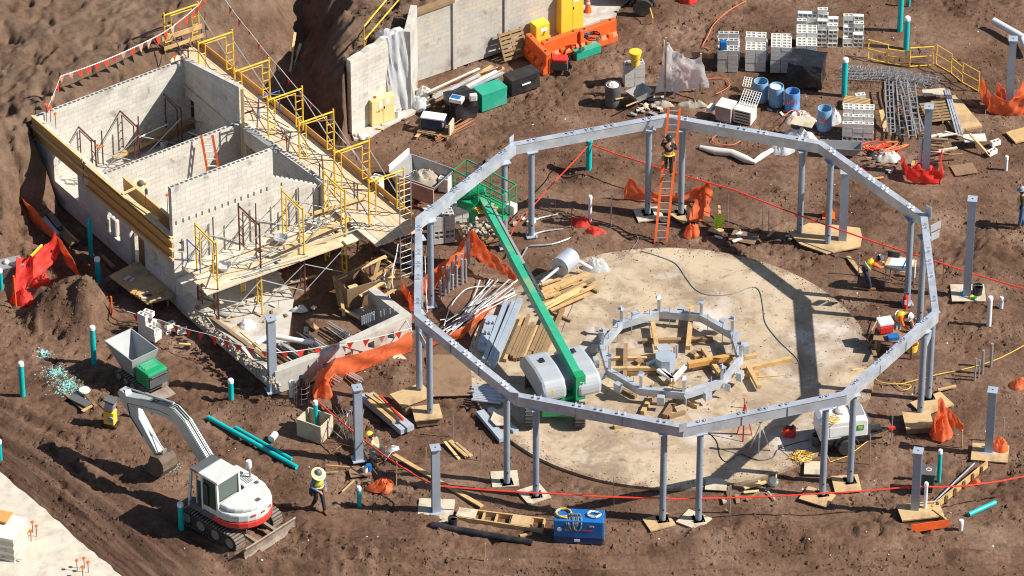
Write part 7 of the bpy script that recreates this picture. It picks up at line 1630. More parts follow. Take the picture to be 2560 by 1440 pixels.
wob(2270, 1217, 1.15, (.25, .06), 'rope', 'knotted red ribbon end on the post by the bin', 'ribbon', 'ribbon_knot', 44, .1)
M['pennantw'] = mat('faded_pennant', (0.62, 0.28, 0.22), 0.6, 0, 0.3, 8)
def bunting(pts, label, step, size=0.27, group=None, sag=0.25, seed=1):
    r = random.Random(seed); pts = [P(*p) for p in pts]; t = thing('pennant_line', label, 'pennant line', pts[0]); w = []
    for a, b in zip(pts, pts[1:]):
        n = max(3, int((b - a).length / 0.35))
        for i in range(n): u = i / n; w.append(a.lerp(b, u) - V(0, 0, sag * (b - a).length * 0.1 * 4 * u * (1 - u)))
    w.append(pts[-1]); MB().tube(w, 0.014, 4).build('cord', M['white'], t)
    acc = 0.2
    for a, b in zip(w, w[1:]):
        L = (b - a).length; acc += L
        while acc > step:
            acc -= step; p = b - (b - a).normalized() * acc; d = (b - a).normalized(); d = V(d.x, d.y, 0).normalized(); wv = r.uniform(-.12, .12)
            tip = p + V(r.uniform(-.06, .04), wv, -size * 1.35)
            mb = MB(); o = V(-d.y, d.x, 0) * 0.004; A1, A2 = p - d * size * .5, p + d * size * .5
            mb.add([A1 - o, A2 - o, tip - o, A1 + o, A2 + o, tip + o], [(0, 1, 2), (5, 4, 3), (0, 3, 4, 1), (1, 4, 5, 2), (2, 5, 3, 0)]); mb.build('pennant', M['rope'] if r.random() < .8 else M['pennantw'], t)
bunting([(520, -25, 4.6), (496, 12, 4.2), (408, 82, 4.1), (152, 190, 4.3), (120, 268, 3.4)], 'red pennants on white cord behind the roofless room', 0.42, seed=3)
bunting([(560, -5, 3.6), (625, 80, 3.2), (700, 170, 2.8), (795, 275, 2.2), (880, 375, 1.5), (930, 440, 1.2)], 'red pennants descending along the outer side of the east scaffold', 0.75, 0.22, seed=4)
bunting([(318, 778, .9), (400, 800, .9), (520, 835, 1.0), (680, 882, 1.25)], 'red pennants from the broken stack to the corner steel post', 0.55, 0.27, seed=5); bunting([(684, 882, 1.25), (830, 862, 1.3), (1030, 820, 1.4)], 'red pennants strung from the corner post over the low wall', 0.6, 0.27, seed=6)
bunting([(1062, 640, 1.6), (1068, 780, .9), (1040, 800, .6)], 'short run of red pennants between the left column pair', 0.3, 0.2, seed=7)
solo('stake', MB().beam(P(150, 228, 3.2), P(148, 180, 4.4), .05, .05), M['rust'], 'dark stake holding the pennants behind the room', 'stake', P(150, 228, 3.2)); solo('white_string', MB().cyl(P(95, 335, 2.3), P(20, 445, 1.4), .014, 5), M['white'], 'white cord running from the building corner down to the net', 'cord', P(20, 445, 1.4))
# stakes
for i, (px, py, h, m, r, l) in enumerate(((40, 765, 1.35, 'orange', .04, 'orange stake in the big red net'), (281, 800, 1.05, 'orange', .04, 'orange stake right of the dirt mound'), (1132, 1092, 1.05, 'brace', .02, 'thin steel rod standing left of the front left pair'), (1202, 1152, 1.1, 'brace', .02, 'thin steel rod beside the slab edge'), (1064, 1162, .75, 'wood', .02, 'thin wood stake behind the ribbon-wrapped post'), (991, 1213, 1.05, 'wood', .022, 'thin wood stake at the orange net heap'), (1211, 1408, .85, 'wood', .02, 'thin wood stake in the bottom tracks'),
    (1527, 566, 1.4, 'brace', .028, 'steel rod between the white pipe and the ladder'), (1388, 540, .75, 'rust', .016, 'rusty thin rod behind the conduit ends'), (1429, 572, .95, 'rust', .016, 'rusty thin rod left of the red sack'), (1820, 556, 1.25, 'brace', .018, 'thin steel rod right of the lime vest'), (1906, 574, 1.15, 'brace', .02, 'thin steel rod behind the slab, left one of two'), (1922, 580, 1.0, 'brace', .02, 'thin steel rod behind the slab, right one of two'), (2145, 690, 1.05, 'brace', .022, 'steel rod at the corner of the octagonal platform'), (2357, 710, 1.2, 'rust', .016, 'rusty thin rod right of the ring near the red ribbon'),
    (2436, 952, 1.0, 'brace', .04, 'grey conduit stub, first from the left by the yellow cord'), (2446, 945, .8, 'brace', .035, 'grey conduit stub, second from the left by the yellow cord'), (2456, 935, 1.05, 'brace', .06, 'thick grey conduit stub by the yellow cord'), (2477, 918, 1.05, 'brace', .06, 'grey conduit stub, last one right by the yellow cord'), (2228, 1110, 1.2, 'brace', .02, 'thin steel rod right of the generator drawbar'), (2174, 1160, 1.3, 'brace', .02, 'thin steel rod holding the yellow cord'), (2508, 1100, 1.0, 'brace', .03, 'grey conduit stub by the lower right orange net'), (1535, 1262, 1.2, 'brace', .015, 'thin rod with pink tape behind the blue welder'), (1824, 1285, 1.25, 'brace', .035, 'steel rod in front of the slab by the ribbon'),
    (2405, 1115, .7, 'wood', .03, 'leaning wood stake at the tail of the orange net'), (2459, 335, 1.6 - .5, 'brace', .014, 'thin rod beside the white sheet at right'), (1310, 735, 1.0, 'brace', .015, 'thin rod among the conduits'), (692, 945, 1.3, 'galv', .035, 'galvanised stub beside the corner steel post'), (797, 960, 1.1, 'galv', .025, 'galvanised conduit stub by the left net end'), (806, 968, 1.0, 'galv', .025, 'second galvanised conduit stub by the left net end'))):
    solo('stake', MB().cyl(P(px, py), P(px, py) + V(rnd.uniform(-.03, .03), 0, h), r, 6), M[m], l, 'stake', P(px, py))
v_ = thing('lime_vest', 'lime safety vest hanging on a wooden stake', 'vest', P(1797, 570))
MB().beam(P(1803, 575), P(1797, 530, .35) + V(0, 0, .3), .09, .06).build('stake', M['wood'], v_)
def vf(u, v): p = P(1797, 574); w = .17 + .03 * math.sin(5 * v) - .06 * (v < .2); return p + V((u - .5) * 2 * w + .02 - .06 * v, -.10 - .05 * math.sin(9 * u + 4 * v) - .06 * v, .80 - .22 * abs(u - .5) - .62 * v * (1 - .35 * abs(u - .35)))
MB().sheet(vf, 10, 10, .015).build('cloth', M['lime'], v_)
# ---------------- cords ----------------
def cord(pts, m, label, z=0.03, r=0.016, name='cord', smoothn=4):
    p = [P(a[0], a[1], a[2] if len(a) > 2 else z) for a in pts]; w = []
    for i in range(len(p) - 1):
        a, b, c, d = p[max(i - 1, 0)], p[i], p[i + 1], p[min(i + 2, len(p) - 1)]
        for k in range(smoothn): t = k / smoothn; w.append(0.5 * ((2 * b) + (c - a) * t + (2 * a - 5 * b + 4 * c - d) * t * t + (3 * b - a - 3 * c + d) * t ** 3))
    w.append(p[-1]); return solo(name, MB().tube(w, r, 5), M[m], label, 'cord', p[0])
cord([(1605, 628), (1650, 642), (1690, 660), (1715, 695), (1740, 725), (1775, 738), (1830, 735), (1880, 718), (1900, 730), (1908, 770), (1915, 810), (1950, 855), (1995, 900), (2004, 940), (2005, 978)], 'cordgrey', 'long grey cord winding over the rear half of the slab', .075, .02)
cord([(1590, 585), (1595, 600), (1580, 625), (1605, 628)], 'cordgrey', 'grey cord end on the soil behind the slab', .04, .015)
cord([(1865, 2), (1820, 28), (1785, 60), (1770, 90), (1757, 115), (1775, 122), (1762, 118)], 'cordorange', 'orange cord coming down from the top edge to the block stacks', .05, .018); cord([(1768, 196), (1810, 196), (1825, 210), (1815, 222), (1790, 235)], 'cordorange', 'short orange cord above the pink mortar box', .05, .015)
cord([(1745, 310), (1790, 325), (1830, 325), (1850, 330)], 'cordorange', 'orange cord under the rear ring beam', .05, .015); cord([(1810, 330), (1782, 345), (1790, 358), (1830, 362), (1850, 352)], 'cordorange', 'orange cord loop on the soil behind the ring beam', .05, .016); cord([(1970, 305), (1990, 285), (2030, 288), (1985, 275), (1960, 290)], 'cordorange', 'orange cord looped over the dirty bags', .35, .015)
r = random.Random(17)
for k in range(7): cx, cy = 2200 + r.uniform(-30, 45), 368 + r.uniform(-12, 14); cord([(cx + 32 * math.cos(a * .9) * r.uniform(.6, 1.2), cy + 11 * math.sin(a * .9 + k) * r.uniform(.6, 1.3)) for a in range(12)], 'cordorange' if k % 3 else 'rope', 'tangled orange red hose in the heap left of the red net', .06 + .04 * k, .022, 'hose'); col.objects[-1]['group'] = 'tangled hoses left of the red net'
cord([(2570, 858), (2500, 895), (2430, 918), (2350, 935), (2310, 945), (2250, 960), (2235, 955), (2260, 975), (2275, 962), (2200, 955), (2180, 930), (2160, 920), (2130, 925)], 'cordyel', 'yellow cord running from the right edge to the ring beam', .06, .018)
cord([(1650, 950), (1690, 968), (1740, 970), (1790, 950), (1830, 935), (1880, 942), (1960, 938)], 'cordyel', 'orange yellow cord crossing the small ring', .09, .016); cord([(1750, 1065), (1790, 1100), (1800, 1140), (1820, 1155), (1850, 1135), (1890, 1150), (1930, 1145), (1950, 1120), (2020, 1100)], 'cordblack', 'black cord winding over the front of the slab', .075, .016)
r = random.Random(4); solo('tangled_rope', MB().tube([P(2005 + 22 * math.cos(i * 1.1) + r.uniform(-14, 14), 1140 + 10 * math.sin(i * 1.1) + r.uniform(-8, 8), .1 + .02 * (i % 5)) for i in range(60)], .014, 4), M['cordyel'], 'tangled straw coloured rope heap left of the generator wheel', 'rope', P(2005, 1140))
cord([(1400, 700), (1420, 735), (1432, 760), (1420, 790), (1405, 830)], 'cordgrey', 'thin hose hanging over the slab right of the boom', .075, .012); cord([(1150, 1190), (1300, 1290), (1500, 1300), (1750, 1300)], 'woodtrim' if 0 else 'cordblack', 'thin dark string behind the blue welder', .04, .008)
# ---------------- small inner ring ----------------
ic = P(1677, 917); ic.z = 0; z1 = .74
sr = thing('small_ring_frame', 'small ten-sided galvanised ring frame resting on timber cribbing', 'ring frame', (ic.x, ic.y, .4))
IA = [99 + 36 * k for k in range(10)]
for k in range(10):
    a0, a1 = IA[k], IA[k] + 36; seg_beam(ic, 2.62, a0, a1, z1 - .3, z1, .2).build('beam_segment', M['galv'], sr)
    p = pol(ic, 2.5, a0, z1)
    MB().beam(p, p + V(0, 0, .55), .11, .11, up=(0, 1, 0)).build('stub_post', M['galv'], sr); MB().box(p + V(0, 0, .56), (.26, .2, .02), R(a0)).build('cap_plate', M['galv'], sr)
    MB().box(p + V(.0, 0, .62), (.02, .16, .12), R(a0 + 30)).build('lug', M['galv'], sr)
    m_ = pol(ic, 2.74, a0 + 18, z1 - .22); MB().box(m_, (.2, .26, .34), R(a0 + 18)).build('bracket', M['galv'], sr)
    if k in (1, 2, 3, 5, 6, 8): m_ = pol(ic, 2.78, a0, z1 - .22); MB().box(m_, (.24, .03, .32), R(a0 + 8)).build('gusset', M['galv'], sr)
    for f in (9, 27):
        p = pol(ic, 2.35, a0 + f, .1); MB().cyl(p, p + V(0, 0, .85), .018, 5).build('hanger_rod', M['galv'], sr)
hb = thing('hub_frame', 'grey eight-sided steel hub with arms in the middle of the small ring', 'hub', P(1663, 925, .1))
c = P(1663, 925, .1)
MB().prism([(c.x + .38 * math.cos(R(22.5 + 45 * i)), c.y + .38 * math.sin(R(22.5 + 45 * i))) for i in range(8)], .12, .72).build('hub_drum', M['post'], hb)
for a_, b_ in (((1650, 898), (1618, 912)), ((1655, 925), (1682, 950)), ((1682, 950), (1715, 915)), ((1645, 925), (1680, 948)), ((1660, 870), (1668, 890))): MB().beam(P(*a_, .35), P(*b_, .35), .14, .12).build('arm', M['white'], hb)
MB().box(P(1660, 872, .55), (.45, .5, .06), R(15)).build('top_plate', M['galv'], hb); MB().cyl(P(1692, 895, .3), P(1692, 895, .3) + V(0, 0, .6), .045, 8).build('sleeve', M['galv'], hb); MB().cyl(P(1685, 895, .3), P(1685, 895, .3) + V(0, 0, .45), .035, 8).build('sleeve', M['galv'], hb)
for px, py, s in ((1688, 938, .1), (1680, 955, .09), (1735, 885, .12), (1745, 892, .12), (1752, 885, .1), (1598, 905, .12), (1600, 918, .1)): solo('crib_block', MB().box(P(px, py, .12), (s * 2.2, s * 1.6, s * 1.6), R(px % 60)), pick('woodold', 'rust', 'wood'), 'small timber packing block around the hub', 'block', P(px, py, .07), 'packing blocks around the hub')
for i, (a_, b_, z, w, m) in enumerate((((1605, 853), (1782, 848), .14, .15, 'woodold'), ((1632, 808), (1642, 870), .32, .16, 'wood'), ((1730, 768), (1720, 870), .32, .17, 'wood'), ((1757, 872), (1800, 935), .3, .16, 'wood'), ((1530, 896), (1625, 896), .14, .13, 'wood'), ((1528, 922), (1648, 921), .32, .14, 'wood'), ((1530, 934), (1640, 931), .14, .12, 'woodold'), ((1564, 862), (1562, 945), .24, .15, 'woodold'), ((1720, 912), (1822, 893), .42, .2, 'woodyel'), ((1730, 920), (1890, 888), .14, .13, 'wood'), ((1852, 925), (1980, 897), .14, .16, 'wood'), ((1850, 942), (1896, 932), .14, .14, 'woodyel'), ((1871, 918), (1898, 968), .28, .16, 'wood'), ((1606, 1032), (1628, 992), .14, .15, 'wood'), ((1662, 1042), (1690, 1000), .14, .2, 'woodold'), ((1718, 1002), (1746, 1016), .14, .16, 'wood'), ((1535, 1067), (1590, 1056), .14, .15, 'wood'), ((1548, 970), (1590, 992), .14, .15, 'woodold'), ((1672, 1042), (1712, 1030), .14, .13, 'woodold'), ((1632, 990), (1640, 960), .14, .13, 'woodold'), ((1625, 775), (1622, 800), .14, .13, 'wood'))):
    solo('crib_timber', MB().beam(P(*a_, z), P(*b_, z), w, w), M[m], 'squared timber of the cribbing under and around the small ring', 'timber', P(*a_, z), 'cribbing timbers')
# ---------------- stacks on the left of the slab ----------------
t = thing('steel_plate', 'flat grey steel plate with lugs lying on the slab edge', 'steel plate', P(1218, 835, .1))
MB().prism([XY(*p, .2) for p in ((1218, 790), (1252, 793), (1217, 880), (1192, 872))], .12, .26).build('plate', M['post'], t)
for k in range(3):
    for o in (-5, 5): MB().box(P(1228 - 9 * k + o, 806 + 26 * k, .32), (.03, .14, .12), R(30)).build('lug', M['galv'], t)
for i, (a_, b_, w) in enumerate((((1266, 756), (1211, 902), .17), ((1284, 757), (1221, 910), .13), ((1300, 750), (1230, 918), .2))): solo('steel_beam', MB().beam(P(*a_, .2), P(*b_, .2), w, .2), M['post'], 'long grey steel beam on the slab edge, %s from the left' % wd[i], 'steel beam', P(*b_, .1))
r = random.Random(6)
for i in range(13): x = 1262 + i * 8.2; y = 888 + r.uniform(-6, 18) - i * .5; L = r.uniform(70, 115); solo('old_timber', MB().beam(P(x, y, .15 + .02 * (i % 3)), P(x + L * .42, y - L, .15 + .02 * (i % 3)), r.uniform(.08, .16), .13), pick('woodold', 'wood', 'woodold'), 'weathered brown timber in the row between steel beams and boom', 'timber', P(x, y, .1), 'brown timbers beside the boom')
for i in range(24): x, y = 1372 + r.uniform(-25, 50), 735 + r.uniform(-28, 34); L = r.uniform(40, 105); s = r.uniform(.35, .6); solo('timber_offcut', MB().beam(P(x - L * .2, y + L * .2 * s, .1 + .015 * i), P(x + L * .8, y - L * .8 * s, .1 + .015 * i), r.uniform(.07, .15), .06), pick('wood', 'woodold', 'wood', 'woodtrim'), 'timber offcut in the pile under the silver drum', 'timber', P(x, y, .1), 'offcuts under the silver drum')
for i, (a_, b_) in enumerate((((1378, 780), (1428, 802)), ((1455, 708), (1495, 730)), ((1350, 830), (1360, 850)))): solo('loose_timber', MB().beam(P(*a_, .12), P(*b_, .12), .1, .08), M['woodold'], 'loose short timber on the slab, %s near the boom' % wd[i], 'timber', P(*a_))
a, b = P(1399, 668, .75), P(1428, 642, .75); sd = thing('silver_drum', 'silver cylinder lying on the timber pile with a rod through it', 'drum', P(1412, 690, .1))
MB().cyl(a, b, .38, 24).build('shell', M['galv'], sd, smooth=True); MB().cyl(a, P(1352, 706, .7), .06, 10).build('rod', M['galv'], sd); MB().cyl(b, P(1480, 672, .35), .07, 10).build('tail_pipe', M['whitepvc'], sd)
wob(1492, 668, .06, (.55, .5), 'plastic', 'clear plastic bag at the end of the silver drum', 'bag', 'plastic_bag', 50, .4)
# conduits
r = random.Random(9)
for i in range(16):
    x0, y0 = 1118 + r.uniform(-12, 30), 812 + r.uniform(-14, 26); x1, y1 = 1262 + r.uniform(-30, 40), 715 + r.uniform(-18, 22); zz = .05 + .03 * i
    cord([(x0, y0, zz), ((x0 + x1) / 2 + r.uniform(-8, 8), (y0 + y1) / 2 + r.uniform(-8, 8), zz + .04), (x1, y1, zz)], r.choice(('whitepvc', 'brace', 'greycloth')), 'white conduit in the long bundle beside the narrow orange strip', r=.02, name='conduit'); col.objects[-1]['group'] = 'white conduits in the bundle'
for i, pts in enumerate(([(1110, 815), (1125, 770), (1150, 735), (1180, 718), (1240, 715)], [(1100, 800), (1140, 790), (1180, 750), (1200, 700)], [(1095, 835), (1150, 800), (1180, 770), (1230, 690)], [(985, 735, .3), (980, 690, .9), (990, 640, 1.2)], [(975, 745, .6), (960, 690, .5), (985, 660, .9), (995, 610, 1.2)], [(1000, 770, .6), (1015, 800, .9), (1030, 830, .9)])):
    cord(pts, 'whitepvc', 'curved loose white conduit, %s one from the net to the wall' % wd[i], .12, .021, 'conduit')
for i, pts in enumerate(([(1322, 557), (1350, 545), (1395, 535)], [(1322, 590), (1360, 578), (1408, 572)], [(1325, 614), (1380, 610), (1428, 594)], [(1318, 618), (1300, 650), (1290, 665)])): cord(pts, 'brace', 'bent grey conduit end near the rear left columns, %s from the top' % wd[i], .06, .035, 'conduit')
for i in range(14): px, py = 1100 + (i % 7) * 11 + r.uniform(-3, 3), 735 - (i % 7) * 7 + (i // 7) * 10; solo('steel_stub', MB().cyl(P(px, py), P(px, py) + V(0, 0, r.uniform(.6, 1.25)), r.uniform(.03, .06), 7), pick('galv', 'brace', 'grey'), 'galvanised conduit stub standing in front of the orange net peak', 'stub', P(px, py), 'conduit stubs by the orange net')
for i, (px, py, h) in enumerate(((1163, 668, 1.2), (1172, 662, 1.35), (1155, 690, 1.0))): solo('steel_stub', MB().beam(P(px, py), P(px, py) + V(0, 0, h), .1, .06, up=(0, 1, 0)), M['galv'], 'tall flat galvanised box section by the net peak, %s' % wd[i], 'stub', P(px, py))
# galvanised bundles left of the boom lift
for i in range(9): y = 965 + i * 4.2; solo('steel_tube', MB().cyl(P(1180 + r.uniform(-4, 8), y, .12 + .02 * i), P(1262 + r.uniform(-12, 12), y + 9, .12 + .02 * i), .05, 8), M['galv'], 'galvanised tube in the bundle behind the front left ring beam', 'tube', P(1180, y), 'galvanised tubes in the bundle')
for i, (a_, b_, w, m) in enumerate((((1200, 1030), (1258, 1100), .3, 'post'), ((1225, 1022), (1290, 1080), .22, 'galv'), ((1262, 1035), (1292, 1068), .24, 'woodold'))): solo('beam_offcut', MB().beam(P(*a_, .1), P(*b_, .1), w, .16), M[m], 'offcut lying behind the front left pair, %s from the left' % wd[i], 'offcut', P(*a_))
solo('plywood_scrap', MB().prism([XY(*p, .3) for p in ((1235, 1025), (1262, 1018), (1275, 1060), (1240, 1062), (1226, 1048))], .24, .28), M['plypale'], 'torn plywood scrap on the offcuts behind the front left pair', 'plywood', P(1250, 1040, .24))
for i, (a_, b_, w, m, z) in enumerate((((905, 990), (1010, 1078), .28, 'post', .15), ((925, 988), (1027, 1072), .3, 'galv', .2), ((915, 985), (990, 1035), .12, 'wood', .4), ((935, 985), (1005, 1045), .1, 'wood', .42), ((950, 990), (1008, 1050), .06, 'rope', .45), ((922, 1000), (985, 1055), .14, 'wood', .36))): solo('beam_and_lumber', MB().beam(P(*a_, z), P(*b_, z), w, .1 if z > .3 else .2), M[m], '%s piece of the steel and lumber stack right of the worker, %s one' % ({'post': 'grey steel', 'galv': 'bright steel', 'wood': 'tan timber', 'rope': 'red wood'}[m], wd[i]), 'beam', P(*a_))
# ---------------- front middle ----------------
t = thing('timber_form', 'long ladder-like timber form lying left of the blue welder', 'timber frame', P(1250, 1310))
fa, fb, fc, fd = P(1148, 1275, .1), P(1362, 1302, .1), P(1355, 1328, .1), P(1140, 1296, .1)
for a, b in ((fa, fb), (fb, fc), (fc, fd), (fd, fa)): MB().beam(a, b, .06, .2).build('side_board', M['wood'], t)
for f in (.3, .45, .62, .86): MB().beam(fa.lerp(fb, f), fd.lerp(fc, f), .07, .12).build('cross_board', M['wood'], t)
MB().prism([(p.x, p.y) for p in (fa, fa.lerp(fb, .22), fd.lerp(fc, .22), fd)], .2, .225).build('cover_board', M['plypale'], t); MB().prism([(p.x, p.y) for p in (fa.lerp(fb, .63), fa.lerp(fb, .85), fd.lerp(fc, .85), fd.lerp(fc, .63))], .19, .215).build('cover_board', M['ply'], t)
def tub(px, py, r, h, m, label, name='bucket', inner='black'):
    p = P(px, py); t = thing(name, label, 'bucket', p); MB().lathe([(r * .85, 0), (r, h), (r * .9, h), (r * .78, .04), (0, .04)], p, 18).build('shell', M[m], t, smooth=True); MB().tube([p + V(r * math.cos(R(a)), -r * .3, h + r * .8 * math.sin(R(a)) * .5) for a in range(0, 181, 30)], .008, 4).build('handle', M['grey'], t); return t
tub(1132, 1318, .17, .42, 'black', 'black bucket at the left end of the timber form'); tub(2443, 738, .2, .42, 'black', 'black bucket of tools on the white plywood pad'); tub(2040, 1115, .17, .5, 'darkgrey', 'dark bucket behind the left generator column'); tub(410, 372, .16, .4, 'offwhite', 'white bucket on the floor inside the roofless room'); tub(913, 1182, .1, .24, 'white', 'small paint tin with blue lid on the brown board')
solo('blue_tin', MB().cyl(P(922, 1176, .05), P(922, 1176, .05) + V(0, 0, .25), .1, 12), M['blue'], 'small blue paint tin beside the white tin', 'tin', P(922, 1176))
for i, (a_, b_, w, m, l) in enumerate((((985, 1137), (1205, 1266), .16, 'wood', 'long timber plank lying behind the ribbon-wrapped post'), ((1112, 1105), (1148, 1148), .1, 'woodtrim', 'white-edged short timber in the small pile, left'), ((1125, 1102), (1168, 1142), .16, 'wood', 'wide short timber in the small pile, middle'), ((1138, 1108), (1178, 1140), .14, 'ply', 'short timber in the small pile, right'), ((1300, 1340), (1330, 1334), .1, 'wood', 'small wood block left of the blue welder'), ((1860, 1220), (1915, 1205), .12, 'woodtrim', 'pale timber handle lying by the front slab edge'), ((2120, 642), (2158, 690), .16, 'ply', 'plank beside the octagonal platform'), ((448, 860), (480, 862), .09, 'woodtrim', 'short pale timber on the mud above the dumper'), ((725, 185), (738, 90), .1, 'woodtrim', 'left pale plank leaning on the far bank'), ((725, 190), (752, 118), .12, 'woodtrim', 'right pale plank leaning on the far bank'), ((0, 408), (95, 360), .3, 'rust', 'dark red steel beam left of the building corner'), ((2345, 975), (2390, 965), .1, 'wood', 'short stick right of the right column pair'))):
    z = .1
    if py_ := (a_[0] == 725): a, b = PG(*a_, .1), PG(*b_, .15)
    elif a_[0] == 0: a, b = P(*a_, 1.6), P(*b_, 1.6)
    else: a, b = P(*a_, z), P(*b_, z)
    solo('timber_piece' if m != 'rust' else 'steel_beam', MB().beam(a, b, w, .06 if m != 'rust' else .4), M[m], l, 'timber' if m != 'rust' else 'steel beam', a)
mb = MB(); c = P(1932, 1207, .05); mb.lathe([(.02, 0), (.16, .05), (.2, .12), (.12, .16)], c, 12, Matrix.Rotation(.5, 3, 'X')); solo('muddy_shovel', mb, M['darkgrey'], 'muddy shovel head near the front slab edge', 'shovel', c)
fx = thing('form_box', 'open pale form box around a teal pipe', 'form box', P(788, 1085), R(-30)); hopper(fx, (-.5, .5, -.42, .42), (-.5, .5, -.42, .42), 0, .75, M['plypale'], .04, 'boards')
# rebar tangle and stakes around the crouching worker
r = random.Random(14)
for i in range(26): a = P(860 + r.uniform(-25, 40), 1075 + r.uniform(-40, 45), .05); solo('rebar_piece', MB().cyl(a, a + V(r.uniform(-.7, .7), r.uniform(-.5, .5), r.uniform(.0, .9)), .014, 4), pick('rebar', 'brace', 'woodold'), 'thin bar in the tangle left of the crouching worker', 'bar', a, 'tangle of bars left of the crouching worker')
for i in range(5): a = P(868 + i * 6, 1100, 0); solo('conduit_stub', MB().cyl(a, a + V(0, 0, 1.3 + .1 * i), .025, 6), M['brace'], 'grey conduit stub left of the post by the crouching worker', 'stub', a, 'conduit stubs by the crouching worker')
for i in range(5): a = P(962, 1128 + 6 * i, .1); solo('conduit_end', MB().tube([a, a + V(.25, .05 * i, .25), a + V(.5, .1 * i, .2)], .018, 5), M['whitepvc'], 'white bent conduit end right of the crouching worker', 'conduit', a, 'bent conduit ends by the crouching worker')
ar = thing('rebar_cage', 'rusty rebar cage standing below the low wall corner', 'rebar cage', P(755, 1010)); c = P(755, 1008)
for i in range(8): p = pol(c, .28, 45 * i); MB().cyl(p, p + V(0, 0, .9), .012, 4).build('bar', M['rebar'], ar)
for i in range(4): MB().tube([pol(c, .29, 30 * k, .15 + .22 * i) for k in range(12)], .01, 4, closed=True).build('hoop', M['rebar'], ar)
solo('dark_pipe', MB().cyl(P(757, 995), P(757, 995) + V(0, 0, .95), .12, 12), M['black'], 'black pipe standing by the low wall corner', 'pipe', P(757, 995))
# ---------------- front room ----------------
fb_ = thing('form_box', 'tall brown plywood form box in the front room', 'form box', P(885, 760), R(ua - 4)); hopper(fb_, (-.55, .55, -.55, .45), (-.45, .45, -.4, .4), .1, 1.15, M['plydark'], .04, 'boards')
MB().box((0, 0, .75), (.35, .3, .04)).build('inner_board', M['woodtrim'], fb_)
for i, (a_, b_, z0, z1_) in enumerate((((838, 700), (965, 640), 1.0, 1.2), ((850, 720), (860, 790), .9, .1), ((905, 775), (1000, 715), .5, .7), ((900, 740), (985, 690), .8, 1.0), ((835, 690), (850, 765), 1.0, .2), ((948, 650), (935, 700), 1.1, .6), ((985, 672), (970, 720), .9, .3), ((925, 700), (985, 660), .4, .6), ((700, 712), (790, 690), .1, .1), ((850, 770), (900, 795), .15, .15))): solo('form_brace', MB().beam(P(*a_, z0), P(*b_, z1_), .12, .05), M['wood'] if i % 3 else M['woodtrim'], 'timber brace of the formwork around the brown form box', 'timber', P(*b_, z1_), 'braces around the form box')
r = random.Random(23)
for i in range(26):
    x, y = (755, 838) if i % 3 == 0 else ((700, 862) if i % 3 == 1 else (830, 812)); x += r.uniform(-14, 14); y += r.uniform(-10, 10)
    solo('steel_stud', MB().beam(P(x, y, .06 + .012 * i), P(x + 52 + r.uniform(-8, 8), y + 34 + r.uniform(-3, 6), .06 + .012 * i), .05, .03), pick('galv', 'brace', 'grey'), 'thin steel stud in the bundles on the front room floor', 'stud', P(x, y, .1), 'steel studs on the front room floor')
for i in range(9):
    x, y = 866 + r.uniform(-4, 14) + (i > 4) * -55, 930 + r.uniform(-6, 10) - (i > 4) * -5; solo('wire_reinforcement', MB().beam(P(x, y, .05 + .02 * i), P(x + 32, y + 18, .1 + .02 * i), .05, .03), M['brace'], 'bundle strip between the low wall and the orange net', 'strip', P(x, y), 'bundles by the low wall')
wob(618, 812, .06, (.4, .3), 'white', 'white bag in an open carton on the front room floor', 'bag', 'cement_bag', 55, .22); wob(750, 775, .06, (.35, .2), 'offwhite', 'pale bag on boards in the front room', 'bag', 'cement_bag', 56, .2)
for i in range(16): x, y = 560 + r.uniform(-40, 240), 770 + r.uniform(-30, 60); solo('floor_offcut', MB().beam(P(x, y, .08), P(x + r.uniform(-40, 40), y + r.uniform(-22, 22), .08), r.uniform(.05, .22), .04), pick('plypale', 'wood', 'offwhite', 'woodold'), 'board scrap strewn over the front room floor', 'scrap', P(x, y), 'board scraps on the front room floor')
solo('long_timber', MB().beam(P(490, 765, .75), P(690, 915, .8), .14, .06), M['woodold'], 'long brown timber lying along the broken low wall', 'timber', P(490, 765, .75)); solo('yellow_tube', MB().cyl(P(600, 830, .9), P(690, 905, .85), .03, 6), M['cordyel'], 'yellow tube lying beside the long brown timber', 'tube', P(600, 830, .9))
# ---------------- left side ----------------
t = thing('plywood_table', 'big tan plywood sheet with scraps left of the building door', 'plywood', P(355, 740)); MB().prism([XY(*p, .5) for p in ((272, 692), (342, 655), (441, 742), (368, 762))], .5, .54).build('sheet', M['ply'], t)
for a_ in ((300, 715), (352, 690), (420, 765), (380, 775)): MB().beam(P(*a_), P(*a_) + V(0, 0, .5), .08).build('leg', M['woodold'], t)
for i, (x, y, s, m) in enumerate(((318, 695, .3, 'offwhite'), (330, 700, .25, 'offwhite'), (345, 735, .3, 'wood'), (372, 738, .2, 'rust'), (400, 728, .3, 'woodyel'), (362, 745, .25, 'offwhite'), (335, 728, .35, 'woodyel'))): solo('board_scrap', MB().box(P(x, y, .58), (s, s * .4, .05), R(x % 90)), M[m], 'scrap lying on the tan plywood sheet by the door', 'scrap', P(x, y, .54), 'scraps on the tan plywood sheet')
for i, (a_, b_, w, h, m, l) in enumerate((((62, 498), (140, 592), .3, .25, 'post', 'grey steel beam lying along the shaded facade'), ((85, 490), (150, 575), .25, .3, 'darkgrey', 'dark steel beam beside the grey one at the facade'), ((60, 470), (180, 610), .3, .1, 'woodold', 'long shaded plank at the foot of the facade'), ((140, 555), (195, 605), .1, .08, 'wood', 'thin timber lying at the facade'), ((255, 640), (285, 670), .14, .1, 'woodold', 'short timber in front of the facade door'), ((5, 515), (60, 545), .25, .05, 'woodold', 'brown board on the shaded bank by the net'))): solo('shaded_beam', MB().beam(P(*a_, h / 2), P(*b_, h / 2), w, h), M[m], l, 'beam', P(*a_))
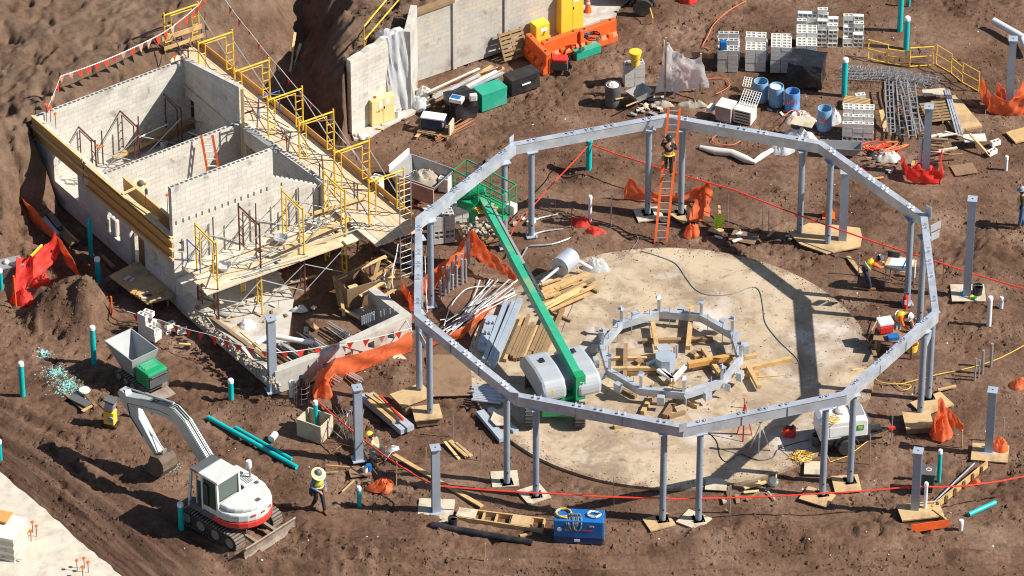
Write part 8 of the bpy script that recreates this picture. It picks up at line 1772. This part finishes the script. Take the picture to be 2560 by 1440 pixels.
t = thing('battery_box', 'grey machine box with a pale cap on the left edge', 'machine', P(28, 690), R(20)); MB().box((0, 0, .3), (.85, .6, .55)).build('body', M['darkgrey'], t, bevel=.02); MB().box((0, 0, .6), (.9, .64, .05)).build('top', M['grey'], t); MB().lathe([(.12, 0), (.12, .06), (.06, .12), (0, .13)], (-.15, 0, .63), 12).build('cap', M['offwhite'], t)
solo('yellow_tool', MB().beam(P(78, 640, 1.0), P(105, 612, 1.1), .08, .05), M['cabyel'], 'yellow and black tool lying on top of the red net', 'tool', P(78, 640, 1.0))
solo('hanging_bag', MB().box(P(287, 565, 1.1), (.4, .2, .75), R(-55)), M['offwhite'], 'pale bag hanging in the small facade opening', 'bag', P(287, 600, .8), bevel=.08); solo('orange_bag', MB().box(P(297, 562, 1.15), (.12, .2, .7), R(-55)), M['orangecloth'], 'orange strip hanging beside the pale bag in the facade opening', 'strip', P(297, 600, .8))
for i, (x, z, m, l) in enumerate(((338, 1.0, 'woodold', 'shaded door panel leaning in the facade doorway'), (350, .9, 'rust', 'red brown panel leaning in the facade doorway'))): a = P(x, 465 + .8696 * (x - 95)); solo('door_panel', MB().box(a + V(.3, .2, .9), (.5, .06, 1.6), R(-55)), M[m], l, 'panel', a)
# pavement corner: board stack
t = thing('board_stack', 'strapped stack of grey boards on the pavement', 'board stack', P(22, 1375), R(-18))
for i in range(7): MB().box((0, 0, .09 + i * .145), (.95 + .03 * (i % 2), 1.3, .135), 0).build('board_layer', M['plypale'] if i % 2 else M['offwhite'], t)
MB().box((-.3, .35, 1.12), (.5, .6, .06)).build('yellow_board', M['woodyel'], t)
r = random.Random(40)
for i in range(8): a = P(35 + r.uniform(-15, 15), 1385 + r.uniform(-6, 10), .1); solo('scrap_strip', MB().beam(a, a + V(r.uniform(-.4, .4), r.uniform(-.3, .3), r.uniform(0, .12)), .06, .02), M['plypale'], 'splintered strip at the foot of the board stack', 'scrap', a, 'splinters by the board stack')
# scraps above the excavator arm
for i, (a_, b_, w, m, l) in enumerate((((165, 985), (215, 1028), .14, 'woodold', 'left muddy board of the small debris heap'), ((205, 1028), (238, 1010), .1, 'wood', 'front thin board of the small debris heap'), ((215, 985), (240, 1015), .14, 'plydark', 'right muddy board of the small debris heap'), ((178, 990), (222, 1012), .35, 'darkgrey', 'dark tray in the small debris heap'))): solo('debris_board', MB().beam(P(*a_, .08 + .03 * i), P(*b_, .08 + .03 * i), w, .04), M[m], l, 'board', P(*a_))
mb = MB(); mb.lathe([(.08, 0), (.2, 0), (.22, .04), (.2, .08), (.08, .08)], P(211, 978, .15), 16); solo('round_lid', mb, M['offwhite'], 'round pale ring on the small debris heap', 'ring', P(211, 978, .15))
M['paint'] = mat('teal_crumbs', (0.12, 0.52, 0.50), .7, 0, .3, 6, c2=(0.45, 0.62, 0.60))
def splash(r):
    c = r.choice(((140, 925, 22, 12), (175, 955, 26, 14), (165, 975, 20, 14), (200, 985, 14, 8), (110, 880, 16, 10), (150, 940, 45, 28), (420, 1165, 22, 14))); return XY(r.gauss(c[0], c[2] * .6), r.gauss(c[1], c[3] * .6))
tag(clods('teal_shavings', 2400, splash, .012, .045, M['paint'], 12), 'teal plastic shavings strewn over the mud near the teal pipes', 'shavings')
# ---------------- right side ----------------
t = thing('drawing_table', 'plywood table with drawings in front of the bending worker', 'table', P(2248, 715), R(-22)); MB().box((0, 0, .98), (1.05, .75, .03), 0, Matrix.Rotation(R(10), 3, 'X')).build('table_top', M['ply'], t)
MB().box((.02, 0, 1.003), (.85, .6, .006), 0, Matrix.Rotation(R(10), 3, 'X')).build('drawing', M['paper'], t); MB().box((.15, .02, 1.012), (.05, .5, .005), R(20), Matrix.Rotation(R(10), 3, 'X')).build('blue_pen_roll', M['blue'], t); MB().box((-.35, .28, 1.1), (.45, .05, .3)).build('black_case', M['black'], t)
for x in (-.45, .45):
    for y in (-.3, .3): MB().beam(V(x, y, 0), V(x, y, .97), .04).build('leg', M['brace'], t)
t = thing('fire_extinguisher', 'red fire extinguisher standing behind the saw bench worker', 'extinguisher', P(2263, 768)); MB().lathe([(.09, 0), (.1, .04), (.1, .45), (.05, .53), (.03, .58)], P(2263, 768), 16).build('bottle', M['red'], t, smooth=True); MB().box(P(2263, 768) + V(0, 0, .62), (.14, .04, .05)).build('valve', M['darkgrey'], t); MB().box(P(2263, 768) + V(0, -.102, .28), (.09, .006, .2)).build('label', M['white'], t)
t = thing('saw_bench', 'timber work bench with tools at the right side of the slab', 'bench', P(2235, 880), R(-10)); MB().box((0, 0, .7), (1.5, .75, .05)).build('bench_top', M['plydark'], t)
for x in (-.65, .65):
    for y in (-.3, .3): MB().beam(V(x, y, 0), V(x, y, .68), .07).build('leg', M['woodold'], t)
solo('red_cooler', MB().box(P(2213, 818, .92), (.5, .42, .28), R(15)), M['red'], 'red cooler with white lid on the saw bench', 'cooler', P(2213, 825, .73), bevel=.02)
solo('white_box', MB().box(P(2213, 803, 1.15), (.54, .46, .12), R(15)), M['white'], 'white top box stacked on the red cooler', 'box', P(2213, 808, 1.06), bevel=.02)
solo('blue_carton', MB().box(P(2233, 842, .8), (.4, .28, .12), R(10)), M['blue'], 'blue and white carton on the saw bench', 'carton', P(2233, 845, .73)); solo('miter_saw', MB().lathe([(0, -.02), (.16, -.02), (.16, .02), (0, .02)], P(2280, 815, .95), 18, Matrix.Rotation(R(70), 3, 'Y')), M['rust'], 'dark red circular saw used by the bending worker', 'saw', P(2280, 820, .8))
tub(2278, 875, .26, .3, 'cabyel', 'yellow tub half hidden behind the right ring beam'); solo('wood_pole', MB().beam(P(2168, 848), P(2205, 778, .3), .03, .03), M['wood'], 'wood handle leaning left of the saw bench', 'handle', P(2168, 848))
for i, (a_, b_) in enumerate((((2170, 870), (2180, 850)), ((2190, 885), (2200, 850)), ((2178, 862), (2188, 888)))): solo('trestle_leg', MB().beam(P(*a_), P(*b_, .4), .14, .06), M['woodold'], 'leaning trestle board left of the saw bench, %s' % wd[i], 'board', P(*a_))
def tripod(px, py, h, m, label, head=True, spread=.42):
    p = P(px, py, .06); t = thing('survey_tripod', label, 'tripod', p)
    for a in (20, 140, 260): MB().beam(pol(p, spread, a, .06), p + V(0, 0, h - .06), .05, .03).build('leg', M[m], t)
    if head: MB().lathe([(.07, 0), (.09, .03), (.06, .1), (.07, .25), (.04, .3), (0, .3)], p + V(0, 0, h), 12).build('instrument', M['darkgrey'], t)
    return t
tripod(1899, 1132, 1.35, 'offwhite', 'pale survey tripod standing on the front of the slab'); tripod(1860, 1092, 1.5, 'red', 'thin red tripod seen under the front right ring beam', False, .3)
wb_ = thing('level_rod_stand', 'small orange-topped rod at the slab near the tripods', 'rod', P(1861, 1010, .06)); MB().cyl(P(1861, 1020, .06), P(1861, 1020, .06) + V(0, 0, .4), .02, 6).build('rod', M['red'], wb_); MB().lathe([(0, -.05), (.05, 0), (0, .05)], P(1861, 1020, .06) + V(0, 0, .42), 8).build('ball', M['orange'], wb_)
t = thing('fuel_can', 'red fuel can standing on the slab by the generator', 'fuel can', P(1973, 1088, .06), R(-5)); MB().box((0, 0, .17), (.48, .34, .32)).build('body', M['red'], t, bevel=.06); MB().box((0, 0, .36), (.28, .14, .06)).build('handle', M['black'], t, bevel=.02); MB().cyl(V(.12, .05, .33), V(.12, .05, .42), .04, 8).build('cap', M['black'], t)
t = thing('wheeled_bin', 'dark green wheeled bin with a round sticker behind the post', 'bin', P(2318, 1228), R(-8))
MB().lathe([(.26, 0.06), (.36, .85), (.36, .88), (.0, .88)], (0, 0, 0), 4, Matrix.Rotation(R(45), 3, 'Z')).build('body', mat('bin_green', (.03, .09, .07), .45), t, bevel=.02); MB().box((0, 0, .92), (.58, .6, .07)).build('lid', M['darkgrey'], t, bevel=.03); MB().lathe([(0, 0), (.1, 0), (.1, .006), (0, .006)], (0.02, 0, .957), 16).build('sticker', M['white'], t); MB().lathe([(.04, 0), (.07, 0), (.07, .004), (.04, .004)], (0.02, 0, .964), 16).build('sticker_mark', M['red'], t)
for s in (-1, 1): MB().cyl(V(s * .2 - .03, .28, .1), V(s * .2 + .03, .28, .1), .1, 12).build('wheel', M['rubber'], t)
for i, (a_, b_, l) in enumerate((((2330, 1272), (2468, 1160), 'long timber edging board running up to the lower right post'), ((2332, 1280), (2365, 1305), 'short timber edging board turning the corner'))): solo('edging_board', MB().beam(P(*a_, .15), P(*b_, .15), .06, .28), M['wood'], l, 'board', P(*a_))
for i in range(6): a = P(2345 + i * 22, 1275 - i * 18); solo('edging_peg', MB().beam(a, a + V(0, 0, .34), .09, .05), M['woodold'], 'peg behind the long timber edging board', 'peg', a, 'edging pegs')
solo('steel_tube', MB().cyl(P(2328, 1262, .1), P(2436, 1158, .1), .03, 6), M['galv'], 'thin steel tube leaning along the long edging board', 'tube', P(2328, 1262))
for i, (px, py, m, l) in enumerate(((2437, 728, 'white', 'white tool tray beside the black bucket'), (2425, 745, 'cabyel', 'yellow tool on the white plywood pad'), (2432, 748, 'green', 'green tool on the white plywood pad'))): solo('hand_tool', MB().beam(P(px, py, .1), P(px + 8, py - 6, .12), .1, .06), M[m], l, 'tool', P(px, py, .07))
wob(2220, 395, 0, (.55, .35), 'offwhite', 'white folded sack below the tangled hoses', 'bags', 'sack', 61, .3); wob(2200, 385, 0, (.5, .25), 'darkgrey', 'dark green tarp under the tangled hoses', 'tarp', 'tarp', 62, .25)
wob(1655, 262, 0, (.5, .3), 'rubble', 'mortar crumbs at the back of the ring by the ladder top', 'rubble', 'rubble_heap', 63, .25); wob(1735, 262, 0, (.6, .25), 'rubble', 'grey mortar spill under the milky plastic sheet', 'rubble', 'rubble_heap', 64, .22)
for i in range(26): x, y = 1600 + r.uniform(-10, 60), 262 + r.uniform(-22, 28); solo('site_scrap', MB().beam(P(x, y, .06), P(x + r.uniform(-22, 22), y + r.uniform(-10, 10), .1), r.uniform(.04, .16), .04), pick('offwhite', 'plypale', 'grey', 'woodold'), 'scrap in the litter between the wheelbarrow and the ladder', 'scrap', P(x, y), 'litter by the wheelbarrow')
# light litter over the soil
def litter_region(r):
    while True:
        px, py = r.uniform(400, 2560), r.uniform(30, 1430)
        if (px < 1050 and py < 820) or (px < 600 and py < 1000): continue
        return XY(px, py)
tag(clods('pale_litter', 260, litter_region, .02, .06, M['offwhite'], 77), 'specks of pale litter and stone chips over the site', 'litter')

# ---------------- more litter of the trade, each piece its own object ----------------
def scatter(n, x0, x1, y0, y1, mats, label, cat, group, z0=.04, z1=.08, ln=(.2, .7), wd_=(.04, .14), seed=1, name='offcut', slope=.4):
    r = random.Random(seed)
    for i in range(n):
        x, y = r.uniform(x0, x1), r.uniform(y0, y1) ; a = P(x, y, r.uniform(z0, z1)); L = r.uniform(*ln); t = r.uniform(0, 6.28)
        solo(name, MB().beam(a, a + V(L * math.cos(t), L * math.sin(t), r.uniform(0, .08)), r.uniform(*wd_), r.uniform(.02, .05)), M[r.choice(mats)], label, cat, a, group)
scatter(18, 500, 720, 700, 790, ('plypale', 'offwhite', 'wood', 'brace', 'woodold'), 'scrap lying in the shade under the front deck', 'scrap', 'scraps under the front deck', seed=2)
scatter(16, 930, 1020, 610, 770, ('wood', 'woodold', 'brace', 'plypale'), 'timber scrap between the form box and the left ring columns', 'scrap', 'scraps left of the ring', seed=3, ln=(.3, 1.1))
scatter(12, 1030, 1160, 480, 560, ('wood', 'woodold', 'offwhite', 'rope'), 'scrap around the leaning block stack behind the left ring beam', 'scrap', 'scraps by the leaning stack', seed=4)
scatter(14, 1190, 1330, 545, 650, ('offwhite', 'wood', 'brace', 'rubble'), 'small scrap on the soil under the lift platform', 'scrap', 'scraps under the lift platform', seed=5, ln=(.1, .5))
scatter(16, 880, 1060, 225, 345, ('woodold', 'offwhite', 'wood', 'plypale'), 'small scrap at the foot of the retaining wall stub', 'scrap', 'scraps by the wall stub', seed=6, ln=(.1, .5))
scatter(14, 2140, 2290, 395, 450, ('woodold', 'offwhite', 'rope', 'woodyel'), 'scrap between the mortar tub and the red net', 'scrap', 'scraps by the red net', seed=7, ln=(.1, .5))
scatter(12, 1780, 2010, 575, 605, ('woodold', 'wood', 'offwhite'), 'small wood scrap behind the slab left of the octagonal platform', 'scrap', 'scraps behind the slab', seed=8, ln=(.1, .5))
scatter(14, 1790, 1940, 1195, 1290, ('woodold', 'rubble', 'woodtrim'), 'clump of wood scrap in front of the slab near the shovel', 'scrap', 'scraps in front of the slab', seed=9, ln=(.1, .6))
scatter(12, 840, 1000, 1120, 1240, ('woodold', 'wood', 'rebar'), 'thin stick on the soil near the crouching worker', 'stick', 'sticks near the crouching worker', seed=10, ln=(.3, 1.0), wd_=(.02, .05), name='stick')
scatter(12, 1560, 1990, 640, 1180, ('woodold', 'wood'), 'small wood chip lying on the open slab', 'wood chip', 'wood chips on the slab', z0=.07, z1=.075, seed=11, ln=(.08, .3), wd_=(.02, .06), name='wood_chip')
scatter(10, 1750, 1990, 262, 330, ('offwhite', 'woodold', 'grey'), 'litter piece around the mortar boxes and dirty bags', 'scrap', 'litter by the mortar boxes', seed=12, ln=(.1, .5))
scatter(20, 620, 960, 330, 520, ('rebar', 'brace', 'woodold', 'wood'), 'short bar or batten lying loose on the east deck', 'bar', 'loose bars on the east deck', z0=ZD + .02, z1=ZD + .06, seed=13, ln=(.3, 1.1), wd_=(.02, .05), name='loose_bar') if 0 else None
r = random.Random(15)
for i in range(16):
    t = r.uniform(.05, .95); a = EF[0][0].lerp(EF[6][0], t) + uD * r.uniform(-.2, 1.1) + V(0, 0, ZD + .03); b = a + dl * r.uniform(.4, 1.5) + uD * r.uniform(-.5, .5)
    solo('loose_bar', MB().cyl(a, b + V(0, 0, r.uniform(0, .25)), .02, 5), M[r.choice(('rebar', 'brace', 'rust'))], 'thin loose bar lying on the east deck', 'bar', a, 'loose bars on the east deck')
for i in range(16):
    a = FF[0][0].lerp(FF[3][0], r.uniform(-.1, 1.1)) + vD * r.uniform(-.2, 1.5) + V(0, 0, ZF + .03); b = a + uD * r.uniform(.5, 2.0) + vD * r.uniform(-.3, .3)
    solo('loose_bar', MB().cyl(a, b + V(0, 0, r.uniform(0, .3)), .018, 5), M[r.choice(('rebar', 'brace', 'brace', 'wood'))], 'thin loose bar lying on the front deck', 'bar', a, 'loose bars on the front deck')
for i, (px, py, z, s, m, l) in enumerate(((702, 600, ZF + .1, .28, 'grey', 'grey bucket on the front deck planks'), (790, 560, ZF + .1, .22, 'offwhite', 'pale mortar board on the front deck'), (560, 668, ZF + .1, .3, 'offwhite', 'mortar tray on the left of the front deck'))):
    a = P(px, py, z); solo('mortar_pan', MB().lathe([(s * .7, -.05), (s, .12), (s * .92, .12), (s * .6, -.03), (0, -.03)], a, 14), M[m], l, 'pan', a)
# hydraulic lines and grime on the excavator
for y, z in ((-.1, 1.9), (-.46, 1.9)):
    MB().tube([V(3.0, y, 3.05), V(3.6, y, 3.0), V(4.4, y, 2.75), V(5.2, y, 2.5), V(5.1, y, 2.0), V(4.5, y, 1.4)], .018, 5).build('hose', M['black'], ex)
mb = MB(); glyphs(mb, -.55, 0, .12, 'TB', 0); q = Matrix.Rotation(R(-90), 3, 'Z'); mb.v = [q @ v + V(-1.462, -.45, 1.24) for v in mb.v]; mb.build('lettering', M['darkgrey'], ex)
MB().box((-1.44, 0, 1.0), (.05, .9, .03)).build('skirt_stripe', M['white'], ex)
for a in (200, 160, 180): MB().box((-.45 + 1.13 * math.cos(R(a)), 1.1 * math.sin(R(a)), 1.35), (.03, .16, .05), R(a)).build('rear_reflector', M['red'], ex)
MB().box((.3, 1.045, 1.75), (.5, .02, .9)).build('cab_door', M['glass'], ex); MB().beam(V(.58, 1.06, 1.2), V(.56, 1.06, 2.4), .05, .03).build('grab_rail', M['exarm'], ex)
